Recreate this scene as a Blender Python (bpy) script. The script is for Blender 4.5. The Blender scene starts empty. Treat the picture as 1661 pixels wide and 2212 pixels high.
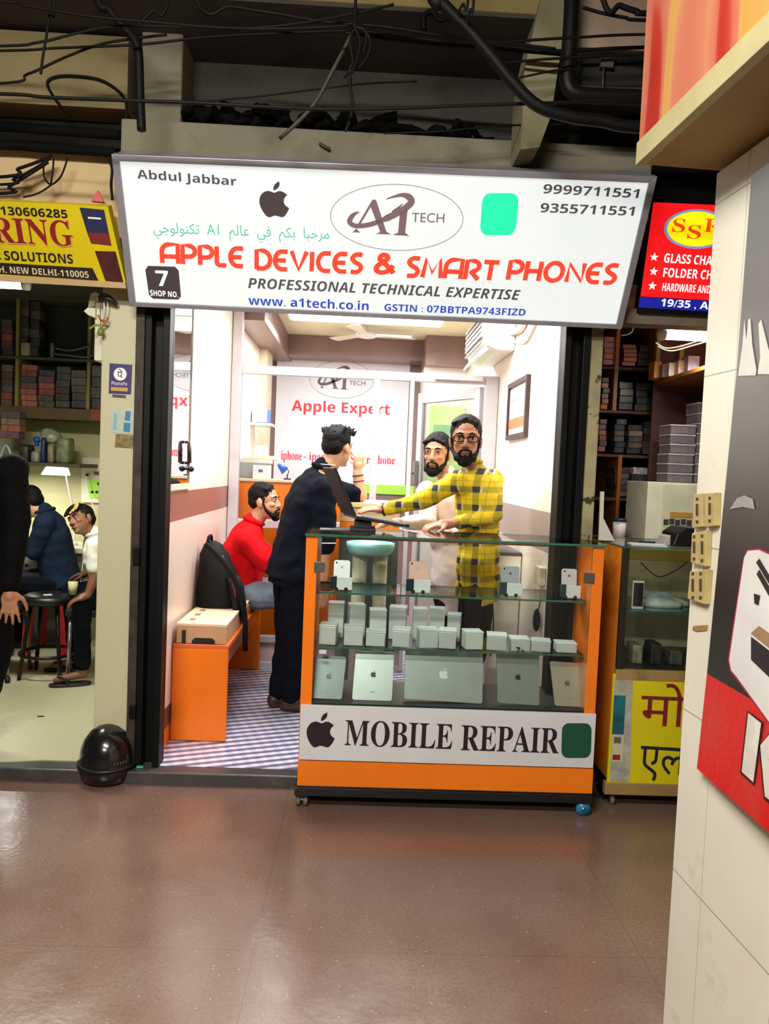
import bpy, bmesh, math, random
from mathutils import Vector, Matrix, noise

V = Vector
scene = bpy.context.scene
col = scene.collection

# ------------------------------------------------------------------ camera
FPX, CAMH, W, HH = 1662.0, 1.5, 1661.0, 2212.0


def cam_axes(vx, vy, roll):
    rho = math.radians(roll)
    u, v = (vx - W / 2) / FPX, -(vy - HH / 2) / FPX
    a = math.cos(rho) * u - math.sin(rho) * v
    b = math.sin(rho) * u + math.cos(rho) * v
    n = math.sqrt(1 + a * a + b * b)
    psi = math.asin(-a / n)
    th = math.asin((b / n) / math.cos(psi))
    f = V((math.sin(psi) * math.cos(th), math.cos(psi) * math.cos(th), -math.sin(th)))
    r0 = V((math.cos(psi), -math.sin(psi), 0))
    u0 = r0.cross(f)
    return f, math.cos(rho) * r0 + math.sin(rho) * u0, -math.sin(rho) * r0 + math.cos(rho) * u0


FWD, RGT, UPV = cam_axes(778, 1015, 2.4)
CAM = V((0, 0, CAMH))
cd = bpy.data.cameras.new('camera')
cd.sensor_fit = 'VERTICAL'
cd.sensor_height = 36
cd.lens = FPX / HH * 36
cd.clip_start = 0.05
cam = bpy.data.objects.new('camera', cd)
cam.matrix_world = Matrix((
    (RGT.x, UPV.x, -FWD.x, CAM.x), (RGT.y, UPV.y, -FWD.y, CAM.y),
    (RGT.z, UPV.z, -FWD.z, CAM.z), (0, 0, 0, 1)))
col.objects.link(cam)
scene.camera = cam

# ------------------------------------------------------------------ light and exposure
scene.view_settings.view_transform = 'Standard'
scene.view_settings.look = 'None'
scene.view_settings.gamma = 1
scene.view_settings.use_curve_mapping = False
scene.view_settings.exposure = 0.0
scene.cycles.use_denoising = True
scene.cycles.max_bounces = 8
scene.cycles.transparent_max_bounces = 24
scene.cycles.caustics_reflective = False
scene.cycles.caustics_refractive = False
scene.cycles.sample_clamp_indirect = 4
world = bpy.data.worlds.new('world')
scene.world = world
world.use_nodes = True
world.node_tree.nodes['Background'].inputs[0].default_value = (0.75, 0.72, 0.62, 1)
world.node_tree.nodes['Background'].inputs[1].default_value = 0.09


def area(name, loc, sx, sy, power, color=(1, 1, 1), aim=(0, 0, -1)):
    l = bpy.data.lights.new(name, 'AREA')
    l.shape = 'RECTANGLE'
    l.size, l.size_y, l.energy, l.color = sx, sy, power, color
    o = bpy.data.objects.new(name, l)
    o.location = loc
    o.rotation_euler = V(aim).to_track_quat('-Z', 'Y').to_euler()
    col.objects.link(o)
    return o


area('shop_front_panel_light', (0.0, 4.35, 2.60), 1.3, 0.9, 64, (1, 0.97, 0.95))
area('shop_back_panel_light', (0.0, 6.25, 2.60), 1.3, 0.6, 50, (1, 0.98, 0.96))
area('left_shop_tube_light', (-1.95, 4.3, 2.32), 0.9, 0.06, 40, (1, 0.98, 0.85))
area('right_shop_tube_light', (1.88, 3.80, 2.16), 0.6, 0.06, 22, (1, 0.96, 0.85))
area('desk_lamp_light', (-2.62, 6.02, 1.36), 0.2, 0.1, 9, (1, 0.98, 0.9))
area('corridor_tube_light', (-0.8, 0.55, 3.2), 1.3, 0.12, 120, (1, 0.965, 0.88), (0.12, 0.45, -1))
area('corridor_far_tube_light', (-0.9, -1.6, 3.2), 1.3, 0.12, 95, (1, 0.965, 0.88), (0.2, 0.6, -1))


# ------------------------------------------------------------------ pixel <-> place
def ray(px, py):
    return FWD + (px - W / 2) / FPX * RGT - (py - HH / 2) / FPX * UPV


def at(px, py, Y):
    d = ray(px, py)
    return CAM + d * (Y / d.y)


def onz(px, py, z):
    d = ray(px, py)
    return CAM + d * ((z - CAMH) / d.z)


def onx(px, py, x):
    d = ray(px, py)
    return CAM + d * (x / d.x)


def onp(px, py, O, N):
    d = ray(px, py)
    return CAM + d * ((O - CAM).dot(N) / d.dot(N))


# ------------------------------------------------------------------ materials
def lin(c):
    c = c / 255.0
    return c / 12.92 if c <= 0.04045 else ((c + 0.055) / 1.055) ** 2.4


def rgb(c):
    if isinstance(c, str):
        c = tuple(int(c[i:i + 2], 16) for i in (0, 2, 4))
    return (lin(c[0]), lin(c[1]), lin(c[2]), 1)


class NT:
    def __init__(s, name):
        s.m = bpy.data.materials.new(name)
        s.m.use_nodes = True
        s.t = s.m.node_tree
        s.b = s.t.nodes['Principled BSDF']
        s.tc = s.t.nodes.new('ShaderNodeTexCoord')

    def new(s, kind, **kw):
        n = s.t.nodes.new(kind)
        for k, v in kw.items():
            setattr(n, k, v)
        return n

    def put(s, sock, v):
        if hasattr(v, 'is_linked') or hasattr(v, 'links'):
            s.t.links.new(v, sock)
        else:
            sock.default_value = v

    def math(s, op, a, b=0.0, c=0.0):
        n = s.new('ShaderNodeMath', operation=op)
        s.put(n.inputs[0], a)
        s.put(n.inputs[1], b)
        s.put(n.inputs[2], c)
        return n.outputs[0]

    def mix(s, f, a, b):
        n = s.new('ShaderNodeMix', data_type='RGBA')
        s.put(n.inputs[0], f)
        s.put(n.inputs[6], a)
        s.put(n.inputs[7], b)
        return n.outputs[2]

    def pos(s):
        g = s.new('ShaderNodeNewGeometry')
        return g.outputs['Position']

    def obj(s):
        return s.tc.outputs['Object']

    def xyz(s, v):
        n = s.new('ShaderNodeSeparateXYZ')
        s.put(n.inputs[0], v)
        return n.outputs[0], n.outputs[1], n.outputs[2]

    def noise(s, vec, scale, detail=3.0, rough=0.55):
        n = s.new('ShaderNodeTexNoise')
        s.put(n.inputs['Vector'], vec)
        n.inputs['Scale'].default_value = scale
        n.inputs['Detail'].default_value = detail
        n.inputs['Roughness'].default_value = rough
        return n.outputs[0]

    def step(s, v, lo, hi):
        n = s.new('ShaderNodeMapRange')
        s.put(n.inputs[0], v)
        n.inputs[1].default_value = lo
        n.inputs[2].default_value = hi
        return n.outputs[0]

    def line(s, v, spacing, offset, width):
        """1 on thin lines at offset + k * spacing"""
        a = s.math('SUBTRACT', v, offset - spacing / 2)
        a = s.math('DIVIDE', a, spacing)
        a = s.math('FRACT', a)
        a = s.math('SUBTRACT', a, 0.5)
        a = s.math('ABSOLUTE', a)
        return s.math('LESS_THAN', a, width / spacing / 2)

    def color(s, c):
        s.put(s.b.inputs['Base Color'], c)

    def bump(s, h, strength=0.2, dist=0.01):
        n = s.new('ShaderNodeBump')
        n.inputs['Strength'].default_value = strength
        n.inputs['Distance'].default_value = dist
        s.put(n.inputs['Height'], h)
        s.put(s.b.inputs['Normal'], n.outputs[0])


_mats = {}


def M(name, c, rough=0.5, metal=0.0, var=0.05, scale=9.0, emit=0.0, bump=0.0, coat=0.0, bscale=None, spec=0.5):
    """plain procedural surface: colour with a little noise, optional bump"""
    if name in _mats:
        return _mats[name]
    t = NT(name)
    c = rgb(c)
    if var:
        lo = tuple(max(0, x * (1 - 2 * var)) for x in c[:3]) + (1,)
        hi = tuple(min(1, x * (1 + 1.2 * var)) for x in c[:3]) + (1,)
        n = t.noise(t.obj(), scale)
        t.color(t.mix(t.step(n, 0.3, 0.7), lo, hi))
    else:
        t.color(c)
    t.b.inputs['Roughness'].default_value = rough
    t.b.inputs['Metallic'].default_value = metal
    t.b.inputs['Specular IOR Level'].default_value = spec
    if coat:
        t.b.inputs['Coat Weight'].default_value = coat
    if emit:
        t.b.inputs['Emission Color'].default_value = c
        t.b.inputs['Emission Strength'].default_value = emit
    if bump:
        t.bump(t.noise(t.obj(), bscale or scale * 6), bump, 0.004)
    _mats[name] = t.m
    return t.m


def glass(name, tint, ior=1.45, reflect=1.0):
    t = NT(name)
    tr = t.new('ShaderNodeBsdfTransparent')
    tr.inputs[0].default_value = tint
    gl = t.new('ShaderNodeBsdfGlossy')
    gl.inputs['Roughness'].default_value = 0.02
    fr = t.new('ShaderNodeFresnel')
    fr.inputs[0].default_value = ior
    mx = t.new('ShaderNodeMixShader')
    t.put(mx.inputs[0], t.math('MULTIPLY', fr.outputs[0], reflect))
    t.put(mx.inputs[1], tr.outputs[0])
    t.put(mx.inputs[2], gl.outputs[0])
    out = [n for n in t.t.nodes if n.type == 'OUTPUT_MATERIAL'][0]
    t.put(out.inputs[0], mx.outputs[0])
    return t.m


GLASS = glass('clear_glass', (0.965, 0.985, 0.975, 1), 1.35, 0.8)
GLASS_DOOR = glass('partition_glass', (0.95, 0.97, 0.97, 1), 1.3, 0.7)
GLASS_EDGE = M('green_glass_edge', '2f6a58', 0.15, 0, 0.1)


# ------------------------------------------------------------------ mesh builder
WLOC = {}


class MB:
    def __init__(s):
        s.v, s.f, s.mi, s.sm, s.cur = [], [], [], [], 0

    def add(s, vs, fs, smooth=False, mi=None):
        k = len(s.v)
        s.v += [V(p) for p in vs]
        for f in fs:
            s.f.append([i + k for i in f])
            s.mi.append(s.cur if mi is None else mi)
            s.sm.append(smooth)
        return s

    def box(s, c, d, R=None, mi=None, edge=None):
        c = V(c)
        h = V(d) / 2
        R = R or Matrix.Identity(3)
        vs = [c + R @ V((sx * h.x, sy * h.y, sz * h.z)) for sz in (-1, 1) for sy in (-1, 1) for sx in (-1, 1)]
        fs = [[0, 2, 3, 1], [4, 5, 7, 6], [0, 1, 5, 4], [2, 6, 7, 3], [0, 4, 6, 2], [1, 3, 7, 5]]
        k = len(s.f)
        s.add(vs, fs, False, mi)
        if edge is not None:            # the four narrow faces of a pane take another material
            ax = min(range(3), key=lambda i: d[i])
            face_ax = [2, 2, 1, 1, 0, 0]
            for i in range(6):
                if face_ax[i] != ax:
                    s.mi[k + i] = edge
        return s

    def bx(s, x0, x1, y0, y1, z0, z1, mi=None, edge=None):
        return s.box(((x0 + x1) / 2, (y0 + y1) / 2, (z0 + z1) / 2), (x1 - x0, y1 - y0, z1 - z0), None, mi, edge)

    def ring(s, c, a, b, n, e=2.0):
        out = []
        for i in range(n):
            t = 2 * math.pi * i / n
            ca, sa = math.cos(t), math.sin(t)
            out.append(V(c) + a * math.copysign(abs(ca) ** (2 / e), ca) + b * math.copysign(abs(sa) ** (2 / e), sa))
        return out

    def loft(s, rings, cap=True, smooth=True, mi=None):
        n = len(rings[0])
        vs = [p for r in rings for p in r]
        fs = []
        for j in range(len(rings) - 1):
            for i in range(n):
                fs.append([j * n + i, j * n + (i + 1) % n, (j + 1) * n + (i + 1) % n, (j + 1) * n + i])
        if cap:
            fs.append(list(range(n))[::-1])
            fs.append([(len(rings) - 1) * n + i for i in range(n)])
        return s.add(vs, fs, smooth, mi)

    def cyl(s, p0, p1, r0, r1=None, n=16, smooth=True, mi=None):
        p0, p1 = V(p0), V(p1)
        r1 = r0 if r1 is None else r1
        d = (p1 - p0).normalized()
        a = d.orthogonal().normalized()
        b = d.cross(a)
        return s.loft([s.ring(p0, a * r0, b * r0, n), s.ring(p1, a * r1, b * r1, n)], True, smooth, mi)

    def cap(s, p0, p1, r0, r1=None, n=12, mi=None):
        """tapered limb with round ends"""
        p0, p1 = V(p0), V(p1)
        r1 = r0 if r1 is None else r1
        d = (p1 - p0)
        d = d.normalized() if d.length > 1e-6 else V((0, 0, 1))
        a = d.orthogonal().normalized()
        b = d.cross(a)
        rings = []
        for q in (-80, -50, -25, 0):
            q = math.radians(q)
            rings.append(s.ring(p0 + d * math.sin(q) * r0, a * math.cos(q) * r0, b * math.cos(q) * r0, n))
        for q in (0, 25, 50, 80):
            q = math.radians(q)
            rings.append(s.ring(p1 + d * math.sin(q) * r1, a * math.cos(q) * r1, b * math.cos(q) * r1, n))
        return s.loft(rings, True, True, mi)

    def ell(s, c, r, R=None, nu=18, nv=11, mi=None):
        R = R or Matrix.Identity(3)
        c = V(c)
        rings = []
        for j in range(nv):
            q = math.pi * (j + 0.5) / nv - math.pi / 2
            rings.append([c + R @ V((r[0] * math.cos(q) * math.cos(2 * math.pi * i / nu),
                                     r[1] * math.cos(q) * math.sin(2 * math.pi * i / nu),
                                     r[2] * math.sin(q))) for i in range(nu)])
        return s.loft(rings, True, True, mi)

    def tube(s, pts, r, n=8, mi=None, closed=False):
        pts = [V(p) for p in pts]
        rs = r if isinstance(r, (list, tuple)) else [r] * len(pts)
        rings = []
        a = None
        m = len(pts)
        for i, p in enumerate(pts):
            if closed:
                d = (pts[(i + 1) % m] - pts[i - 1]).normalized()
            else:
                d = (pts[min(i + 1, m - 1)] - pts[max(i - 1, 0)]).normalized()
            if a is None:
                a = d.orthogonal().normalized()
            a = (a - d * a.dot(d))
            a = a.normalized() if a.length > 1e-6 else d.orthogonal().normalized()
            rings.append(s.ring(p, a * rs[i], d.cross(a) * rs[i], n))
        if closed:
            rings.append(rings[0])
        return s.loft(rings, not closed, True, mi)

    def lathe(s, prof, c, n=28, mi=None, smooth=True):
        c = V(c)
        rings = [[c + V((r * math.cos(2 * math.pi * i / n), r * math.sin(2 * math.pi * i / n), z)) for i in range(n)] for r, z in prof]
        return s.loft(rings, True, smooth, mi)

    def prism(s, pts, d, mi=None):
        """closed polygon of 3-D points pushed along d"""
        d = V(d)
        n = len(pts)
        vs = [V(p) for p in pts] + [V(p) + d for p in pts]
        fs = [list(range(n))[::-1], list(range(n, 2 * n))]
        fs += [[i, (i + 1) % n, n + (i + 1) % n, n + i] for i in range(n)]
        return s.add(vs, fs, False, mi)

    def mesh(s, name, mats, origin):
        me = bpy.data.meshes.new(name)
        me.from_pydata([p - origin for p in s.v], [], s.f)
        for m in mats:
            me.materials.append(m)
        for p, mi, sm in zip(me.polygons, s.mi, s.sm):
            p.material_index = mi
            p.use_smooth = sm
        bm = bmesh.new()
        bm.from_mesh(me)
        bmesh.ops.recalc_face_normals(bm, faces=bm.faces)
        bm.to_mesh(me)
        bm.free()
        return me

    def base(s):
        xs = [p.x for p in s.v]
        ys = [p.y for p in s.v]
        return V(((min(xs) + max(xs)) / 2, (min(ys) + max(ys)) / 2, min(p.z for p in s.v)))

    def build(s, name, mats, parent=None, bevel=0.0, seg=2):
        if not isinstance(mats, (list, tuple)):
            mats = [mats]
        org = WLOC[parent.name] if parent else s.base()
        o = bpy.data.objects.new(name, s.mesh(name, mats, org))
        return place(o, parent, org, bevel, seg)


def place(o, parent, org, bevel=0.0, seg=2):
    col.objects.link(o)
    if parent:
        o.parent = parent
    else:
        o.location = org
    WLOC[o.name] = V(org)
    if bevel:
        b = o.modifiers.new('bevel', 'BEVEL')
        b.width = bevel
        b.segments = seg
        b.limit_method = 'ANGLE'
        b.angle_limit = math.radians(40)
    return o


def tag(o, label, cat, group=None, kind=None):
    o['label'] = label
    o['category'] = cat
    if group:
        o['group'] = group
    if kind:
        o['kind'] = kind
    return o


def thing(name, label, cat, loc, group=None):
    o = bpy.data.objects.new(name, None)
    o.empty_display_size = 0.1
    col.objects.link(o)
    o.location = loc
    WLOC[o.name] = V(loc)
    return tag(o, label, cat, group)


def struct(name, mb, mats, bevel=0.0):
    o = mb.build(name, mats, None, bevel)
    o['kind'] = 'structure'
    return o


def dup(root, loc, label=None):
    def cp(o, parent):
        c = o.copy()
        col.objects.link(c)
        if parent:
            c.parent = parent
        for ch in list(o.children):
            cp(ch, c)
        return c
    r = cp(root, None)
    r.location = loc
    WLOC[r.name] = V(loc)
    if label:
        r['label'] = label
    return r


ORD = ['lowest', 'second from the bottom', 'third from the bottom', 'fourth from the bottom', 'fifth from the bottom',
       'sixth from the bottom', 'seventh from the bottom', 'eighth from the bottom', 'ninth from the bottom']
NTH = ['first', 'second', 'third', 'fourth', 'fifth', 'sixth', 'seventh', 'eighth', 'ninth', 'tenth', 'eleventh', 'twelfth']


def spline(pts, k=8):
    """Catmull-Rom through the points"""
    pts = [V(p) for p in pts]
    out = []
    for i in range(len(pts) - 1):
        p0, p1, p2, p3 = pts[max(i - 1, 0)], pts[i], pts[i + 1], pts[min(i + 2, len(pts) - 1)]
        for j in range(k):
            t = j / k
            out.append(0.5 * ((2 * p1) + (p2 - p0) * t + (2 * p0 - 5 * p1 + 4 * p2 - p3) * t * t + (3 * p1 - p0 - 3 * p2 + p3) * t ** 3))
    out.append(pts[-1])
    return out


# ------------------------------------------------------------------ lettering and marks
def styled(s, style):
    up, lo, dg = {'': (0, 0, 0), 'bold': (0x1D5D4, 0x1D5EE, 0x1D7EC), 'slant': (0x1D63C, 0x1D656, 0x1D7EC),
                  'serif': (0x1D400, 0x1D41A, 0x1D7CE)}[style]
    o = ''
    for c in s:
        if 'A' <= c <= 'Z' and up:
            o += chr(up + ord(c) - 65)
        elif 'a' <= c <= 'z' and lo:
            o += chr(lo + ord(c) - 97)
        elif '0' <= c <= '9' and dg:
            o += chr(dg + ord(c) - 48)
        else:
            o += c
    return o


def text_mesh(s):
    c = bpy.data.curves.new('lettering', 'FONT')
    c.body = s
    c.resolution_u = 4
    o = bpy.data.objects.new('lettering', c)
    col.objects.link(o)
    dg = bpy.context.evaluated_depsgraph_get()
    dg.update()
    me = bpy.data.meshes.new_from_object(o.evaluated_get(dg))
    bpy.data.objects.remove(o)
    return me


class Plane:
    """a flat face in the place: points of the photo are laid on it"""
    def __init__(s, O, N, lift=0.002):
        s.O, s.N, s.lift = V(O), V(N).normalized(), lift

    def p(s, px, py, k=1.0):
        return onp(px, py, s.O, s.N) + s.N * s.lift * k


def put_text(parent, plane, txt, pL, pR, hpx, mat, style='', k=1.0, shear=0.0, name='lettering', flip=False):
    """one line of writing: left and right end of its base line in photo pixels, its height in pixels"""
    me = text_mesh(styled(txt, style))
    L, Rr = plane.p(*pL, k), plane.p(*pR, k)
    T = plane.p(pL[0], pL[1] - hpx, k)
    x = (Rr - L).normalized()
    y = plane.N.cross(x)
    if flip:
        x = -x
    h = (T - L).dot(y)
    xs = [v.co.x for v in me.vertices]
    ys = [v.co.y for v in me.vertices]
    ybase = 0.0 if min(ys) > -0.3 and not any(ord(c) > 0xFE00 and ord(c) < 0xFF00 for c in txt) else min(ys)
    sx = (Rr - L).length / (max(xs) - min(xs))
    sy = h / (max(ys) - ybase)
    org = WLOC[parent.name]
    for v in me.vertices:
        a, b = (v.co.x - min(xs)) * sx, (v.co.y - ybase) * sy
        v.co = L + x * (a + shear * b) + y * b - org
    me.materials.clear()
    me.materials.append(mat)
    o = bpy.data.objects.new(name, me)
    return place(o, parent, org)


def frame_px(plane, pL, pR, pT, k=1.0):
    """unit square on the plane: origin at pL, x to pR, y to the height of pT"""
    L, R_, T = plane.p(*pL, k), plane.p(*pR, k), plane.p(*pT, k)
    x = R_ - L
    y = plane.N.cross(x).normalized() * (T - L).dot(plane.N.cross(x).normalized())
    return lambda u, v: L + x * u + y * v


def flat(mb, fr, pts, mi=None):
    vs = [fr(*p) for p in pts]
    return mb.add(vs, [list(range(len(vs)))], False, mi)


def ribbon(mb, fr, pts, w, mi=None):
    """stroke of constant or varying width in the frame's units (equal units assumed)"""
    n = len(pts)
    ws = w if isinstance(w, (list, tuple)) else [w] * n
    Ls, Rs = [], []
    for i in range(n):
        a, b = pts[max(i - 1, 0)], pts[min(i + 1, n - 1)]
        dx, dy = b[0] - a[0], b[1] - a[1]
        l = math.hypot(dx, dy) or 1
        nx, ny = -dy / l * ws[i] / 2, dx / l * ws[i] / 2
        Ls.append(fr(pts[i][0] + nx, pts[i][1] + ny))
        Rs.append(fr(pts[i][0] - nx, pts[i][1] - ny))
    mb.add(Ls + Rs, [[i, i + 1, n + i + 1, n + i] for i in range(n - 1)], False, mi)


def arc(cx, cy, rx, ry, a0, a1, n=10):
    return [(cx + rx * math.cos(math.radians(a0 + (a1 - a0) * i / n)), cy + ry * math.sin(math.radians(a0 + (a1 - a0) * i / n))) for i in range(n + 1)]


def smooth2(pts, k=5):
    q = spline([(p[0], p[1], 0) for p in pts], k)
    return [(p.x, p.y) for p in q]


FRUIT = smooth2([(.50, .80), (.42, .835), (.30, .86), (.17, .82), (.06, .71), (0, .54), (.02, .36), (.09, .19), (.19, .05), (.27, 0),
                 (.35, .01), (.44, .045), (.52, .05), (.62, .02), (.72, 0), (.80, .04), (.90, .17), (.965, .30)]) + \
    smooth2([(.955, .305), (.87, .37), (.815, .45), (.805, .55), (.85, .655), (.925, .72)]) + \
    smooth2([(.93, .725), (.86, .79), (.76, .845), (.66, .855), (.56, .815), (.505, .80)])[:-1]
LEAF = smooth2([(.49, .88), (.495, .97), (.56, 1.08), (.66, 1.15), (.70, 1.16)]) + smooth2([(.70, 1.15), (.70, 1.05), (.63, .94), (.52, .885)])


def fruit(parent, plane, x0, y0, x1, y1, mat, k=1.0, name='fruit_emblem'):
    """bitten fruit emblem filling the photo box x0..x1, y0 (top) .. y1"""
    fr = frame_px(plane, (x0, y1), (x1, y1), (x0, y0), k)
    mb = MB()
    flat(mb, lambda u, v: fr(u, v / 1.16), FRUIT)
    flat(mb, lambda u, v: fr(u, v / 1.16), LEAF)
    return mb.build(name, mat, parent)


def rrect(x0, y0, x1, y1, r, n=5):
    return arc(x1 - r, y1 - r, r, r, 0, 90, n) + arc(x0 + r, y1 - r, r, r, 90, 180, n) + arc(x0 + r, y0 + r, r, r, 180, 270, n) + arc(x1 - r, y0 + r, r, r, 270, 360, n)


def badge(parent, plane, x0, y0, x1, y1, mat, k=1.0, name='green_badge'):
    """plain rounded green patch"""
    fr = frame_px(plane, (x0, y1), (x1, y1), (x0, y0), k)
    mb = MB()
    flat(mb, fr, rrect(0, 0, 1, 1, .22))
    return mb.build(name, mat, parent)


def quad(parent, plane, pts, mat, name, k=1.0, r=None):
    mb = MB()
    vs = [plane.p(*p, k) for p in pts]
    mb.add(vs, [list(range(len(vs)))])
    return mb.build(name, mat, parent)

# ================================================================== SETTING
def m_floor():
    t = NT('brown_polished_stone')
    p = t.pos()
    x, y, z = t.xyz(p)
    big = t.step(t.noise(p, 1.3, 4), 0.3, 0.72)
    c = t.mix(big, rgb('6b5047'), rgb('80695b'))
    fine = t.step(t.noise(p, 90, 2), 0.35, 0.7)
    c = t.mix(t.math('MULTIPLY', fine, 0.45), c, rgb('58423a'))
    vo = t.new('ShaderNodeTexVoronoi')
    t.put(vo.inputs['Vector'], p)
    vo.inputs['Scale'].default_value = 36
    speck = t.math('LESS_THAN', vo.outputs['Distance'], 0.085)
    keep = t.math('GREATER_THAN', t.noise(p, 23, 0), 0.56)
    c = t.mix(t.math('MULTIPLY', t.math('MULTIPLY', speck, keep), 0.55), c, rgb('c9b6a2'))
    j = t.math('MAXIMUM', t.line(x, 1.22, -0.27, 0.004), t.line(y, 1.22, 2.32, 0.0035))
    c = t.mix(t.math('MULTIPLY', j, 0.3), c, rgb('3a2b26'))
    t.color(c)
    t.put(t.b.inputs['Roughness'], t.math('ADD', t.math('MULTIPLY', t.noise(p, 6, 4), 0.24), 0.10))
    t.b.inputs['Specular IOR Level'].default_value = 0.8
    t.bump(t.noise(p, 40, 3), 0.06, 0.01)
    return t.m


def m_diamond():
    t = NT('diamond_print_vinyl')
    x, y, z = t.xyz(t.pos())
    a = t.math('FRACT', t.math('MULTIPLY', t.math('SUBTRACT', y, t.math('MULTIPLY', x, 0.38)), 15.0))
    b = t.math('FRACT', t.math('MULTIPLY', t.math('ADD', x, t.math('MULTIPLY', y, 0.35)), 16.0))
    A = t.math('GREATER_THAN', a, 0.52)
    B = t.math('GREATER_THAN', b, 0.5)
    c = t.mix(A, rgb('dcd9e6'), rgb('6d7397'))
    c = t.mix(t.math('MULTIPLY', B, 0.35), c, rgb('a2a6bf'))
    c = t.mix(t.math('MULTIPLY', t.math('MULTIPLY', A, B), 0.6), c, rgb('4a4f70'))
    t.color(c)
    t.b.inputs['Roughness'].default_value = 0.14
    t.b.inputs['Specular IOR Level'].default_value = 0.9
    return t.m


def m_bands(name, bands, top, rough=0.3):
    """paint in level bands: [(z below which, colour)]"""
    t = NT(name)
    p = t.pos()
    x, y, z = t.xyz(p)
    c = rgb(top)
    for zz, cc in sorted(bands, key=lambda q: -q[0]):
        c = t.mix(t.math('LESS_THAN', z, zz), c, rgb(cc))
    t.color(t.mix(t.math('MULTIPLY', t.step(t.noise(p, 2.5, 3), 0.35, 0.75), 0.06), c, rgb('b49c8c')))
    t.b.inputs['Roughness'].default_value = rough
    return t.m


def m_dirty(name, base, dirt, amt=0.5, scale=3.0, rough=0.7, lo=0.5, hi=0.75):
    t = NT(name)
    p = t.pos()
    f = t.math('MULTIPLY', t.step(t.noise(p, scale, 6, 0.65), lo, hi), amt)
    f2 = t.math('MULTIPLY', t.step(t.noise(p, scale * 0.35, 2), 0.45, 0.7), amt * 0.5)
    t.color(t.mix(t.math('MAXIMUM', f, f2), rgb(base), rgb(dirt)))
    t.b.inputs['Roughness'].default_value = rough
    t.bump(t.noise(p, scale * 12, 4), 0.15, 0.01)
    return t.m


STONE_DARK = m_dirty('dark_kerb_stone', '3c3a3b', '6e6862', 0.5, 9, 0.35)
CREAM_TILE = m_dirty('cream_floor_tile', 'b9b596', '8d8667', 0.35, 2.2, 0.35)
OLIVE_WALL = m_dirty('old_cream_paint', 'b5b184', '8c8459', 0.35, 1.6, 0.7)
PILLAR = m_dirty('cream_pillar_paint', 'c3c09e', '9c8a66', 0.35, 1.8, 0.6, 0.52, 0.8)
PILLAR_WORN = m_dirty('flaking_cream_paint', 'a89f78', '2e2416', 0.95, 14, 0.8, 0.58, 0.62)
CONCRETE = m_dirty('grimy_concrete', '7e7a66', '4b4537', 0.7, 3, 0.9)
CONCRETE_DARK = m_dirty('sooty_concrete', '45433c', '262420', 0.8, 2.2, 0.95)
YELLOW_PAINT = m_dirty('yellowed_ceiling_paint', '9a8c58', '5f5639', 0.7, 2.0, 0.85)
CREAM_FASCIA = m_dirty('stained_cream_fascia', 'cbb083', '8f7146', 0.6, 3.4, 0.8)
BLACK_TRACK = M('black_shutter_steel', '0a0b0b', 0.5, 0, 0.2, 5, spec=.2)
RUST_TRACK = M('rusty_brown_steel', '3c3026', 0.6, 0.2, 0.3, 12)
WHITE_PAINT = M('white_interior_paint', 'f4eee8', 0.5, 0, 0.02, 3)
MAUVE = M('mauve_laminate', '7f6662', 0.4, 0, 0.05, 4)
ALU = M('white_aluminium', 'c2bfc4', 0.35, 0.15, 0.03)
GREY_ALU = M('grey_aluminium', 'a6a4aa', 0.35, 0.4, 0.05)
ORANGE = M('orange_laminate', 'f07a12', 0.35, 0, 0.05, 2.5)
DARK = M('matt_black', '08080a', 0.6, 0, 0.1, spec=.2)
BLACKP = M('black_plastic', '141416', 0.38, 0, 0.1)
WHITEP = M('white_plastic', 'e9e9e6', 0.4, 0, 0.02)
CREAMP = M('cream_plastic', 'd8d2bb', 0.5, 0, 0.04)
STEEL = M('brushed_steel', 'a9aaa8', 0.28, 0.9, 0.05, 20)
BROWN_WOOD = M('brown_plywood', '7a4a22', 0.55, 0, 0.15, 6)
TAN_WOOD = M('orange_brown_plywood', '9c5a22', 0.5, 0, 0.15, 6)
LIME = M('lime_green_paint', 'a4dc4a', 0.4, 0, 0.02)
INK = M('black_ink', '17161a', 0.5, 0, 0)
INK_GREY = M('dark_grey_ink', '3d383c', 0.5, 0, 0)
INK_RED = M('red_ink', 'd8242f', 0.5, 0, 0)
INK_WHITE = M('white_ink', 'f4f2ee', 0.5, 0, 0)
INK_BLUE = M('blue_ink', '1d2f9a', 0.5, 0, 0)
TUBE_ON = M('lit_tube', 'fffbf0', 0.3, 0, 0, emit=7)
PANEL_ON = M('lit_panel', 'ffffff', 0.3, 0, 0, emit=4)
RED_PLASTIC = M('red_plastic', 'b51a1c', 0.4, 0, 0.05)

mb = MB(); mb.bx(-7, 4.5, -3.5, 3.53, -0.1, 0.0); struct('floor', mb, m_floor())
mb = MB(); mb.bx(-7, 1.0, 3.53, 3.66, -0.1, 0.06); mb.bx(1.0, 4.5, 3.56, 3.66, -0.1, 0.06)
struct('trim_1', mb, STONE_DARK, 0.006)
mb = MB(); mb.bx(-0.93, 0.96, 3.61, 7.66, -0.04, 0.062); struct('floor_shop', mb, m_diamond())
mb = MB()
edge = [(-7, 3.60), (-2.6, 3.60), (-1.9, 3.575), (-1.72, 3.585), (-1.58, 3.60), (-1.45, 3.63), (-1.3, 3.63), (-1.205, 3.64)]
mb.prism([V((x, y, -0.02)) for x, y in edge] + [V((-1.205, 6.5, -0.02)), V((-7, 6.5, -0.02))], (0, 0, 0.085))
struct('floor_left', mb, CREAM_TILE)
mb = MB(); mb.bx(1.1, 4.5, 3.66, 6.0, -0.04, 0.06); struct('floor_right', mb, STONE_DARK)

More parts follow.
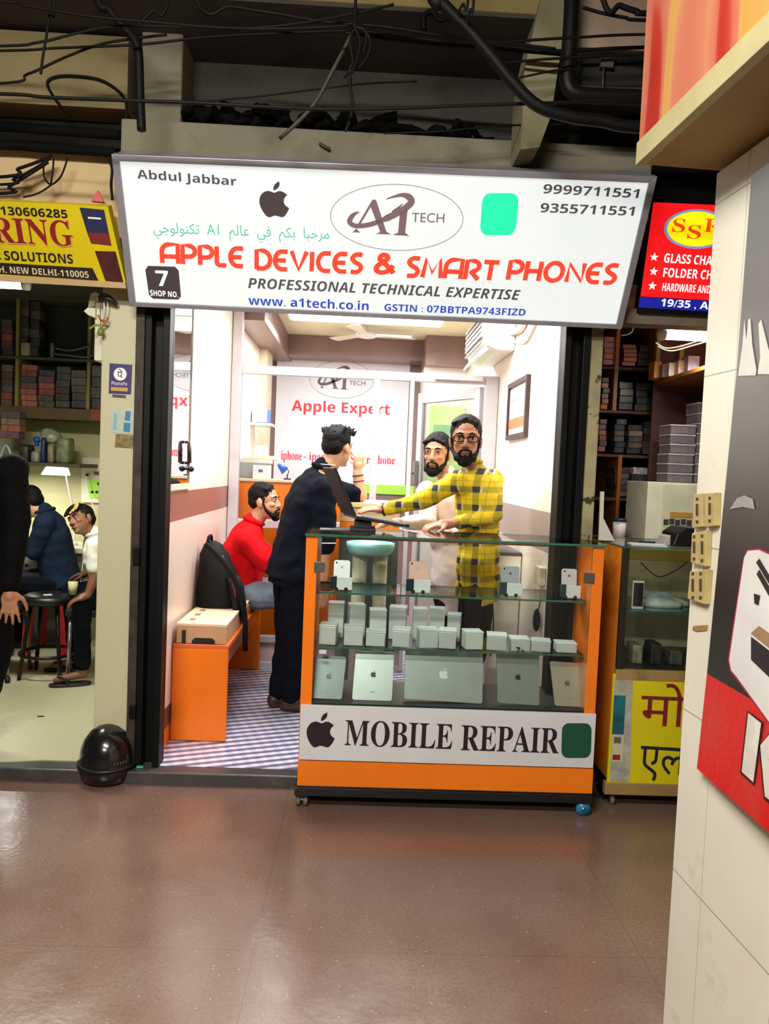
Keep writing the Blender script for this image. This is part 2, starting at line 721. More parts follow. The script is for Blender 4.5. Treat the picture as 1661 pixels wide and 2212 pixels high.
# the middle shop
mb = MB(); mb.bx(-1.04, -0.93, 3.7, 7.75, 0.0, 2.8)
struct('wall_left', mb, m_bands('left_wall_paint', [(1.35, '8f6058'), (1.20, 'ecd9cd'), (0.26, '5a3a32'), (0.155, 'f07a12')], 'f6eadd'))
mb = MB(); mb.bx(0.96, 1.05, 3.7, 7.75, 0.0, 2.8)
struct('wall_right', mb, m_bands('right_wall_paint', [(1.325, 'a2948c'), (1.12, 'eee2d6'), (0.2, '6a4a42')], 'f8ecdf'))
mb = MB(); mb.bx(-0.93, 0.96, 7.66, 7.75, 0.0, 2.8); struct('wall_back', mb, MAUVE)
mb = MB(); mb.bx(-1.04, 1.05, 3.7, 7.75, 2.74, 2.84); struct('ceiling_shop', mb, M('cream_ceiling', 'eadfbf', 0.6, 0, 0.03))
mb = MB(); mb.bx(-0.93, -0.72, 5.56, 7.66, 2.53, 2.74); mb.bx(-0.72, 0.55, 7.3, 7.66, 2.55, 2.74)
struct('trim_2', mb, MAUVE)
mb = MB(); mb.bx(0.55, 0.96, 7.0, 7.66, 2.48, 2.74); struct('trim_3', mb, MAUVE)
mb = MB(); mb.bx(0.56, 0.96, 7.2, 7.66, 0.06, 2.48); struct('wall_alcove', mb, WHITE_PAINT)
mb = MB(); mb.bx(-0.93, -0.86, 6.9, 7.3, 0.06, 2.53); struct('trim_4', mb, M('beige_post', 'd8c6ac', 0.5))

# shutter channels at both jambs
mb = MB()
mb.bx(-1.045, -1.005, 3.575, 3.7, 0.06, 2.62, 1)
mb.bx(-1.005, -0.893, 3.65, 3.68, 0.06, 2.62)
mb.bx(-0.925, -0.893, 3.585, 3.65, 0.06, 2.62)
mb.bx(-1.005, -0.975, 3.585, 3.66, 0.06, 2.62)
mb.bx(-1.03, -1.0, 3.56, 3.60, 1.02, 1.10); mb.bx(-1.03, -1.0, 3.56, 3.60, 0.30, 0.36)
struct('trim_5', mb, [BLACK_TRACK, RUST_TRACK], 0.003)
mb = MB()
mb.bx(0.93, 1.05, 3.66, 3.7, 0.06, 2.62); mb.bx(0.93, 0.96, 3.585, 3.66, 0.06, 2.62); mb.bx(1.015, 1.05, 3.585, 3.66, 0.06, 2.62)
struct('trim_6', mb, BLACK_TRACK, 0.003)
mb = MB(); mb.bx(-1.205, -1.045, 3.6, 6.5, 0.0, 2.9); struct('wall_pillar_left', mb, PILLAR, 0.004)
mb = MB(); mb.bx(1.05, 1.112, 3.6, 6.0, 0.0, 2.9); struct('wall_pillar_right', mb, PILLAR_WORN, 0.004)

# neighbours' rooms
mb = MB(); mb.bx(-7, -1.2, 6.45, 6.55, 0, 3.0); struct('wall_back_left', mb, OLIVE_WALL)
mb = MB(); mb.bx(-7, -1.2, 3.62, 6.55, 2.72, 2.8); struct('ceiling_left', mb, CONCRETE_DARK)
mb = MB(); mb.bx(1.1, 4.5, 5.2, 5.3, 0, 3.0); struct('wall_back_right', mb, BROWN_WOOD)
mb = MB(); mb.bx(1.1, 4.5, 3.62, 5.3, 2.42, 2.5); struct('ceiling_right', mb, M('grey_brown_soffit', '5c4c3a', 0.7))
mb = MB(); mb.bx(1.112, 4.5, 3.52, 3.62, at(1400, 700, 3.52).z, at(1400, 668, 3.52).z); struct('trim_9', mb, M('grey_brown_beam', '776a58', 0.7, 0, .12))
mb = MB(); mb.bx(2.55, 2.65, 3.62, 5.3, 0, 2.5); struct('wall_right_shop', mb, TAN_WOOD)

# above the shops: lintel, recess, beams and slab
mb = MB(); mb.bx(-1.06, 1.20, 3.34, 3.64, 2.62, 2.93); struct('wall_lintel', mb, CONCRETE, 0.01)
mb = MB(); mb.bx(-7, 4.5, 3.64, 3.8, 2.62, 4.1); struct('wall_upper', mb, CONCRETE_DARK)
mb = MB(); mb.bx(-7, 4.5, 3.15, 3.64, 3.34, 4.1)
struct('ceiling_beam', mb, YELLOW_PAINT, 0.015)
mb = MB(); mb.bx(-7, 4.5, 3.155, 3.64, 3.325, 3.34); struct('ceiling_beam_shade', mb, m_dirty('shaded_beam_underside', '4a4842', '2a2824', 0.6, 2.2, 0.95))  # thin slab added under the beam, dark grey to paint its underside's shade
mb = MB(); mb.bx(-7, 4.5, -3.5, 3.15, 4.0, 4.1); struct('ceiling', mb, YELLOW_PAINT)
a, b = at(303, 200, 3.42), at(392, 200, 3.42)
mb = MB(); mb.bx(a.x, b.x, 3.42, 3.64, 2.93, 3.34); struct('wall_pier', mb, CONCRETE, 0.01)
# raking concrete fin at the right
f1 = [at(1172, -20, 3.1), at(1232, -20, 3.1), at(1190, 250, 3.1), at(1165, 318, 3.1), at(1125, 322, 3.1), at(1133, 150, 3.1)]
mb = MB(); mb.prism(f1, (0, 0.22, 0)); struct('wall_fin', mb, m_dirty('pale_concrete', '8d8566', '5a523c', 0.6, 4, 0.9))
c0, c1 = at(1255, -30, 3.05), at(1420, 112, 3.05)
mb = MB(); mb.bx(c0.x, c1.x + 0.6, 3.05, 3.15, c1.z, c0.z + 0.3); struct('wall_panel_upper', mb, m_dirty('pinkish_plaster', 'a08a78', '6a584a', 0.5, 3, 0.9))
# left fascia: lit ledge, dark slot, cream board under it
p0, p1 = at(0, 245, 3.45), at(270, 130, 3.45)
mb = MB(); mb.bx(-7, -1.06, 3.42, 3.64, 3.0, 3.30); struct('wall_ledge_left', mb, m_dirty('tan_plaster', '8b7d58', '5b5038', 0.6, 2.5, 0.9))
mb = MB(); mb.bx(-7, -1.06, 3.46, 3.66, 2.47, 2.82); struct('wall_fascia_left', mb, CREAM_FASCIA)
mb = MB(); mb.bx(-7, -1.06, 3.56, 3.64, 2.82, 3.0); struct('trim_7', mb, DARK)
mb = MB(); mb.bx(1.2, 3.2, 3.60, 3.64, 2.47, 3.2); struct('trim_8', mb, DARK)

# tiled wall in front at the right: its far end is a corner two metres from the camera
dv = ray(672, 1032)
WDIR = V((dv.x, dv.y, 0)).normalized()            # along the wall, away from the camera
WN = V((-WDIR.y, WDIR.x, 0))                      # out of its face
if WN.x > 0:
    WN = -WN
WC = V((0.888, 2.0, 0))


def m_walltile():
    t = NT('white_glazed_wall_tile')
    p = t.pos()
    d = t.new('ShaderNodeVectorMath', operation='DOT_PRODUCT')
    t.put(d.inputs[0], p)
    d.inputs[1].default_value = WDIR
    u = d.outputs['Value']
    x, y, z = t.xyz(p)
    u0 = WC.dot(WDIR) - 0.15
    j = t.math('MAXIMUM', t.line(u, 0.30, u0, 0.0016), t.line(z, 0.44, 0.46, 0.003))
    c = t.mix(t.math('MULTIPLY', t.step(t.noise(p, 2.2, 4), 0.4, 0.75), 0.5), rgb('dfdbcd'), rgb('cfc9a8'))
    st = t.step(t.noise(p, 7, 6, 0.7), 0.6, 0.75)
    c = t.mix(t.math('MULTIPLY', st, 0.35), c, rgb('a8966a'))
    c = t.mix(t.math('MULTIPLY', j, 0.8), c, rgb('77705f'))
    t.color(c)
    t.b.inputs['Roughness'].default_value = 0.25
    return t.m


def wp(s, h, out=0.0):
    """point s metres towards the camera from the corner, h up, out from the face"""
    return WC - WDIR * s + V((0, 0, h)) + WN * out


mb = MB()
q = [wp(0, -0.1), wp(2.6, -0.1), wp(2.6, -0.1, -0.9), wp(0, -0.1, -0.9)]
mb.prism(q, (0, 0, 2.40))
struct('wall_tiled', mb, m_walltile())

# ================================================================== SIGNS
def lit(name, c, e):
    return M(name, c, 0.4, 0, 0, emit=e)


# ---- the big lit sign box over the shop
BL, BR, TL = at(283, 658, 3.5), at(1340, 707, 3.5), at(245, 335, 3.19)
xx = (BR - BL).normalized()
nn = xx.cross(TL - BL).normalized()
uu = nn.cross(xx)
SW = (BR - BL).length
SH = (TL - BL).dot(uu)
TR = onp(1415, 383, BL, nn)


def sg(u, v, out=0.0):
    a, b = u / SW, v / SH
    return (BL * (1 - a) + BR * a) * (1 - b) + (TL * (1 - a) + TR * a) * b + nn * out


sign = thing('shop_sign', 'big white lit sign box leaning out over the middle shop opening', 'sign', sg(SW / 2, 0, -0.06))
mb = MB(); mb.prism([sg(0, 0, -0.12), sg(SW, 0, -0.12), sg(SW, SH, -0.12), sg(0, SH, -0.12)], nn * 0.118)
mb.build('casing', GREY_ALU, sign)
mb = MB()
fw = 0.024
fb = 0.015
ft = 0.020
for q in ([(-.005, -.005), (SW + .005, -.005), (SW - fw, fb), (fw, fb)], [(SW + .005, -.005), (SW + .005, SH + .005), (SW - fw, SH - ft), (SW - fw, fb)],
          [(SW + .005, SH + .005), (-.005, SH + .005), (fw, SH - ft), (SW - fw, SH - ft)], [(-.005, SH + .005), (-.005, -.005), (fw, fb), (fw, SH - ft)]):
    mb.prism([sg(*p, -0.03) for p in q], nn * 0.042)
mb.build('frame', M('sign_frame_aluminium', '9d9ca3', 0.4, 0.35, 0.08, 6), sign, 0.002)
mb = MB(); mb.prism([sg(fw, fb, -0.004), sg(SW - fw, fb, -0.004), sg(SW - fw, SH - ft, -0.004), sg(fw, SH - ft, -0.004)], nn * 0.006)


def m_face():
    t = NT('backlit_white_flex')
    p = t.pos()
    x, y, z = t.xyz(p)
    n = t.step(t.noise(p, 2.1, 2), 0.3, 0.7)
    c = t.mix(n, rgb('e9f0ee'), rgb('f7f7f7'))
    t.color(rgb('a4a8a6'))
    t.put(t.b.inputs['Emission Color'], c)
    t.b.inputs['Emission Strength'].default_value = 0.76
    t.b.inputs['Roughness'].default_value = 0.35
    return t.m


mb.build('face', m_face(), sign)
SP = Plane(sg(0, 0, 0.004), nn, 0.001)
GREYT = lit('backlit_grey_letter', '4a454c', 0.55)
DARKT = lit('backlit_dark_mark', '3d3436', 0.55)
BROWNT = lit('backlit_brown_mark', '6b565a', 0.7)
REDT = lit('backlit_red_letter', 'f0402c', 0.72)
TEAL = lit('backlit_teal_letter', '58b394', 0.55)
GREENT = lit('backlit_green', '1fd6a0', 0.75)
BLUET = lit('backlit_blue_letter', '2740a8', 0.7)
LIGHTT = lit('backlit_pale_letter', 'efefef', 0.75)
put_text(sign, SP, 'Abdul Jabbar', (297, 385), (511, 401), 20, GREYT, 'bold')
put_text(sign, SP, '9999711551', (1172, 417), (1378, 428), 20, GREYT, 'bold')
put_text(sign, SP, '9355711551', (1166, 458), (1368, 466), 20, GREYT, 'bold')


def rev(*c):
    return ''.join(chr(x) for x in reversed(c))


ARAB = '  '.join([rev(0xFE97, 0xFEDC, 0xFEE8, 0xFEEE, 0xFEDF, 0xFEEE, 0xFE9F, 0xFEF2), 'A1', rev(0xFECB, 0xFE8E, 0xFEDF, 0xFEE2),
                  rev(0xFED3, 0xFEF2), rev(0xFE91, 0xFEDC, 0xFEE2), rev(0xFEE3, 0xFEAE, 0xFEA3, 0xFE92, 0xFE8E)])
put_text(sign, SP, ARAB, (333, 515), (711, 529), 36, TEAL)
put_text(sign, SP, 'PROFESSIONAL TECHNICAL EXPERTISE', (536, 622), (1122, 648), 22, GREYT, 'slant')
put_text(sign, SP, 'www. a1tech.co.in', (537, 658), (796, 670), 20, BLUET, 'bold')
put_text(sign, SP, 'GSTIN : 07BBTPA9743FIZD', (830, 671), (1134, 682), 15, BLUET, 'bold')
fruit(sign, SP, 563, 392, 628, 469, DARKT)
badge(sign, SP, 1036, 417, 1113, 508, GREENT)
quad(sign, SP, [(314, 583), (320, 574), (378, 576), (386, 584), (391, 640), (385, 647), (331, 645), (322, 637)], DARKT, 'number_plate')
put_text(sign, SP, '7', (339, 617), (366, 618), 33, LIGHTT, 'bold', 2)
put_text(sign, SP, 'SHOP NO.', (325, 638), (385, 642), 12, LIGHTT, 'bold', 2)
put_text(sign, SP, 'TECH', (889, 479), (959, 481), 20, BROWNT)

# the red headline: rounded display capitals drawn as strokes
SQ = arc
GL = {
    'A': (.84, [[(.02, 0), (.02, .55)] + arc(.42, .58, .40, .40, 180, 100, 6) + [(.82, .98), (.82, 0)], [(.05, .36), (.8, .36)]]),
    'P': (.72, [[(.08, 0), (.08, .96)] + arc(.40, .68, .30, .28, 90, -90, 8) + [(.12, .40)]]),
    'L': (.56, [[(.06, 1), (.06, .2)] + arc(.22, .18, .16, .14, 180, 270, 4) + [(.54, .04)]]),
    'E': (.70, [[(.68, .95)] + arc(.42, .5, .38, .46, 95, 265, 12) + [(.68, .05)], [(.1, .5), (.6, .5)]]),
    'D': (.84, [[(.08, .0), (.08, .96)] + arc(.36, .5, .42, .46, 90, -90, 12) + [(.08, .04)]]),
    'V': (.86, [[(.04, 1), (.42, .06), (.82, 1)]]),
    'I': (.22, [[(.1, 0), (.1, 1)]]),
    'C': (.72, [[(.70, .95)] + arc(.44, .5, .38, .46, 95, 265, 12) + [(.70, .05)]]),
    'S': (.66, [smooth2([(.62, .94), (.30, .95), (.10, .76), (.25, .57), (.48, .45), (.58, .27), (.42, .06), (.06, .05)], 4)]),
    '&': (.88, [smooth2([(.84, .02), (.50, .44), (.22, .72), (.28, .92), (.46, .94), (.54, .78), (.36, .58), (.12, .38), (.10, .14), (.34, .04), (.62, .16), (.80, .42)], 4)]),
    'M': (1.0, [[(.04, 0), (.16, .96), (.50, .25), (.84, .96), (.96, 0)]]),
    'R': (.78, [[(.08, 0), (.08, .96)] + arc(.40, .70, .30, .26, 90, -90, 8) + [(.30, .44), (.74, 0)]]),
    'T': (.76, [[(.0, .94), (.76, .94)], [(.38, .94), (.38, 0)]]),
    'H': (.82, [[(.08, 0), (.08, 1)], [(.74, 0), (.74, 1)], [(.08, .5), (.74, .5)]]),
    'O': (.96, [arc(.48, .5, .42, .46, 0, 360, 20)]),
    'N': (.88, [[(.08, 0), (.08, .94), (.80, .06), (.80, 1)]]),
}


def headline(parent, plane, words, mat, hpx):
    for word, x0, y0, x1, y1 in words:
        mb = MB()
        adv = [GL[c][0] for c in word]
        tot = sum(adv) + 0.14 * (len(word) - 1)
        L, R_, T = plane.p(x0, y0), plane.p(x1, y1), plane.p(x0, y0 - hpx)
        x = (R_ - L).normalized()
        y = plane.N.cross(x)
        h = (T - L).dot(y)
        sx = (R_ - L).length / tot
        cx = 0
        for c, a_ in zip(word, adv):
            for st in GL[c][1]:
                ribbon(mb, lambda u, v, cx=cx: L + x * ((cx + u) * sx + 0.05 * v * h) + y * (v * h), st, .235)
            cx += a_ + .14
        mb.build('lettering', mat, parent)


headline(sign, SP, [('APPLE', 350, 568, 526, 577), ('DEVICES', 551, 581, 782, 590), ('&', 808, 590, 852, 591), ('SMART', 876, 597, 1072, 606),
                    ('PHONES', 1093, 604, 1328, 613)], REDT, 42)


# the oval mark with a swoosh across a serif A and 1
def swoosh_mark(parent, plane, box, mat, ring_mat, kring=.010):
    x0, y0, x1, y1, slope = box
    L, R_, T = plane.p(x0, y1), plane.p(x1, y1 + slope), plane.p(x0, y0)
    x = R_ - L
    y = plane.N.cross(x.normalized()) * (T - L).dot(plane.N.cross(x.normalized()))
    # unit frame of a 1661 x 877 enlargement of the mark
    fr = lambda px, py: L + x * ((px - 250) / 1295.0) + y * ((785 - py) / 680.0)
    m1 = MB()
    ribbon(m1, fr, [(250 + 647 + 647 * math.cos(t / 30 * math.pi), 445 + 340 * math.sin(t / 30 * math.pi)) for t in range(61)], 9)
    m1.build('oval_ring', ring_mat, parent)
    m2 = MB()
    flat(m2, fr, [(650, 275), (665, 265), (685, 265), (695, 280), (800, 590), (850, 618), (690, 618), (740, 596), (640, 340), (545, 520), (520, 520)])
    flat(m2, fr, [(500, 565), (535, 600), (545, 608), (460, 608), (485, 592)])
    flat(m2, fr, [(925, 400), (1000, 340), (985, 595), (1030, 628), (865, 622), (915, 596)])
    flat(m2, fr, [(845, 375), (960, 285), (920, 345), (850, 385)])
    sw = smooth2([(530, 392), (470, 430), (437, 500), (500, 540), (640, 520), (800, 450), (950, 360), (1030, 280), (1000, 225), (920, 212), (780, 258)], 5)
    n = len(sw)
    wd = []
    for i in range(n):
        t = i / (n - 1)
        wd.append(4 + 44 * max(0, math.sin(math.pi * min(1, t * 3.2))) * (t < .16) + 46 * (0.16 <= t < .5) * 1.0 + (0.5 <= t < .8) * 62 + (t >= .8) * 62 * max(0, (1 - t) / .2))
    ribbon(m2, fr, sw, wd)
    m2.build('swoosh_monogram', mat, parent)


swoosh_mark(sign, SP, (714, 393, 994, 536, 9), BROWNT, lit('backlit_ring_grey', '8f898c', 0.75))

# ---- yellow sign of the left neighbour
yBL, yBR, yTL = at(-260, 585, 3.46), at(272, 612, 3.46), at(-260, 415, 3.32)
yx = (yBR - yBL).normalized(); yn = yx.cross(yTL - yBL).normalized()
YP = Plane(yBR, yn, 0.002)
ys = thing('yellow_shop_sign', 'yellow sign board with red serif capitals over the left shop', 'sign', yBR - yx * 0.5)
mb = MB(); mb.prism([YP.p(-260, 582, 0), YP.p(272, 612, 0), YP.p(233, 446, 0), YP.p(-260, 421, 0)], -yn * 0.05)
mb.build('board', M('yellow_flex', 'd9c40c', 0.45, 0, 0.05, 3), ys)
mb = MB(); mb.prism([YP.p(-260, 592, -12), YP.p(274, 622, -12), YP.p(272, 610, -12), YP.p(-260, 580, -12)], yn * 0.035)
mb.build('bottom_rail', CREAM_FASCIA, ys)
MAROON = M('maroon_ink', '8c1420', 0.5, 0, 0.03)
CREAMINK = M('cream_ink', 'd8cba0', 0.5, 0, 0)
quad(ys, YP, [(-260, 574), (-260, 552), (200, 579), (213, 606)], M('brown_black_band', '241d14', 0.5), 'address_band')
put_text(ys, YP, '130606285', (3, 463), (147, 471), 18, INK, 'bold', 1.5)
put_text(ys, YP, 'RING', (-16, 525), (163, 534), 59, M('pink_outline_ink', 'e0a070', 0.5), 'serif', 1.5, 0, 'letter_shadow')
put_text(ys, YP, 'RING', (-12, 522), (160, 531), 54, MAROON, 'serif', 2)
put_text(ys, YP, 'SOLUTIONS', (11, 561), (159, 569), 20, INK, 'bold', 1.5)
put_text(ys, YP, 'L', (-12, 559), (3, 560), 20, INK, 'bold', 1.5)
put_text(ys, YP, 'GH, NEW DELHI-110005', (-14, 587), (193, 600), 14, CREAMINK, 'bold', 2)
quad(ys, YP, [(172, 448), (225, 453), (241, 530), (197, 525), (188, 500)], M('navy_print', '24264e', 0.5), 'device_picture', 1.5)
quad(ys, YP, [(191, 502), (236, 504), (241, 529), (198, 525)], M('dull_red_print', '7d2a26', 0.5), 'device_picture', 2)
quad(ys, YP, [(205, 542), (250, 543), (267, 610), (228, 606)], M('dark_plum_print', '4a1c1e', 0.5, 0, 0.2, 20), 'device_picture', 1.5)
quad(ys, YP, [(190, 468), (218, 470), (219, 474), (191, 472)], INK_WHITE, 'pale_print', 2)
mb = MB()
a = at(212, 431, 3.40)
mb.prism([at(197, 434, 3.36), at(224, 436, 3.36), at(211, 410, 3.36)], (0, 0.02, 0))
tag(mb.build('red_triangle_tag', M('pinkish_red_paint', 'c8504e', 0.5)), 'small red triangular tag standing on top of the yellow sign', 'tag')

# ---- red lit sign of the right neighbour
rBL, rBR, rTL = at(1378, 676, 3.50), at(1720, 694, 3.50), at(1411, 437, 3.40)
rx_ = (rBR - rBL).normalized(); rn = rx_.cross(rTL - rBL).normalized()
RP = Plane(rBL, rn, 0.002)
rs = thing('red_shop_sign', 'red lit sign with a yellow oval over the right shop', 'sign', rBL + rx_ * 0.4)
mb = MB(); mb.prism([RP.p(1378, 676, 0), RP.p(1720, 694, 0), RP.p(1753, 452, 0), RP.p(1411, 437, 0)], -rn * 0.06)
mb.build('casing', DARK, rs)
quad(rs, RP, [(1383, 640), (1411, 437), (1753, 452), (1720, 660)], lit('backlit_red_flex', 'f01418', 0.85), 'face')
quad(rs, RP, [(1381, 641), (1379, 664), (1718, 684), (1721, 661)], lit('backlit_navy_band', '141f94', 0.6), 'address_band')
fr = frame_px(RP, (1428, 534), (1568, 541), (1428, 448), 2)
mb = MB(); flat(mb, fr, arc(.5, .5, .5, .5, 0, 360, 40)[:-1]); mb.build('oval', lit('backlit_blue_ring', '7890c8', 0.7), rs)
mb = MB(); fr3 = frame_px(RP, (1428, 534), (1568, 541), (1428, 448), 3); flat(mb, fr3, arc(.5, .5, .455, .44, 0, 360, 40)[:-1]); mb.build('oval', lit('backlit_yellow', 'f6e60a', 0.85), rs)
ORT = lit('backlit_orange_letter', 'f04a10', 0.8)
for ch, x0, y0, x1, y1 in (('S', 1450, 501, 1477, 502), ('S', 1482, 515, 1511, 516), ('R', 1518, 501, 1556, 503)):
    put_text(rs, RP, ch, (x0, y0), (x1, y1), 29, ORT, 'serif', 4)
WT = lit('backlit_white_letter', 'fbf3f0', 0.9)
put_text(rs, RP, 'GLASS CHA', (1433, 567), (1536, 573), 20, WT, 'bold', 2)
put_text(rs, RP, 'FOLDER CH', (1431, 598), (1536, 604), 20, WT, 'bold', 2)
put_text(rs, RP, 'HARDWARE AND', (1429, 628), (1533, 634), 17, WT, 'bold', 2)
put_text(rs, RP, '19/35 , A', (1426, 661), (1528, 668), 16, WT, 'bold', 2)
for cx, cy in ((1411, 555), (1410, 586), (1407, 617)):
    fr = frame_px(RP, (cx - 10, cy + 10), (cx + 10, cy + 11), (cx - 10, cy - 10), 2)
    mb = MB(); flat(mb, fr, [(.5 + (.5 if i % 2 == 0 else .2) * math.sin(i * math.pi / 5), .5 + (.5 if i % 2 == 0 else .2) * math.cos(i * math.pi / 5)) for i in range(10)])
    mb.build('star', WT, rs)

# ---- overhead sign box at the upper right, along the tiled wall
X0 = WC + WN * 0.20
sb = thing('overhead_sign_box', 'big overhead sign box with red and orange picture at upper right', 'sign', V((X0.x, X0.y, 2.28)))


def sp(s, h, out):
    return WC - WDIR * s + WN * out + V((0, 0, h))


dlow = onp(1376, 358, WC + WN * 0.20, WN)
zl = dlow.z
s0 = (WC - dlow).dot(WDIR)
mb = MB(); mb.prism([sp(s0 + .004, zl + .003, 0.178), sp(2.6, zl + .003, 0.178), sp(2.6, zl + .003, -1.0), sp(s0 + .004, zl + .003, -1.0)], (0, 0, 0.02))
mb.build('underside', m_dirty('stained_plywood', 'a88a58', '5a4426', 0.7, 5, 0.8), sb)
mb = MB(); mb.prism([sp(s0, zl, 0.205), sp(2.6, zl, 0.205), sp(2.6, zl, 0.18), sp(s0, zl, 0.18)], (0, 0, 0.058))
mb.build('bottom_rail', M('cream_rail', 'b3a97e', 0.6, 0, 0.08, 5), sb, 0.002)


def m_blaze():
    t = NT('red_orange_picture_print')
    p = t.pos()
    mp = t.new('ShaderNodeMapping')
    t.put(mp.inputs['Vector'], p)
    mp.inputs['Location'].default_value = (0.35, 0.62, 0.2)
    mp.inputs['Scale'].default_value = (5.2, 5.2, 1.15)
    n = t.new('ShaderNodeTexNoise')
    t.put(n.inputs['Vector'], mp.outputs[0])
    n.inputs['Scale'].default_value = 1.0
    n.inputs['Detail'].default_value = 1.2
    n.inputs['Distortion'].default_value = 0.9
    r = t.new('ShaderNodeValToRGB')
    t.put(r.inputs[0], n.outputs[0])
    r.color_ramp.elements[0].color = rgb('a82c22')
    r.color_ramp.elements[0].position = 0.30
    r.color_ramp.elements[1].color = rgb('c4924a')
    r.color_ramp.elements[1].position = 0.66
    for pp_, cc_ in ((0.38, 'b43a30'), (0.42, 'be6450'), (0.54, 'c4785e'), (0.58, 'c8985a')):
        e = r.color_ramp.elements.new(pp_)
        e.color = rgb(cc_)
    t.color(r.outputs[0])
    t.b.inputs['Roughness'].default_value = 0.4
    return t.m


mb = MB(); mb.prism([sp(s0 + .004, zl + .058, 0.20), sp(2.6, zl + .058, 0.20), sp(2.6, zl + .058, 0.05), sp(s0 + .004, zl + .058, 0.05)], (0, 0, 1.2))
mb.build('picture_face', m_blaze(), sb)
mb = MB(); mb.prism([sp(s0 + .01, zl + .03, 0.05), sp(2.6, zl + .03, 0.05), sp(2.6, zl + .03, -1.0), sp(s0 + .01, zl + .03, -1.0)], (0, 0, 1.2))
mb.build('back_box', BROWN_WOOD, sb)

# ---- display board on the tiled wall
BX = 0.872
bd = thing('wall_banner', 'black and red advertising board fixed on the tiled wall', 'banner', onx(1505, 1660, BX))
bq = [onx(1623, 380, BX), onx(1590, 812, BX), onx(1505, 1660, BX)]
far = 0.9
zt, zb_ = bq[0].z, bq[2].z
BP = Plane(bq[2], (-1, 0, 0), 0.001)


def bp(Y, z, out=0.0):
    return V((BX - out, Y, z))


def m_black_board():
    t = NT('black_board_print')
    p = t.pos()
    x, y, z = t.xyz(p)
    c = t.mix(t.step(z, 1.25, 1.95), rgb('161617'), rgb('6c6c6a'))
    s_ = t.math('MULTIPLY', t.step(t.noise(p, 22, 5, 0.7), 0.66, 0.70), 0.35)
    t.color(t.mix(s_, c, rgb('9a9a98')))
    t.b.inputs['Roughness'].default_value = 0.3
    return t.m


zr = onx(1527, 1455, BX)
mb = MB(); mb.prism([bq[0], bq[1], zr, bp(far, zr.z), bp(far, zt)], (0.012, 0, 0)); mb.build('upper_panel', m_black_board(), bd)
mb = MB(); mb.prism([zr, bq[2], bp(far, zb_), bp(far, zr.z)], (0.012, 0, 0)); mb.build('lower_panel', m_dirty('red_board_print', 'd0100f', 'b8463a', 0.5, 4, 0.35), bd)
wq = [onx(*p, BX - .001) for p in ((1608, 1205), (1616, 1190), (1640, 1188), (1700, 1215), (1720, 1640), (1592, 1462), (1580, 1448), (1576, 1425))]
mb = MB(); mb.add([onx(*p, BX - .001) for p in ((1605, 1207), (1613, 1188), (1640, 1184), (1700, 1210), (1720, 1648), (1590, 1466), (1577, 1450), (1572, 1425))], [list(range(8))]); mb.build('picture_border', M('magenta_edge', 'a81840', 0.4), bd)
mb = MB(); mb.add([p - V((.001, 0, 0)) for p in wq], [list(range(8))]); mb.build('picture_panel', M('board_white', 'dcdad6', 0.35), bd)
BQ = Plane(V((BX - .003, 0, 0)), (-1, 0, 0), 0.0)
mb = MB()
for q in ([(1633, 1215), (1640, 1206), (1690, 1290), (1690, 1310)], [(1634, 1240), (1640, 1230), (1690, 1315), (1690, 1340)], [(1622, 1375), (1700, 1435), (1700, 1500), (1622, 1425)],
          [(1628, 1282), (1642, 1286), (1638, 1308), (1629, 1303)]):
    vs = [BQ.p(*p) for p in q]; mb.add(vs, [[0, 1, 2, 3]])
mb.build('device_picture', M('charcoal_print', '1c1c22', 0.3), bd)
mb = MB(); mb.add([BQ.p(*p) - V((.0005, 0, 0)) for p in ((1622, 1368), (1640, 1352), (1700, 1395), (1700, 1430))], [[0, 1, 2, 3]]); mb.build('device_picture', M('tan_print', '9c7a5a', 0.4), bd)
mb = MB()
for q in ([(1616, 1540), (1644, 1562), (1627, 1690), (1602, 1667)], [(1642, 1610), (1700, 1540), (1700, 1600), (1660, 1640), (1700, 1720), (1700, 1760), (1652, 1720)]):
    vs = [BQ.p(*p) for p in q]; mb.add(vs, [list(range(len(vs)))])
mb.build('lettering', M('letter_cream', 'd9d5ca', 0.4, 0, 0.1, 12), bd)
mb = MB()
for q in ([(1612, 1534), (1648, 1560), (1628, 1698), (1597, 1670)], [(1637, 1612), (1705, 1528), (1705, 1772), (1648, 1726)]):
    vs = [BQ.p(*p) + V((.0012, 0, 0)) for p in q]; mb.add(vs, [list(range(len(vs)))])
mb.build('letter_shadow', M('letter_edge', '3a1210', 0.4), bd)
mb = MB()
for q in ([(1594, 812), (1603, 750), (1608, 690), (1612, 735), (1616, 690), (1621, 688), (1625, 745), (1634, 800), (1632, 811)], [(1636, 808), (1642, 770), (1638, 700), (1644, 690), (1654, 730), (1664, 770), (1700, 800), (1700, 809)]):
    vs = [onx(*p, BX - .002) for p in q]; mb.add(vs, [list(range(len(vs)))])
mb.build('white_scuff', M('scuffed_white', 'd2d1c8', 0.4), bd)
mb = MB(); vs = [onx(*p, BX - .002) for p in ((1576, 1100), (1592, 1076), (1608, 1070), (1626, 1078), (1630, 1100), (1604, 1095))]; mb.add(vs, [list(range(6))]); mb.build('tape_scrap', M('silvery_tape', '9a9a98', 0.3, 0.2), bd)

# ================================================================== THE MIDDLE SHOP
def Rz(a):
    return Matrix.Rotation(a, 3, 'Z')


def Rx(a):
    return Matrix.Rotation(a, 3, 'X')


def Ry(a):
    return Matrix.Rotation(a, 3, 'Y')


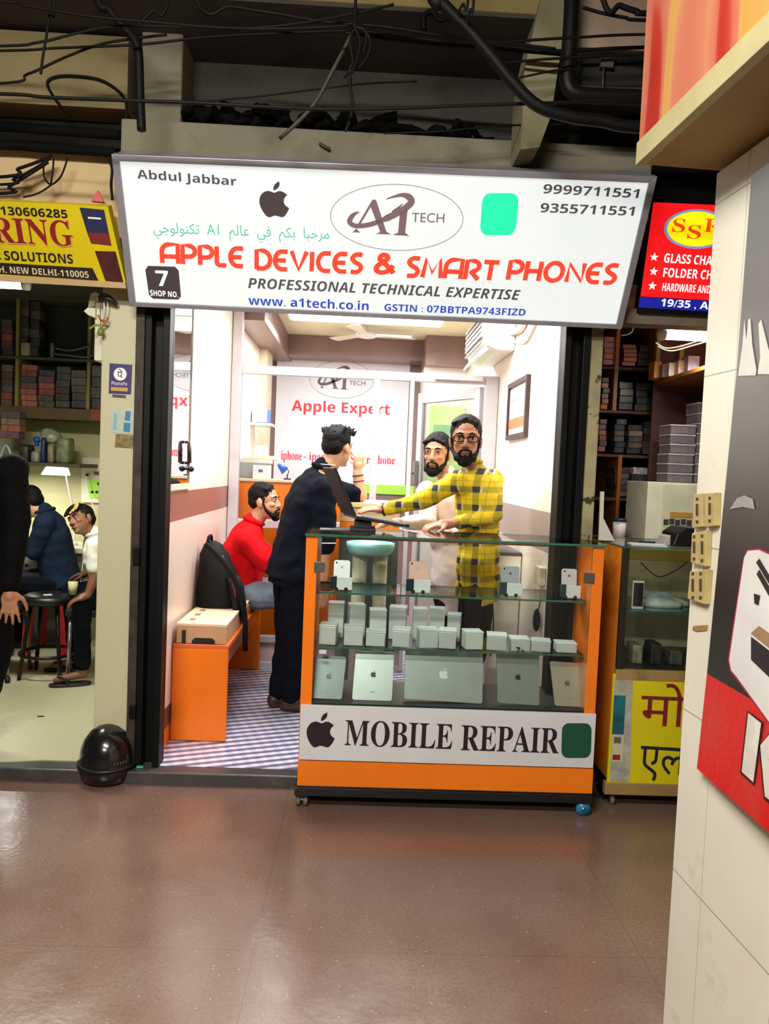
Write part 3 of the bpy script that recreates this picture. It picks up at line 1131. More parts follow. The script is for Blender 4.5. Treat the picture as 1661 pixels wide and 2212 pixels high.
# ---- ceiling lamps
def panel_lamp(label, x0, x1, y0, y1, z):
    t = thing('ceiling_light', label, 'light', ((x0 + x1) / 2, (y0 + y1) / 2, z), 'ceiling lights of the middle shop')
    mb = MB(); mb.bx(x0, x1, y0, y1, z, 2.74); mb.build('frame', WHITEP, t)
    mb = MB(); mb.bx(x0 + .02, x1 - .02, y0 + .02, y1 - .02, z - .004, z + .002); mb.build('diffuser', PANEL_ON, t)


panel_lamp('wide glowing ceiling panel over the back room, nearest the doorway', -0.62, 0.62, 5.85, 6.35, 2.69)
panel_lamp('narrow glowing ceiling panel over the front of the shop', -0.60, 0.60, 4.1, 4.7, 2.69)
panel_lamp('small glowing strip in the back ceiling, beside the brown soffit', -0.10, 0.42, 6.85, 6.98, 2.70)

# ---- poster on the back wall
po = thing('wall_poster', 'large white poster with red lettering on the back wall', 'poster', (-0.2, 7.65, 1.28))
mb = MB(); mb.bx(-0.855, 0.45, 7.645, 7.658, 1.36, 2.57); mb.build('sheet', M('pale_poster_sheet', 'e6e4ee', 0.4, 0, 0.02), po)
mb = MB(); mb.bx(-0.93, 0.54, 7.64, 7.657, 1.27, 1.36); mb.build('green_strip', LIME, po)
PP = Plane((0, 7.645, 0), (0, -1, 0), 0.003)
swoosh_mark(po, PP, (668, 778, 806, 858, 4), M('poster_grey_mark', '554e55', 0.5, 0, 0), M('poster_ring', '908c92', 0.5, 0, 0))
put_text(po, PP, 'TECH', (754, 832), (789, 833), 10, M('poster_grey_mark', '554e55'), '')
PINKR = M('poster_red', 'e0283c', 0.5, 0, 0)
put_text(po, PP, 'Apple Expert', (630, 887), (842, 896), 24, PINKR, 'bold')
put_text(po, PP, 'iphone', (607, 992), (652, 994), 19, PINKR, 'serif')
put_text(po, PP, '- ipad -', (656, 993), (715, 995), 17, PINKR, 'serif')
put_text(po, PP, 'Smartphone', (757, 1001), (853, 1003), 19, PINKR, 'serif')

# ---- mirror panel with a pull handle and lock against the left wall
mi = thing('mirror_panel', 'tall mirror panel with dark pull handle along the left wall', 'mirror', (-0.925, 4.0, 0.75))


def m_mirror():
    t = NT('mirror_silver')
    t.color(rgb('e8ecee'))
    t.b.inputs['Metallic'].default_value = 1
    t.b.inputs['Roughness'].default_value = 0.02
    return t.m


a, b = onx(378, 1072, -0.926), onx(405, 1072, -0.926)
mb = MB(); mb.bx(-0.929, -0.924, 3.72, b.y, 1.39, 2.66); mb.build('mirror', m_mirror(), mi)
mb = MB()
mb.bx(-0.929, -0.918, b.y, b.y + .03, 1.36, 2.66); mb.bx(-0.929, -0.918, 3.72, b.y, 1.36, 1.39)
mb.build('frame', M('pale_trim', 'e4d6c6', 0.4), mi)
h0, h1 = onx(409, 955, -0.90), onx(409, 1000, -0.90)
mb = MB(); mb.cyl(h0, h1, .011, n=10); mb.cyl(h0, h0 + V((-.022, 0, 0)), .008, n=8); mb.cyl(h1, h1 + V((-.022, 0, 0)), .008, n=8)
mb.build('handle', M('bronze_metal', '5a4c46', 0.35, 0.7), mi)
k0 = onx(413, 1013, -0.90)
mb = MB(); mb.ell(k0, (.016, .016, .016)); mb.cyl(k0 + V((.0, -.06, .004)), k0, .005, n=8); mb.cyl(k0, k0 + V((-.022, 0, 0)), .007, n=8); mb.build('lock', INK, mi)

# ---- aluminium and glass partition across the shop, door standing open
pa = MB()
yp0, yp1 = 5.46, 5.51
for x0, x1, z0, z1 in ((-0.925, -0.855, 0.062, 2.62), (-0.855, 0.86, 2.14, 2.20), (0.07, 0.12, 0.062, 2.14), (0.86, 0.955, 0.062, 2.2), (0.33, 0.36, 0.062, 2.14),
                       (-0.855, 0.07, 1.06, 1.12), (-0.855, 0.33, 0.24, 0.29), (-0.855, 0.33, 0.062, 0.10), (0.12, 0.33, 1.06, 1.10)):
    pa.bx(x0, x1, yp0, yp1, z0, z1)
w1 = struct('window_1', pa, ALU, 0.004)
w1.name = 'window_1'
WLOC['window_1'] = V(w1.location)
mb = MB()
for x0, x1, z0, z1 in ((-0.855, 0.07, 1.12, 2.14), (-0.855, 0.07, 0.29, 1.06), (0.12, 0.33, 1.10, 2.14)):
    mb.bx(x0, x1, 5.482, 5.488, z0, z1)
mb.build('pane', GLASS_DOOR, w1)
mb = MB(); mb.bx(-0.855, 0.33, 5.48, 5.49, 0.10, 0.24); mb.build('lower_panel', M('mauve_panel', 'c2a4a4', 0.4), w1)

# open door leaf, hinged on the right jamb and swung into the back room
H0, H1 = V((0.85, 5.53, 0)), V((0.46, 6.22, 0))
dd = (H1 - H0).normalized(); dn = V((-dd.y, dd.x, 0))
L_ = (H1 - H0).length


def leaf(mb, a, b, z0, z1, th):
    q = [H0 + dd * a - dn * th / 2, H0 + dd * b - dn * th / 2, H0 + dd * b + dn * th / 2, H0 + dd * a + dn * th / 2]
    mb.prism([p + V((0, 0, z0)) for p in q], (0, 0, z1 - z0))


mb = MB()
leaf(mb, 0, .06, .08, 2.13, .04); leaf(mb, L_ - .06, L_, .08, 2.13, .04); leaf(mb, .06, L_ - .06, 2.05, 2.13, .04); leaf(mb, .06, L_ - .06, .08, .18, .04); leaf(mb, .06, L_ - .06, .98, 1.04, .04)
d1 = struct('door_1', mb, ALU, 0.003)
mb = MB(); leaf(mb, .06, L_ - .06, 1.04, 2.05, .006); leaf(mb, .06, L_ - .06, .18, .98, .006); mb.build('pane', GLASS_DOOR, d1)
lk = H1 - dd * .03
mb = MB(); mb.box(lk + V((-.035, -.02, 1.49)), (.03, .05, .20), Rz(.4)); mb.build('lock_case', M('grey_lock', '8a8a88', 0.35, 0.6), d1)
mb = MB(); mb.ell(lk + V((-.055, -.045, 1.49)), (.010, .010, .010)); mb.build('keyhole', INK, d1)
mb = MB(); mb.bx(0.50, 0.84, 5.42, 5.46, 2.155, 2.195)
tag(mb.build('door_closer', ALU, None, 0.006), 'slim grey door closer on the partition head above the open door', 'door closer')

# ---- back room behind the glass
mb = MB(); g0, g1 = at(928, 876, 7.18), at(1035, 1050, 7.18)
mb.bx(g0.x, 0.955, 7.17, 7.195, 1.0, g0.z)
tag(mb.build('green_wall_panel', LIME, None, 0.02, 3), 'lime green panel on the wall behind the open glass door', 'panel')
oc = thing('reception_cabinet', 'orange fronted cabinet behind the glass at the left', 'cabinet', (-0.5, 5.75, 0.062))
q0, q1 = at(497, 1032, 5.72), at(602, 1032, 5.72)
mb = MB(); mb.bx(-0.92, 0.0, 5.72, 6.1, 0.062, q0.z - .02); mb.build('body', ORANGE, oc)
mb = MB(); mb.bx(-0.92, 0.01, 5.70, 6.12, q0.z - .02, q0.z); mb.build('top', M('cream_worktop', 'ddc9a8', 0.4), oc, 0.003)
zt_ = q0.z
a = at(497, 1028, 5.9); b = at(515, 985, 5.9)
mb = MB(); mb.bx(-0.91, b.x, 5.85, 5.98, zt_, b.z)
tag(mb.build('paper_box', M('pale_blue_box', 'b9cbe4', 0.5), None, .003), 'pale blue carton at the left end of the orange cabinet top', 'box')
pr = thing('desk_printer', 'grey desk printer on the orange cabinet behind glass', 'printer', (at(555, 1030, 5.95).x, 5.95, zt_))
a, b = at(520, 1030, 5.95), at(582, 1002, 5.95)
mb = MB(); mb.bx(a.x, b.x, 5.86, 6.08, zt_, b.z); mb.build('body', M('mid_grey_plastic', '8d8f90', 0.45), pr, .006)
mb = MB(); mb.bx(a.x - .01, b.x + .01, 5.86, 6.09, b.z, b.z + .03); mb.build('lid', M('light_grey_plastic', 'c4c2ba', 0.45), pr, .004)
a, b = at(548, 1033, 5.80), at(585, 1006, 5.80)
cb = thing('white_carton', 'small white carton with a blue mark in front of the desk printer', 'box', ((a.x + b.x) / 2, 5.78, zt_))
mb = MB(); mb.bx(a.x, b.x, 5.74, 5.84, zt_, b.z); mb.build('carton', WHITEP, cb, .002)
mb = MB(); m_ = at(563, 1017, 5.738); mb.box(m_, (.03, .003, .02)); mb.build('blue_mark', M('blue_print', '4a6cc0', 0.5), cb)
bl = thing('blue_desk_lamp', 'small blue clip lamp on the orange cabinet beside the poster', 'lamp', (at(610, 1030, 5.85).x, 5.85, zt_))
h = at(607, 1012, 5.85)
mb = MB(); mb.lathe([(.03, 0), (.03, .01), (.006, .014), (.006, .04)], V((h.x + .05, 5.85, zt_)), 14); mb.tube([V((h.x + .05, 5.85, zt_ + .03)), V((h.x + .06, 5.85, zt_ + .07)), V((h.x + .03, 5.85, h.z))], .004, 6); mb.build('arm', BLACKP, bl)
mb = MB(); mb.cyl(V((h.x + .03, 5.85, h.z - .015)), V((h.x - .02, 5.83, h.z + .03)), .035, .012, 14); mb.build('shade', M('bright_blue_plastic', '1458c0', 0.4), bl)
# wall shelf with a carton and cups
sh_ = at(545, 915, 6.6)
mb = MB(); x1 = at(592, 915, 6.6).x
mb.bx(-0.93, x1, 6.45, 6.75, sh_.z - .02, sh_.z)
tag(mb.build('glass_wall_shelf', M('pale_green_shelf', 'c9d6cc', 0.2), None, .002), 'pale glass shelf on the left wall of the back room', 'shelf')
mb = MB(); b = at(580, 885, 6.55); mb.bx(-0.92, b.x, 6.48, 6.7, sh_.z, b.z)
c_ = mb.build('white_device_box', M('bluish_white_card', 'dfe3ef', 0.5), None, .003)
tag(c_, 'long white carton with blue edge on the glass wall shelf', 'box')
mb = MB(); mb.bx(b.x - .09, b.x + .002, 6.476, 6.70, sh_.z + .001, sh_.z + .008); mb.bx(b.x, b.x + .004, 6.478, 6.7, sh_.z + .001, b.z - .003); mb.build('blue_edge', M('blue_print', '4a6cc0'), c_)
mb = MB(); m_ = at(565, 975, 6.2); mb.bx(m_.x - .05, m_.x + .045, 6.15, 6.25, 1.58, 1.66)
tag(mb.build('white_cup_box', WHITEP, None, .006), 'small white cube box on the beige post ledge behind glass', 'box')
mb = MB(); mb.bx(-0.93, m_.x + .12, 6.1, 6.4, 1.55, 1.58); tag(mb.build('beige_ledge', M('beige_post', 'd8c6ac'), None, .003), 'beige ledge above the desk printer in the back room', 'ledge')

# ---- air conditioner on the right wall
ac = thing('air_conditioner', 'white split air conditioner high on the right wall', 'air conditioner', (0.86, 5.25, 2.30))
prof = [(0.958, 2.62), (0.80, 2.60), (0.755, 2.54), (0.745, 2.42), (0.775, 2.335), (0.85, 2.305), (0.958, 2.305)]
mb = MB(); mb.prism([V((x, 4.95, z)) for x, z in prof], (0, 0.82, 0)); mb.build('body', WHITEP, ac, .008)
mb = MB()
for i in range(6):
    z = 2.35 + i * .035
    mb.bx(0.738, 0.752, 5.0, 5.72, z, z + .012)
mb.build('grille', M('shadow_grey_slats', '8f8a88', 0.5), ac)
mb = MB(); mb.prism([V((x, 4.99, z)) for x, z in ((0.77, 2.33), (0.80, 2.318), (0.74, 2.262), (0.73, 2.27))], (0, 0.74, 0)); mb.build('flap', WHITEP, ac)
mb = MB(); mb.tube(spline([V((0.93, 4.95, 2.42)), V((0.94, 4.7, 2.40)), V((0.94, 4.4, 2.48)), V((0.945, 4.1, 2.56)), V((0.945, 3.8, 2.60))]), .022, 10)
tag(mb.build('air_conditioner_pipe', M('white_wrapped_pipe', 'e3dbd2', 0.6), None), 'white wrapped pipe running from the air conditioner along the right wall', 'pipe')
mb = MB(); mb.tube(spline([V((0.945, 4.95, 2.36)), V((0.95, 4.6, 2.30)), V((0.95, 4.3, 2.37)), V((0.95, 3.9, 2.45))]), .008, 6)
tag(mb.build('air_conditioner_drain', M('beige_hose', 'cdbba8', 0.6), None), 'thin beige hose below the wrapped pipe on the right wall', 'hose')

# ---- framed certificate on the right wall
pf = thing('picture_frame', 'narrow dark framed certificate on the right wall', 'picture', (0.955, 4.7, 1.74))
mb = MB()
for y0, y1, z0, z1 in ((4.43, 4.46, 1.73, 2.09), (4.97, 5.0, 1.73, 2.09), (4.46, 4.97, 1.73, 1.76), (4.46, 4.97, 2.06, 2.09)):
    mb.bx(0.935, 0.96, y0, y1, z0, z1)
mb.build('frame', M('dark_wood_frame', '3a2824', 0.4), pf)
mb = MB(); mb.bx(0.948, 0.958, 4.46, 4.97, 1.76, 2.06); mb.build('print', M('pale_grey_print', 'cfcdd6', 0.4), pf)
mb = MB(); mb.bx(0.946, 0.949, 4.46, 4.97, 1.80, 1.86); mb.build('orange_band', M('orange_print', 'f0764a', 0.5), pf)
mb = MB(); mb.bx(0.946, 0.949, 4.50, 4.93, 1.97, 2.02); mb.build('title_band', M('grey_blue_print', '9aa0b8', 0.5), pf)

# ---- bench with a carton, a laptop bag
be = thing('waiting_bench', 'orange laminate bench box along the left wall', 'bench', (-0.79, 4.65, 0.062))
mb = MB(); mb.bx(-0.925, -0.642, 3.94, 3.965, 0.066, 0.545); mb.build('end_panel', ORANGE, be, .002)
mb = MB(); mb.bx(-0.925, -0.66, 5.38, 5.405, 0.066, 0.545); mb.build('end_panel', ORANGE, be, .002)
mb = MB(); mb.bx(-0.925, -0.64, 3.94, 5.41, 0.545, 0.57); mb.build('seat', M('orange_seat_board', 'd9692a', 0.35, 0, 0.05, 3), be, .003)
mb = MB(); mb.bx(-0.925, -0.69, 3.965, 5.38, 0.40, 0.545); mb.build('apron', M('orange_apron', 'e0702a', 0.4), be)
CARD = M('brown_cardboard', 'c59a70', 0.75, 0, 0.08, 8)
CARDTOP = M('pale_cardboard_lid', 'e6c8a8', 0.7, 0, 0.05, 8)
cb = thing('cardboard_box', 'flat brown cardboard carton with cut hand hole on the bench end', 'box', (-0.78, 4.15, 0.57))
mb = MB(); mb.bx(-0.91, -0.655, 3.95, 4.42, 0.571, 0.66); mb.build('box', CARD, cb, .004)
mb = MB(); mb.bx(-0.912, -0.653, 3.948, 4.422, 0.66, 0.676); mb.build('lid', CARDTOP, cb, .003)
mb = MB(); mb.prism([V((x, 3.9485, z)) for x, z in ((-.83, .5725), (-.83, .588), (-.815, .602), (-.725, .602), (-.712, .588), (-.712, .5725))], (0, -.0012, 0)); mb.build('hand_hole', INK, cb)
mb = MB(); mb.bx(-.882, -.862, 3.9465, 3.948, .572, .64); mb.build('tape', INK, cb)
mb = MB()
for y in (4.03, 4.16, 4.29):
    mb.bx(-.865, -.838, y, y + .05, .676, .6775)
mb.build('printed_label', M('brown_label', '9a7150', 0.6), cb)
c2 = thing('open_carton', 'small open carton behind the black backpack on the bench', 'box', (-0.74, 4.75, 0.57))
mb = MB(); mb.bx(-0.84, -0.655, 4.62, 4.88, 0.571, 0.64); mb.build('box', M('orange_carton', 'd8905a', 0.6), c2, .003)
mb = MB(); mb.prism([V((-0.83, 4.63, .641)), V((-0.66, 4.63, .641)), V((-0.655, 4.86, .665)), V((-0.83, 4.86, .665))], (0, 0, .004)); mb.build('flap', M('cream_paper', 'efdcb8', 0.6), c2)

bp_ = thing('backpack', 'black backpack slumped on the bench against the left wall', 'bag', (-0.80, 4.5, 0.57))
mb = MB()
rings = []
for z, cx, cy, rx, ry in ((.0, .0, 0, .115, .15), (.04, .0, .0, .135, .165), (.16, -.01, .0, .13, .16), (.30, -.03, .0, .105, .14), (.40, -.05, .01, .078, .11), (.455, -.065, .01, .045, .075), (.475, -.07, .01, .015, .03)):
    rings.append(mb.ring(V((-0.785 + cx, 4.53 + cy, .572 + z)), V((rx, 0, 0)), V((0, ry, 0)), 26, 2.6))
mb.loft(rings)
for v in mb.v:
    v += V((noise.noise(v * 9) * .012, noise.noise(v * 9 + V((5, 0, 0))) * .012, 0))
mb.build('bag_body', M('black_nylon', '0b0b0d', 0.7, 0, 0.25, 7, bump=0.2, spec=.2), bp_)
mb = MB()
rings = []
for z, cx, ry in ((.03, .12, .11), (.10, .135, .125), (.22, .115, .115), (.28, .09, .08)):
    rings.append(mb.ring(V((-0.785 + cx - .02, 4.47, .572 + z)), V((.035, 0, 0)), V((0, ry, 0)), 20, 2.5))
mb.loft(rings); mb.build('front_pocket', M('black_nylon_pocket', '0f0f12', 0.7, 0, 0.2, 7, spec=.2), bp_)
mb = MB(); mb.tube(spline([V((-.86, 4.40, 1.04)), V((-.80, 4.36, 1.0)), V((-.71, 4.34, .90)), V((-.645, 4.35, .75)), V((-.62, 4.36, .62)), V((-.618, 4.37, .50)), V((-.618, 4.40, .44))]), [.016] * 49, 8); mb.build('strap', M('black_webbing', '0a0a0c', 0.75, spec=.2), bp_)
mb = MB(); mb.tube(spline([V((-.765, 4.385, .98)), V((-.72, 4.36, .90)), V((-.69, 4.355, .82)), V((-.675, 4.36, .74))]), .006, 6); mb.build('zip', M('dark_red_zip', '7a1830', 0.5), bp_)
mb = MB(); mb.tube([V((-.87, 4.48, 1.03)), V((-.865, 4.50, 1.075)), V((-.86, 4.54, 1.08)), V((-.86, 4.57, 1.035))], .009, 8); mb.build('handle', M('black_webbing', '101012'), bp_)

# ---- service counter behind the display case
ct = thing('service_counter', 'tall orange service counter with beige top behind the display case', 'counter', (0.07, 4.85, 0.062))
mb = MB(); mb.bx(-0.11, 0.25, 4.62, 5.1, 1.12, 1.185); mb.build('orange_band', ORANGE, ct, .003)
mb = MB(); mb.bx(-0.11, 0.25, 4.62, 5.1, 1.187, 1.275); mb.build('upper_panel', M('pale_wood_panel', 'd9b48a', .4), ct, .003)
mb = MB(); mb.bx(-0.11, 0.25, 4.64, 5.1, 0.066, 1.12); mb.build('body', M('grey_green_laminate', '565c56', 0.4), ct, .003)
mb = MB(); mb.bx(-0.13, 0.27, 4.60, 5.12, 1.275, 1.305); mb.build('top', M('beige_worktop', 'e2c49a', 0.35), ct, .004)
mb = MB(); mb.bx(-0.06, 0.20, 4.628, 4.642, 0.25, 1.05); mb.build('glazed_door', M('smoky_panel', '4c5654', 0.15), ct)

# pale tub seen through the glass
tb = thing('teal_tub', 'pale teal plastic tub on frosted legs seen through the glass case', 'tub', (0.04, 4.3, 0.062))
c = at(800, 1185, 4.3)
mb = MB(); mb.lathe([(.03, 0), (.115, .012), (.135, .05), (.135, .075), (.125, .075), (.115, .03), (.02, .02)], V((c.x, 4.3, c.z - .04)), 28); mb.build('tub', M('pale_teal_plastic', '8fd0c8', 0.35), tb)
for dx in (-.07, .07):
    mb = MB(); mb.cyl(V((c.x + dx, 4.3, .062)), V((c.x + dx * .8, 4.3, c.z - .03)), .03, .042, 14); mb.build('leg', M('frosted_cream_plastic', 'c9cdb0', 0.3), tb)

# ---- display case
GREENEDGE = GLASS_EDGE
sc = thing('display_case', 'orange glass display case on castors with a MOBILE REPAIR board', 'display case', (0.43, 3.53, 0.0))
for x0, x1 in ((-.222, -.172), (1.037, 1.087)):
    mb = MB(); mb.bx(x0, x1, 3.335, 3.735, 0.10, 1.206); mb.build('side_panel', ORANGE, sc, .002)
mb = MB(); mb.bx(-.226, 1.091, 3.318, 3.742, 1.207, 1.217, 0, 1); mb.build('glass_top', [GLASS, GREENEDGE], sc)
mb = MB(); mb.bx(-.172, 1.037, 3.340, 3.346, .468, 1.205, 0, 1); mb.build('front_glass', [GLASS, GREENEDGE], sc)
for z in (.955, .712):
    mb = MB(); mb.bx(-.17, 1.035, 3.385, 3.70, z - .008, z, 0, 1); mb.build('glass_shelf', [GLASS, GREENEDGE], sc)
mb = MB(); mb.bx(-.172, 1.037, 3.70, 3.73, 1.165, 1.205); mb.build('rear_rail', M('brown_orange_rail', 'b5683a', 0.4), sc)
mb = MB(); mb.bx(-.172, 1.037, 3.345, 3.73, .448, .470); mb.build('deck', M('dark_deck_board', '343330', 0.4), sc)
mb = MB(); mb.bx(-.172, 1.037, 3.715, 3.73, .10, .448); mb.build('rear_panel', BROWN_WOOD, sc)
mb = MB(); mb.bx(-.218, 1.086, 3.318, 3.333, .222, .465); board = mb.build('name_board', M('white_sign_board', 'd2d2d4', 0.35, 0, 0.02), sc, .001)
mb = MB(); mb.bx(-.222, 1.09, 3.325, 3.345, .102, .216); mb.build('lower_panel', ORANGE, sc, .001)
mb = MB(); mb.bx(-.222, 1.09, 3.322, 3.737, .098, .104); mb.bx(-.232, 1.09, 3.316, 3.737, .060, .098); mb.build('plinth', BLACKP, sc, .002)
mb = MB(); mb.bx(-.172, 1.06, 3.33, 3.338, .214, .223); mb.build('shadow_gap', BROWN_WOOD, sc)
DP = Plane((0, 3.318, 0), (0, -1, 0), 0.0015)
fruit(board, DP, 662, 1539, 725, 1614, INK)
put_text(board, DP, 'MOBILE', (744, 1609), (976, 1618), 55, INK, 'serif')
put_text(board, DP, 'REPAIR', (995, 1620), (1206, 1627), 55, INK, 'serif')
badge(board, DP, 1212, 1562, 1276, 1637, M('dark_green_print', '0d4a36', 0.5, 0, 0))
for x, z in ((690, 1225), (1272, 1249)):
    p = at(x, z, 3.335)
    mb = MB(); mb.box(p, (.046, .014, .046)); mb.build('glass_clip', M('grey_clip', '5a5654', 0.4, 0.3), sc, .002)
# castors
def castor(x, y, r, m, twin):
    mb = MB()
    for dx in ((-.016, .016) if twin else (0,)):
        mb.cyl(V((x + dx - .009, y, r)), V((x + dx + .009, y, r)), r, n=20)
    c = mb.build('castor', m, sc)
    mb = MB(); mb.cyl(V((x, y, r * 1.3)), V((x, y, .061)), .008, n=8); mb.box(V((x, y, .055)), (.04, .04, .008)); mb.cyl(V((x - .028, y, r)), V((x + .028, y, r)), .007, n=10)
    mb.build('bracket', STEEL, c)


castor(-.20, 3.36, .027, M('grey_castor', '6d6a5c', 0.4), True)
mb = MB(); x, y, r = 1.055, 3.335, .032
mb.cyl(V((x, y - .012, r)), V((x, y + .012, r)), r, n=24); c = mb.build('castor', M('blue_castor', '1c7ca8', 0.3), sc)
mb = MB(); mb.cyl(V((x, y - .014, r)), V((x, y + .014, r)), .009, n=12); mb.box(V((x, y, .064)), (.03, .03, .006)); mb.build('bracket', STEEL, c)
castor(-.18, 3.49, .027, M('grey_castor', '6d6a5c'), True)
castor(1.04, 3.49, .027, M('grey_castor', '6d6a5c'), True)

# phones on stands along the upper shelf
SHZ1, SHZ2, DECK = .9552, .7122, .4702
PH = [(722, 1210, 757, 1262, 'f0f4f6', 'white'), (884, 1210, 924, 1262, 'e8bfb0', 'rose gold'), (1083, 1221, 1121, 1270, 'aab4bc', 'grey'), (1212, 1234, 1244, 1278, 'd8dce2', 'silver')]
wherep = ['at the left end of the upper glass shelf', 'second from the left on the upper glass shelf', 'third from the left on the upper glass shelf', 'at the right end of the upper glass shelf']
STANDW = M('white_acrylic', 'dfe9e6', 0.25)
STANDT = M('dark_teal_block', '10313a', 0.3)
for i, (x0, y0, x1, y1, cc, cn) in enumerate(PH):
    Y = 3.46
    a, b = at(x0, y0, Y + .02), at(x1, y0, Y + .02)
    cx, w, top = (a.x + b.x) / 2, b.x - a.x, (a.z + b.z) / 2
    h = max(.125, top - SHZ1 - .012)
    R = Rx(-.16)
    st = thing('phone_stand', 'clear stand with dark teal block under the %s phone, upper glass shelf' % cn, 'phone stand', (cx, Y, SHZ1), 'phone stands on the upper shelf')
    mb = MB(); mb.bx(cx - .022, cx + w / 2 + .012, Y - .032, Y - .026, SHZ1 + .006, SHZ1 + .062); mb.bx(cx - .022, cx + w / 2 + .012, Y - .03, Y + .045, SHZ1 + .004, SHZ1 + .009); mb.build('holder', STANDW, st, .001)
    mb = MB(); mb.bx(cx - w / 2 - .012, cx - .020, Y - .034, Y - .018, SHZ1 + .010, SHZ1 + .066); mb.build('block', STANDT, st, .002)
    mb = MB()
    for dx in (-.022, .022):
        mb.cyl(V((cx + dx, Y - .034, SHZ1 + .009)), V((cx + dx, Y + .03, SHZ1 + .009)), .0085, n=10)
    mb.build('foot', INK, st)
    ph = thing('smartphone', '%s smartphone shown back outward %s' % (cn, wherep[i]), 'phone', (cx, Y, SHZ1 + .01), 'smartphones on the upper shelf')
    base = V((cx, Y - .012, SHZ1 + .0105))
    mb = MB(); pts = rrect(-w / 2, 0, w / 2, h, .011)
    mb.prism([base + R @ V((u, 0, v)) for u, v in pts], R @ V((0, .008, 0))); mb.build('body', M('phone_back_' + cn, cc, 0.3, 0.2, 0.02), ph)
    mb = MB(); c = base + R @ V((-w / 2 + .012, -.0006, h - .012)); mb.cyl(c, c + R @ V((0, -.0015, 0)), .0042, n=12); mb.build('camera_lens', INK, ph)
    PLN = Plane(base, R @ V((0, -1, 0)), .0006)
    mb = MB(); fc = base + R @ V((-.006, -.0008, h * .70))
    for poly in (FRUIT, LEAF):
        mb.add([fc + R @ V((u * .012, 0, v * .012)) for u, v in poly], [list(range(len(poly)))])
    mb.build('fruit_emblem', M('emblem_grey', '4a4d52', 0.3) if i > 1 else M('emblem_pale', 'b4b8ba', 0.3), ph)

# tablets and a laptop leaning on the deck
TB = [('tablet_computer', 'dark grey tablet leaning in the bottom of the case at the left end', 'tablet', [(672, 1513), (738, 1516), (748, 1424), (684, 1420)], '5f6b66', '1c2422'),
      ('tablet_computer', 'pale silver tablet second from the left in the bottom of the case', 'tablet', [(760, 1517), (846, 1520), (851, 1413), (769, 1410)], 'b4c2ba', '1c2422'),
      ('laptop_computer', 'closed silver laptop standing in the middle of the case bottom', 'laptop', [(872, 1520), (1041, 1531), (1043, 1418), (876, 1410)], 'a3afa8', 'e6ece8'),
      ('tablet_computer', 'silver grey tablet with dark emblem right of the closed laptop', 'tablet', [(1074, 1530), (1164, 1537), (1164, 1424), (1072, 1420)], '8f9a94', '14181a'),
      ('tablet_computer', 'small tilted champagne tablet at the right end of the case bottom', 'tablet', [(1198, 1538), (1263, 1541), (1252, 1446), (1187, 1441)], 'b5b09c', '6d6658')]
for nm, lb, ca, q, cc, ec in TB:
    Yb, Yt = 3.40, 3.47
    p = [at(*q[0], Yb), at(*q[1], Yb), at(*q[2], Yt), at(*q[3], Yt)]
    dz = DECK - min(p[0].z, p[1].z) + .0005
    p = [v + V((0, 0, dz)) for v in p]
    n = (p[1] - p[0]).cross(p[3] - p[0]).normalized()      # towards the viewer
    t = thing(nm, lb, ca, (p[0] + p[1]) / 2, 'devices in the bottom of the case')
    P4 = lambda u, v: (p[0] * (1 - u) + p[1] * u) * (1 - v) + (p[3] * (1 - u) + p[2] * u) * v
    W_, H_ = (p[1] - p[0]).length, (p[3] - p[0]).length
    pts = rrect(0, 0, W_, H_, .010)
    mb = MB(); mb.prism([P4(u / W_, v / H_) for u, v in pts], -n * .009)
    mb.build('lid' if ca == 'laptop' else 'body', M('metal_' + cc, cc, 0.35, 0.55, 0.03), t)
    mb = MB(); s = .026 / W_ if ca != 'laptop' else .042 / W_
    a_ = W_ / H_
    for poly in (FRUIT, LEAF):
        mb.add([P4(.5 + (u - .5) * s, .52 + (v - .5) * s * a_) + n * .0008 for u, v in poly], [list(range(len(poly)))])
    mb.build('fruit_emblem', M('emblem_' + ec, ec, 0.3), t)
    if ca == 'tablet':
        mb = MB(); mb.add([P4(.44, .16) + n * .0008, P4(.56, .16) + n * .0008, P4(.56, .175) + n * .0008, P4(.44, .175) + n * .0008], [[0, 1, 2, 3]]); mb.build('back_print', M('faint_grey_print', '7c8580', 0.4), t)
    else:
        mb = MB(); mb.prism([P4(u / W_, v / H_) - n * .010 for u, v in pts], -n * .008); mb.build('base', M('metal_base', '4a4f4c', 0.35, 0.5), t)


# small clear cases in two rows on the middle shelf
def m_frost(name, c, k):
    t = NT(name)
    t.color(rgb(c))
    t.b.inputs['Roughness'].default_value = 0.25
    tr = t.new('ShaderNodeBsdfTransparent')
    tr.inputs[0].default_value = (.9, .95, .93, 1)
    mx = t.new('ShaderNodeMixShader')
    t.put(mx.inputs[0], k)
    t.put(mx.inputs[1], tr.outputs[0])
    t.put(mx.inputs[2], t.b.outputs[0])
    t.put([n for n in t.t.nodes if n.type == 'OUTPUT_MATERIAL'][0].inputs[0], mx.outputs[0])
    return t.m


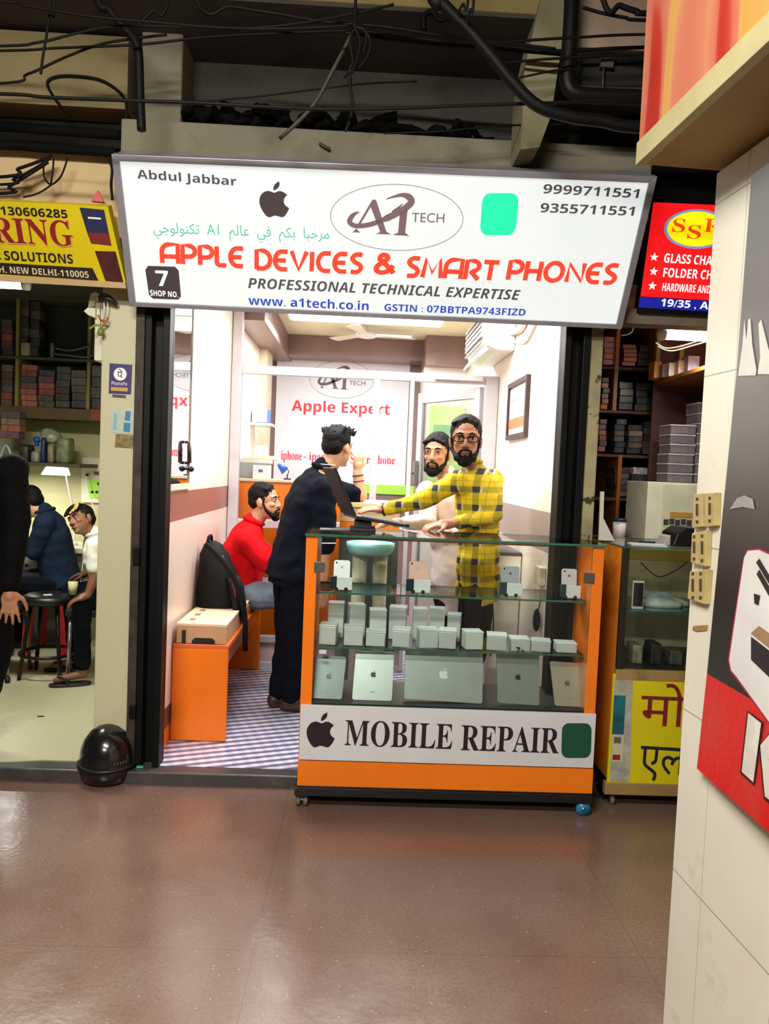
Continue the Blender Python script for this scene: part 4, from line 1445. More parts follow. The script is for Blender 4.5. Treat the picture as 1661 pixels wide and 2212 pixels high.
FROST = m_frost('frosted_clear_plastic', 'eef5f1', .55)
STACK = [M('stacked_screens_' + k, k, 0.3, 0, 0.2, 60) for k in ('b4c4c0', 'd2d8c8', '8fa2a4', 'b4a488', 'dfe6e2', '74867e')]
random.seed(4)
FRONT = [(690, 1350, 730), (742, 1355, 787), (790, 1365, 835), (849, 1360, 890), (903, 1360, 948), (950, 1362, 990), (1003, 1365, 1045), (1054, 1372, 1100), (1104, 1380, 1148), (1151, 1385, 1195), (1203, 1390, 1250)]
BACK = [(708, 1303, 745), (752, 1307, 790), (798, 1318, 837), (842, 1312, 882), (893, 1316, 926), (930, 1315, 965), (969, 1328, 1000)]
for row, lst, Y, dp in (('front', FRONT, 3.405, .085), ('back', BACK, 3.56, .08)):
    for i, (x0, y0, x1) in enumerate(lst):
        a, b = at(x0, y0, Y), at(x1, y0, Y)
        h = max(.03, (a.z + b.z) / 2 - SHZ2)
        w = b.x - a.x
        c = thing('clear_plastic_case', 'clear parts case, %s from left in the %s row of the middle glass shelf' % (NTH[i], row), 'plastic case', ((a.x + b.x) / 2, Y + dp / 2, SHZ2), 'clear cases on the middle shelf')
        mc = V(((a.x + b.x) / 2, Y + dp / 2, SHZ2))
        turn = random.uniform(-.22, .22) * (0 if (row == 'front' and i == 8) else 1)
        hc_ = h * random.uniform(.6, .8)
        mb = MB(); mb.box(mc + V((0, 0, .003 + hc_ / 2)), (w * .84, dp * .84, hc_), Rz(turn)); mb.build('contents', random.choice(STACK), c)
        mb = MB(); mb.box(mc + V((0, 0, .0005 + (h - .008) / 2)), (w * .93, dp * .93, h - .009), Rz(turn)); mb.build('case', FROST, c, .004)
        mb = MB(); mb.box(mc + V((0, 0, h - .004)), (w * .96, dp * .96, .008), Rz(turn)); mb.build('lid', FROST, c, .003)
        if row == 'front' and i == 8:
            put_text(c, Plane((0, Y - .002, 0), (0, -1, 0), .0012), '7+', (1113, 1411), (1132, 1413), 14, INK, 'slant')

# price tag on shelf edge
p = at(697, 1408, 3.38)
mb = MB(); mb.box(p, (.032, .003, .018)); tag(mb.build('price_tag', WHITEP, None), 'small white tag under the middle shelf near the left post', 'tag')

# laptop on a low black stand, seen edge on
lt = thing('counter_laptop', 'open black laptop on a low stand on top of the display case', 'laptop', (0.06, 3.62, 1.217))
hg, tp, en = at(757, 1110, 3.62), at(714, 1009, 3.62), at(868, 1128, 3.62)
d1_, d2_ = (tp - hg), (en - hg)
n1 = V((-d1_.z, 0, d1_.x)).normalized(); n2 = V((-d2_.z, 0, d2_.x)).normalized()
LE = V((-.24, 1, 0)).normalized()
for nm, d, n, m in (('screen', d1_, n1, M('dark_grey_lid', '232326', 0.6, 0, 0.05, spec=.2)), ('keyboard_base', d2_, n2, BLACKP)):
    q = [hg + LE * -.13, hg + d + LE * -.13, hg + d + LE * .15, hg + LE * .15]
    mb = MB(); mb.prism(q, n * (.012 if nm == 'screen' else -.016)); mb.build(nm, m, lt, .003)
mb = MB(); q = [hg + LE * -.131 + V((.02, 0, .001)), hg + d2_ + LE * -.131 + V((-.02, 0, .001))]; mb.prism([q[0], q[1], q[1] + V((0, .002, 0)), q[0] + V((0, .002, 0))], n2 * -.006); mb.build('silver_trim', STEEL, lt)
mb = MB()
bz = 1.2178
mb.prism([V((hg.x + .0, 3.52, bz)), V((hg.x + .12, 3.52, bz)), V((hg.x + .12, 3.72, bz)), V((hg.x + .0, 3.72, bz))], (0, 0, .014))
mb.prism([V((hg.x + .02, 3.54, bz + .014)), V((hg.x + .10, 3.54, bz + .014)), V((hg.x + .10, 3.70, bz + .014)), V((hg.x + .02, 3.70, bz + .014))], (0, 0, max(.006, min((hg + d2_ * .4).z - .016 - bz - .014, .05))))
mb.build('stand', INK, lt, .003)
mb = MB(); p0 = onz(690, 1144, 1.2185); p1 = onz(800, 1147, 1.2185)
mb.prism([p0, p1, p1 + V((0, .1, 0)), p0 + V((0, .1, 0))], (0, 0, .0015)); tag(mb.build('paper_sheet', M('grey_leaflet', '8d97a0', 0.4, 0, 0.3, 25), None), 'grey printed leaflet lying on the left end of the case top', 'paper')

# cream side cabinet by the right wall, behind the display case
p = at(1085, 1192, 4.42)
sdc = thing('side_cabinet', 'plain cream cabinet against the right wall behind the display case', 'cabinet', (.84, 4.62, .062))
mb = MB(); mb.bx(.775, .955, 4.42, 4.9, .066, p.z - .02); mb.build('body', M('cream_cabinet_board', 'e9e2d2', .4), sdc, .003)
mb = MB(); mb.bx(.765, .956, 4.41, 4.91, p.z - .02, p.z); mb.build('top', M('dark_grey_top', '4a4644', .4), sdc, .003)
g = V((.84, 4.5, p.z + .001))
sk = thing('barcode_scanner', 'grey hand scanner lying on the cream side cabinet', 'scanner', g)
mb = MB(); mb.ell(g + V((0, 0, .062)), (.045, .06, .024), Rx(-.3)); mb.build('head', M('grey_light_plastic', 'b9b9b4', .4), sk)
mb = MB(); mb.cap(g + V((-.01, -.02, .05)), g + V((-.05, .0, .014)), .016, .013); mb.build('grip', WHITEP, sk)
mb = MB(); mb.tube(spline([V((.80, 4.405, p.z - .03)), V((.79, 4.40, .85)), V((.81, 4.405, .62)), V((.80, 4.40, .45))]), .004, 6)
tag(mb.build('hanging_lead', INK), 'thin black lead hanging down the cream side cabinet', 'cable')
q = at(1176, 1340, 3.9)
pc = thing('black_pouch', 'small black pouch hanging on the right wall behind the display case', 'pouch', V((.945, 3.9, q.z - .06)))
mb = MB(); mb.ell(V((.938, 3.9, q.z)), (.018, .035, .06)); mb.build('bag', M('black_nylon', '121214'), pc)
mb = MB(); mb.tube([V((.945, 3.9, q.z + .05)), V((.955, 3.9, q.z + .12))], .003, 6); mb.build('cord', INK, pc)
q = at(1178, 1243, 3.9)
mb = MB(); mb.bx(.93, .959, 3.84, 3.96, q.z - .045, q.z + .045); tag(mb.build('switch_box', M('cream_plastic', 'd8d2bb'), None, .004), 'cream switch box on the right wall behind the display case', 'switch box')

fc = at(792, 724, 6.72)
fn = thing('ceiling_fan', 'white ceiling fan in the back room between the glowing panels', 'fan', (fc.x, 6.72, fc.z))
mb = MB(); mb.lathe([(.02, -.03), (.075, -.02), (.085, .005), (.06, .03), (.02, .035)], V((fc.x, 6.72, fc.z)), 24); mb.build('motor', WHITEP, fn)
mb = MB(); mb.cyl(V((fc.x, 6.72, fc.z + .03)), V((fc.x, 6.72, 2.74)), .012, n=10); mb.build('rod', WHITEP, fn)
for k_ in range(3):
    an = .25 + k_ * 2 * math.pi / 3
    d = V((math.cos(an), math.sin(an), 0)); e = V((-d.y, d.x, .12)).normalized()
    c0 = V((fc.x, 6.72, fc.z))
    mb = MB(); mb.prism([c0 + d * .08 - e * .03, c0 + d * .42 - e * .055, c0 + d * .44, c0 + d * .42 + e * .055, c0 + d * .08 + e * .03], (0, 0, .006)); mb.build('blade', M('cream_fan_blade', 'e6dfcb', .4), fn)

# ================================================================== LEFT SHOP
def tube_lamp(label, p0, p1, r, grp=None):
    p0, p1 = V(p0), V(p1)
    d = (p1 - p0).normalized()
    t = thing('tube_light', label, 'light', (p0 + p1) / 2, grp)
    mb = MB(); mb.cyl(p0, p1, r, n=14); mb.build('tube', TUBE_ON, t)
    mb = MB()
    mb.cyl(p0 - d * .03, p0, r * 1.15, n=14); mb.cyl(p1, p1 + d * .03, r * 1.15, n=14)
    m_ = (p0 + p1) / 2 + V((0, 0, r + .018)); s = (p1 - p0).length
    mb.box(m_, (abs(p1.x - p0.x) + .06, .05, .03)); mb.build('batten', WHITEP, t)
    return t


a, b = at(-420, 596, 4.3), at(50, 614, 4.3)
tube_lamp('bright white tube light under the yellow sign of the left shop', V((a.x, 4.3, b.z)), V((b.x, 4.3, b.z)), .028)
tube_lamp('corridor tube light hung overhead behind the viewer', V((-1.45, .55, 3.235)), V((-.15, .55, 3.235)), .02, 'corridor tube lights')
tube_lamp('second corridor tube light further behind the viewer', V((-1.55, -1.6, 3.235)), V((-.25, -1.6, 3.235)), .02, 'corridor tube lights')
for nm, lab, x, y in (('suspension_rod', 'rod holding the corridor tube light', -.8, .55), ('suspension_rod', 'rod holding the second corridor tube light', -.9, -1.6)):
    mb = MB(); mb.cyl(V((x, y, 3.285)), V((x, y, 4.0)), .008, n=8); tag(mb.build(nm, BLACKP), lab, 'rod')

YB = 6.12      # front of the shelving in the left shop
def zz(py, px=100, Y=YB):
    return at(px, py, Y).z


def xx_(px, py=800, Y=YB):
    return at(px, py, Y).x


# shelving: two boards and a deep lower ledge
ls = thing('parts_shelving', 'dark wall shelving stacked with small boxes in the left shop', 'shelving', (-2.4, 5.85, zz(905)))
xr = -1.215
mb = MB(); mb.bx(-4.4, xr, YB, 6.44, zz(905), zz(880)); mb.build('shelf', M('olive_brown_shelf', '5b4a2c', 0.6, 0, 0.1), ls, .003)
mb = MB(); mb.bx(-4.4, xr, YB, 6.44, zz(772) - .02, zz(772)); mb.build('shelf', M('grey_shelf_board', '4c4c40', 0.6, 0, 0.1), ls, .003)
mb = MB(); mb.bx(-4.4, xr, 6.42, 6.445, zz(905), zz(640)); mb.build('back_board', M('dark_green_grey_board', '33362f', 0.7, 0, 0.15, 3), ls)
for px in (35, 190):
    mb = MB(); mb.bx(xx_(px) - .012, xx_(px) + .012, YB + .01, 6.42, zz(880), zz(640)); mb.build('divider', M('tan_post', '8a8048', 0.6), ls)
mb = MB(); mb.bx(-4.4, xr, YB, 6.44, zz(648), zz(640)); mb.build('shelf', M('grey_shelf_board', '4c4c40'), ls)
mb = MB(); mb.bx(xx_(200), xr, YB - .012, YB, zz(908, 200), zz(884, 200)); mb.build('red_edge', M('dull_red_edge', '94443a', 0.6), ls)

random.seed(11)
BOXC = [M('spare_box_' + c, c, 0.5, 0, 0.18, 30) for c in ('8a4a3c', '6f5148', '59504a', '9a5a4a', '4a4c58', '3e4048', '7c6a58', 'a8685a', '56443c', '6b4c50')]
BOXD = [M('dim_box_' + c, c, 0.35, 0, 0.3, 35) for c in ('4b4c50', '3c3e44', '585450', '494038', '343a40', '66584c', '4a3a38')]


def stack(px0, px1, pb, pt, Y, n, mats, where, grp, dp=.12, top=None):
    """n flat boxes piled up between two photo heights"""
    a, b = at(px0, pb, Y), at(px1, pb, Y)
    z0, z1 = b.z, at(px1, pt, Y).z
    h = (z1 - z0) / n
    for i in range(n):
        m = random.choice(mats) if not (top and i >= n - len(top)) else top[i - n + len(top)]
        j = random.uniform(-.006, .006)
        mb = MB(); mb.bx(a.x + .004 + j, b.x - .004 + j, Y + random.uniform(0, .012), Y + dp, z0 + h * i + .0008, z0 + h * (i + 1) - .0015)
        o = mb.build('parts_box', m, None, .002)
        tag(o, 'box %s, %s' % (ORD[i], where), 'box', grp)


G = 'boxes on the left shop shelving'
stack(43, 78, 879, 788, YB + .02, 7, BOXC, 'lower left shelf, pile right of tan post', G)
stack(81, 116, 881, 800, YB + .02, 6, BOXD + BOXC, 'lower left shelf, second pile from tan post', G)
stack(119, 150, 881, 792, YB + .02, 6, BOXD, 'lower left shelf, third pile from tan post', G)
stack(152, 186, 882, 800, YB + .02, 5, BOXD, 'lower left shelf, pile against the right post', G)
stack(2, 26, 878, 788, YB + .02, 6, BOXC, 'lower left shelf, pile left of tan post', G)
stack(2, 26, 768, 690, YB + .02, 5, BOXC, 'upper left shelf, pile left of tan post', G)
stack(196, 221, 884, 790, YB + .02, 4, BOXD, 'lower left shelf, pile beside the cream pillar', G)
stack(42, 60, 768, 640, YB + .02, 6, BOXD, 'upper left shelf, pile right of tan post', G)
stack(62, 84, 770, 650, YB + .02, 6, BOXD, 'upper left shelf, second pile from tan post', G)
stack(0, 42, 948, 890, YB - .12, 4, BOXC, 'pile below the left shelf at picture edge', G)
mb = MB(); mb.bx(xx_(44), xx_(62), YB - .0, YB + .1, zz(770), zz(742)); tag(mb.build('white_packet', M('grey_white_pack', 'a09c86', 0.6), None, .004), 'greyish white packet lying on the upper shelf edge, left shop', 'packet')
mb = MB(); q = xx_(106, 760); mb.cyl(V((q, YB + .06, zz(770))), V((q, YB + .06, zz(738))), .016, n=12); tag(mb.build('plastic_bottle', M('pale_dusty_plastic', '8f9480', 0.4)), 'small pale bottle standing on the upper shelf, left shop', 'bottle')
cl = MB()
cl.tube(spline([at(120, 752, YB - .02), at(150, 757, YB - .03), at(185, 750, YB - .02), at(200, 742, YB), at(196, 770, YB - .02), at(150, 768, YB - .02), at(118, 764, YB)]), .008, 6)
tag(cl.build('coiled_leads', M('grey_leads', '66685c', 0.5)), 'grey leads heaped at the end of the upper shelf, left shop', 'cable')

# back counter ledge with odds and ends
YL = 6.0
zl2 = at(110, 1000, YL).z
lg = thing('back_ledge', 'long narrow ledge over the lit workbench in the left shop', 'ledge', (-2.3, 5.8, zl2))
mb = MB(); mb.bx(-4.4, at(172, 1000, YL).x, YL, 6.44, zl2 - .03, zl2); mb.build('board', M('dark_ledge_board', '4a4632', 0.6), lg, .003)
random.seed(5)
odds = [(38, 62, 960, '2c2e26', 'dark plastic bin'), (64, 84, 975, '8f9186', 'pale plastic box'), (86, 98, 945, '27325e', 'navy bottle shaped box'), (100, 116, 958, '8c8066', 'beige carton'), (118, 150, 945, '77805c', 'olive wrapped bundle')]
for x0, x1, y0, c, lab in odds:
    a, b = at(x0, y0, YL + .05), at(x1, y0, YL + .05)
    mb = MB(); rings = []
    w, dpt, zt = (b.x - a.x) / 2 - .003, .07, a.z
    cx = (a.x + b.x) / 2
    for k, f in ((0, .9), (.1, 1), (.85, 1.0), (1, .86)):
        rings.append(mb.ring(V((cx, YL + .12, zl2 + .0008 + (zt - zl2) * k)), V((w * f, 0, 0)), V((0, dpt * f, 0)), 20, 5))
    mb.loft(rings)
    tag(mb.build(lab.split()[-1] if lab.split()[-1] != 'box' else 'storage_box', M('odd_' + c, c, 0.5, 0, 0.25, 20)), '%s on the ledge above the workbench, left shop' % lab, lab.split()[-1])
mb = MB(); p = at(80, 950, YL + .12); mb.ell(p, (.03, .03, .026)); mb.cyl(p + V((0, 0, -.05)), p + V((0, 0, 0)), .016, n=10)
tag(mb.build('blue_stopper', M('bright_blue_plastic', '1458c0')), 'bright blue cap sticking up among the bins on the ledge, left shop', 'cap')
mb = MB(); rings = []
for k, (dx, dz, r) in enumerate(((0, 0, .07), (.02, .06, .085), (.0, .11, .07), (-.02, .15, .03))):
    p = at(105, 955, YL + .14)
    rings.append(mb.ring(V((p.x + dx, YL + .14, p.z + dz * .7)), V((r, 0, 0)), V((0, r * .7, 0)), 18))
mb.loft(rings)
for v in mb.v:
    v += V((noise.noise(v * 22), noise.noise(v * 22 + V((7, 0, 0))), noise.noise(v * 22 + V((0, 9, 0))))) * .02
tag(mb.build('plastic_bag', M('crumpled_pale_bag', '98a08a', 0.35, 0, 0.2, 20)), 'crumpled pale plastic bag heaped on the bins, left shop', 'bag')

# workbench with lamp, switchboard
wb = thing('workbench', 'long pale workbench along the back of the left shop', 'workbench', (-2.6, 5.7, .06))
zw = at(90, 1180, 5.95).z
mb = MB(); mb.bx(-4.4, at(200, 1100, 5.9).x, 5.9, 6.44, zw - .04, zw); mb.build('top', M('worn_white_laminate', 'cfc9b2', 0.4), wb, .004)
mb = MB(); mb.bx(-4.4, at(200, 1100, 5.9).x - .05, 5.98, 6.44, .062, zw - .04); mb.build('cabinet', M('grey_white_cabinet', '8f8f88', 0.5), wb)
zc = at(60, 1235, 5.3).z
mb = MB(); mb.bx(at(35, 1200, 5.95).x, at(78, 1200, 5.95).x, 5.95, 5.98, at(60, 1255, 5.95).z, at(60, 1195, 5.95).z); d = mb.build('drawer', M('pale_grey_drawer', 'a9a9a2', 0.4), wb, .003)
mb = MB(); mb.ell(at(57, 1222, 5.942), (.012, .012, .012)); mb.build('knob', INK, d)
p = at(122, 1018, 6.05)
dl = thing('desk_lamp', 'glowing white desk lamp over the left shop workbench', 'lamp', (p.x, 6.05, zw))
mb = MB(); mb.prism([p + V((x, -.06, z)) for x, z in ((-.10, -.03), (.09, -.03), (.07, .03), (-.06, .035))], (0, .12, 0)); mb.build('shade', lit('lit_lamp_shade', 'ffffff', 2.2), dl, .008)
mb = MB(); mb.tube(spline([V((p.x + .1, 6.11, zw)), V((p.x + .13, 6.11, zw + .18)), V((p.x + .05, 6.07, p.z + .03))]), .008, 8); mb.lathe([(.05, 0), (.05, .015), (.01, .02)], V((p.x + .1, 6.11, zw)), 16); mb.build('stand', WHITEP, dl)
p0, p1 = at(174, 1085, 6.4), at(222, 990, 6.4)
sw = thing('switch_board', 'cream switchboard with bright green socket plate beside the pillar', 'switchboard', (p0.x, 6.43, p0.z))
mb = MB(); mb.bx(p0.x, p1.x, 6.41, 6.448, p0.z, p1.z); mb.build('board', CREAMP, sw, .004)
a, b = at(190, 1075, 6.4), at(216, 1036, 6.4)
mb = MB(); mb.bx(a.x, b.x, 6.4, 6.412, a.z, b.z); mb.build('green_plate', LIME, sw, .002)
for k, (px, py) in enumerate(((188, 1026), (199, 1063), (209, 1063), (213, 1045))):
    q = at(px, py, 6.398); mb = MB(); mb.cyl(V((q.x, 6.392, q.z)), V((q.x, 6.405, q.z)), .011, n=10); mb.build('plug' if k == 0 else 'socket_hole', INK, sw)
q = at(210, 1022, 6.398); mb = MB(); mb.box(q, (.05, .02, .025)); mb.build('switch', M('dark_red_switch', '6a2020', 0.4), sw)
mb = MB(); mb.tube(spline([at(187, 1028, 6.385), at(190, 1060, 6.37), at(200, 1090, 6.36), at(216, 1118, 6.40)]), .005, 6); tag(mb.build('white_lead', WHITEP), 'thin white lead hanging down from the switchboard plug', 'cable')
mb = MB(); mb.tube([p_ for p_ in spline([V((at(5, 975, 6.1).x - .15, 6.1, zw + .005)), at(5, 975, 6.1), at(25, 985, 6.1), at(34, 1020, 6.1), at(30, 1055, 6.1), at(18, 1080, 6.1), V((at(10, 1100, 6.1).x, 6.1, zw + .012))])], .010, 8)
tag(mb.build('hooped_lead', M('pale_blue_lead', 'a9bfd0', 0.35)), 'pale blue looped lead standing on the workbench left of the desk lamp', 'cable')

# stools and chairs
def ring_tube(mb, c, r, tr, n=28):
    mb.tube([c + V((r * math.cos(2 * math.pi * i / n), r * math.sin(2 * math.pi * i / n), 0)) for i in range(n)], tr, 8, closed=True)


sc0 = at(104, 1400, 5.06); sc0.z = .062
stz = at(105, 1282, sc0.y).z
st = thing('bar_stool', 'black round stool with a foot ring in the left shop', 'stool', sc0)
mb = MB(); mb.lathe([(.02, 0), (.155, .0), (.17, .02), (.165, .045), (.13, .06), (.02, .062)], V((sc0.x, sc0.y, stz - .06)), 30); mb.build('seat', M('black_vinyl', '17191a', 0.35, 0, 0.1), st)
for i in range(4):
    an = math.pi / 4 + i * math.pi / 2
    mb = MB(); mb.cyl(V((sc0.x + .185 * math.cos(an), sc0.y + .185 * math.sin(an), .063)), V((sc0.x + 0.115 * math.cos(an), sc0.y + .115 * math.sin(an), stz - .058)), .013, n=10); mb.build('leg', M('black_tube', '121314', 0.3, 0.3), st)
mb = MB(); ring_tube(mb, V((sc0.x, sc0.y, .22)), .172, .011); mb.build('foot_ring', M('black_tube', '121314'), st)
c0 = onz(16, 1476, .062)
s2 = thing('steel_stool', 'steel legged stool at the left picture edge behind the hand', 'stool', (c0.x - .17, c0.y + .17, .062))
z2 = at(16, 1325, c0.y + .1).z
for dx, dy in ((0, 0), (-.34, 0), (0, .34), (-.34, .34)):
    mb = MB(); mb.cyl(V((c0.x + dx, c0.y + dy, .063)), V((c0.x + dx * .75 - .02, c0.y + dy * .75 + .02, z2)), .012, n=10); l = mb.build('leg', STEEL, s2)
    mb = MB(); mb.cyl(V((c0.x + dx, c0.y + dy, .063)), V((c0.x + dx, c0.y + dy, .10)), .017, n=10); mb.build('rubber_foot', INK, l)
mb = MB(); mb.lathe([(.02, 0), (.19, 0), (.20, .02), (.19, .04), (.02, .045)], V((c0.x - .15, c0.y + .15, z2 - .005)), 24); mb.build('seat', M('black_vinyl', '17191a'), s2)
# red stool behind, under the repairer
p = at(120, 1258, 5.70)
rd = thing('red_stool', 'red moulded plastic stool under the repairer in dark blue', 'stool', (p.x, 5.70, .062))
mb = MB(); mb.bx(p.x - .17, p.x + .15, 5.54, 5.86, p.z - .04, p.z + .01); mb.build('seat', RED_PLASTIC, rd, .012)
for dx, dy in ((-.15, -.14), (.13, -.14), (-.15, .14), (.13, .14)):
    mb = MB(); mb.prism([V((p.x + dx - .025, 5.70 + dy - .02, .063)), V((p.x + dx + .025, 5.70 + dy - .02, .063)), V((p.x + dx + .025, 5.70 + dy + .02, .063)), V((p.x + dx - .025, 5.70 + dy + .02, .063))], (-dx * .12, -dy * .12, p.z - .1)); mb.build('leg', RED_PLASTIC, rd)
# tubular steel chair carrying the boy
b0 = onz(165, 1412, .062)
bx_, by = at(222, 1300, 5.0).x, 5.08
zs = at(190, 1310, 5.0).z
ch = thing('steel_chair', 'tubular steel chair under the boy in the white shirt', 'chair', (bx_, by, .062))
mb = MB(); mb.box(V((bx_, by, zs - .025)), (.40, .40, .05)); mb.build('seat', M('dark_seat_pad', '1c2026', 0.5), ch, .015)
for dx, dy in ((-.18, -.18), (.18, -.18), (-.18, .18), (.18, .18)):
    mb = MB(); mb.cyl(V((bx_ + dx, by + dy, .063)), V((bx_ + dx * .95, by + dy * .95, zs - .05)), .012, n=10); mb.build('leg', STEEL, ch)
q0, q1 = at(172, 1275, 5.2), at(186, 1165, 5.28)
mb = MB(); mb.tube(spline([q0, (q0 + q1) / 2, q1, q1 + V((.05, .0, .02)), q1 + V((.30, 0, .01)), q0 + V((.34, 0, 0))]), .014, 8); mb.build('back_frame', STEEL, ch)
mb = MB()
for k in (.25, .5, .75):
    mb.cyl(q0.lerp(q1, k), q0.lerp(q1, k) + V((.32, 0, 0)), .008, n=8)
mb.build('back_rail', M('orange_rail', 'c08a3c', 0.4), ch)
p = at(158, 1268, 4.98)
mb = MB(); mb.cyl(V((p.x, 4.9, zs + .001)), V((p.x, 4.9, zs + .085)), .026, .031, 14)
# cup stands on the stool's seat edge
for v in mb.v:
    v += V((sc0.x + .16 - p.x, sc0.y - 4.9 - .02, stz + .003 - zs - .001))
tag(mb.build('tea_cup', M('yellow_white_cup', 'd9cf9a', 0.5)), 'small cream cup standing on the black round stool', 'cup')
mb = MB(); mb.box(V((sc0.x + .03, sc0.y - .10, stz + .008)), (.05, .03, .006), Rz(.6)); tag(mb.build('paper_scrap', WHITEP), 'small white scrap lying on the black round stool', 'paper')

# things fixed to the left pillar
PL = Plane((0, 3.6, 0), (0, -1, 0), .002)
def pquad(name, lab, cat, pts, m, k=1.0):
    mb = MB(); vs = [PL.p(*p, k) for p in pts]; mb.prism(vs, (0, .0015, 0)); return tag(mb.build(name, m), lab, cat)


pp = pquad('payment_sticker', 'purple payment sticker with a white disc on the cream pillar', 'sticker', [(235, 850), (283, 852), (286, 788), (237, 785)], M('purple_print', '3a2a68', 0.4), 1)
fr = frame_px(PL, (246, 822), (274, 823), (246, 794), 2)
mb = MB(); flat(mb, fr, arc(.5, .5, .5, .5, 0, 360, 28)[:-1]); mb.build('white_disc', INK_WHITE, pp)
put_text(pp, PL, 'पे', (254, 817), (266, 817), 20, M('purple_print', '3a2a68'), '', 3)
put_text(pp, PL, 'PhonePe', (241, 832), (275, 834), 9, M('lilac_print', 'c9bfe0', 0.4), 'bold', 2)
quad(pp, PL, [(240, 844), (276, 846), (277, 838), (240, 836)], M('gold_print', 'c8a050', 0.4), 'gold_band', 2)
s2_ = pquad('blue_text_sticker', 'pale torn sticker with blue print below the purple sticker', 'sticker', [(240, 934), (288, 937), (290, 880), (242, 882)], M('pale_sticker', 'b9c2b0', 0.5))
for i, (q, c) in enumerate((([(267, 932), (281, 933), (282, 914), (268, 913)], '2f7fa8'), ([(270, 908), (281, 909), (283, 889), (272, 888)], '3a78a0'), ([(245, 927), (252, 927), (253, 893), (246, 893)], '7fb4c4'))):
    quad(s2_, PL, q, M('sticker_print_' + c, c, 0.5), 'blue_print', 2)
pquad('brown_tape_patch', 'square of brown packing tape on the cream pillar', 'tape', [(248, 966), (291, 969), (293, 940), (250, 937)], M('wrinkled_brown_tape', '8a7a4e', 0.4, 0, 0.3, 40))
pquad('barcode_strip', 'thin dark printed strip just under the purple sticker', 'strip', [(243, 858), (272, 860), (272, 854), (243, 852)], M('dark_strip', '3c4450', 0.5))
lm = thing('lime_charm', 'green lime hung with red chillies on a thread by the pillar', 'charm', at(216, 722, 3.56))
p = at(217, 717, 3.56)
mb = MB(); mb.ell(p, (.015, .015, .018)); mb.build('lime', M('green_lime', '6f8a2c', 0.4, 0, 0.1, 40), lm)
mb = MB(); mb.tube(spline([p + V((.01, 0, .02)), p + V((-.02, 0, .03)), p + V((-.05, 0, .01))]), [.005] * 16 + [.001], 6); mb.tube(spline([p + V((.0, 0, .025)), p + V((.02, 0, .04)), p + V((.03, 0, .05))]), .005, 6); mb.build('chilli', M('olive_chilli', '8a8a30', 0.4), lm)
mb = MB(); mb.tube(spline([p + V((.02, 0, .045)), p + V((-.0, 0, .055)), p + V((-.012, 0, .075))]), .005, 6); mb.tube(spline([p + V((.0, 0, .05)), p + V((.025, 0, .05)), p + V((.03, 0, .068))]), .004, 6); mb.build('chilli', M('red_chilli', 'b83a20', 0.4), lm)
mb = MB(); mb.tube([p + V((0, 0, .01)), at(216, 640, 3.56)], .0015, 5); mb.build('thread', M('black_thread', '1a1a1a'), lm)
wbx = thing('wall_junction_box', 'white metal box with tangled wires at the head of the left pillar', 'junction box', at(215, 780, 3.68))
a, b = at(206, 780, 3.66), at(232, 655, 3.66)
mb = MB(); mb.bx(a.x, -1.207, 3.64, 3.75, a.z, b.z); mb.build('box', M('cream_white_metal', 'd6d3ba', 0.5), wbx, .004)
q = at(192, 668, 3.62)
mb = MB(); mb.prism([at(*c_, 3.62) for c_ in ((206, 630), (204, 660), (190, 662), (196, 634))], (0, .08, 0)); mb.prism([at(*c_, 3.62) for c_ in ((206, 666), (206, 686), (190, 680), (181, 672), (190, 664))], (0, .08, 0)); mb.build('holder', M('cream_white_metal', 'd6d3ba'), wbx)
mb = MB(); mb.tube(spline([at(214, 642, 3.56), at(225, 638, 3.55), at(240, 645, 3.56), at(252, 658, 3.57)]), .009, 8); mb.tube(spline([at(216, 648, 3.57), at(232, 645, 3.55), at(246, 652, 3.56)]), .012, 8); mb.build('wire_bundle', INK, wbx)
mb = MB()
for dx in (0, 8, 16):
    mb.tube(spline([at(216 + dx, 650, 3.57), at(217 + dx, 668, 3.57), at(214 + dx, 690, 3.58)]), .0025, 5)
mb.build('white_wires', WHITEP, wbx)

# helmet on the kerb
hp = onz(211, 1706, 0.0)
hl = thing('motorcycle_helmet', 'scuffed black open face helmet standing on the floor by the kerb', 'helmet', (hp.x, hp.y + .13, 0))
hc = V((hp.x, hp.y + .145, 0))
mb = MB(); rings = []
for z, r in ((.002, .105), (.012, .125), (.05, .136), (.075, .137), (.082, .132), (.10, .133), (.15, .128), (.19, .112), (.225, .084), (.25, .046), (.258, .012)):
    rings.append([hc + V((r * .97 * math.cos(t * math.pi / 18), r * 1.05 * math.sin(t * math.pi / 18), z)) for t in range(36)])
mb.loft(rings); mb.build('shell', M('glossy_black_shell', '141415', 0.22, 0, 0.3, 8, coat=.4), hl)
mb = MB(); rings = [[hc + V((r * .98 * math.cos(t * math.pi / 18), r * 1.06 * math.sin(t * math.pi / 18), z)) for t in range(36)] for z, r in ((.072, .137), (.07, .141), (.084, .141), (.086, .135))]
mb.loft(rings); mb.build('trim_band', M('rubber_trim', '0c0c0c', 0.5), hl)
mb = MB()
for i, (px, py) in enumerate(((230, 1655), (238, 1657), (246, 1657), (255, 1656), (263, 1655))):
    q = at(px, py, hc.y - .10)
    an = math.atan2(q.y - hc.y, q.x - hc.x)
    s_ = hc + V((.132 * math.cos(-1.05 + i * .1), .1365 * math.sin(-1.05 + i * .1), .108))
    mb.ell(s_, (.004, .004, .007), None, 8, 5)
mb.build('faded_decal', M('faded_orange_decal', '6a3c20', 0.4), hl)
p = onz(281, 1687, 0.062)
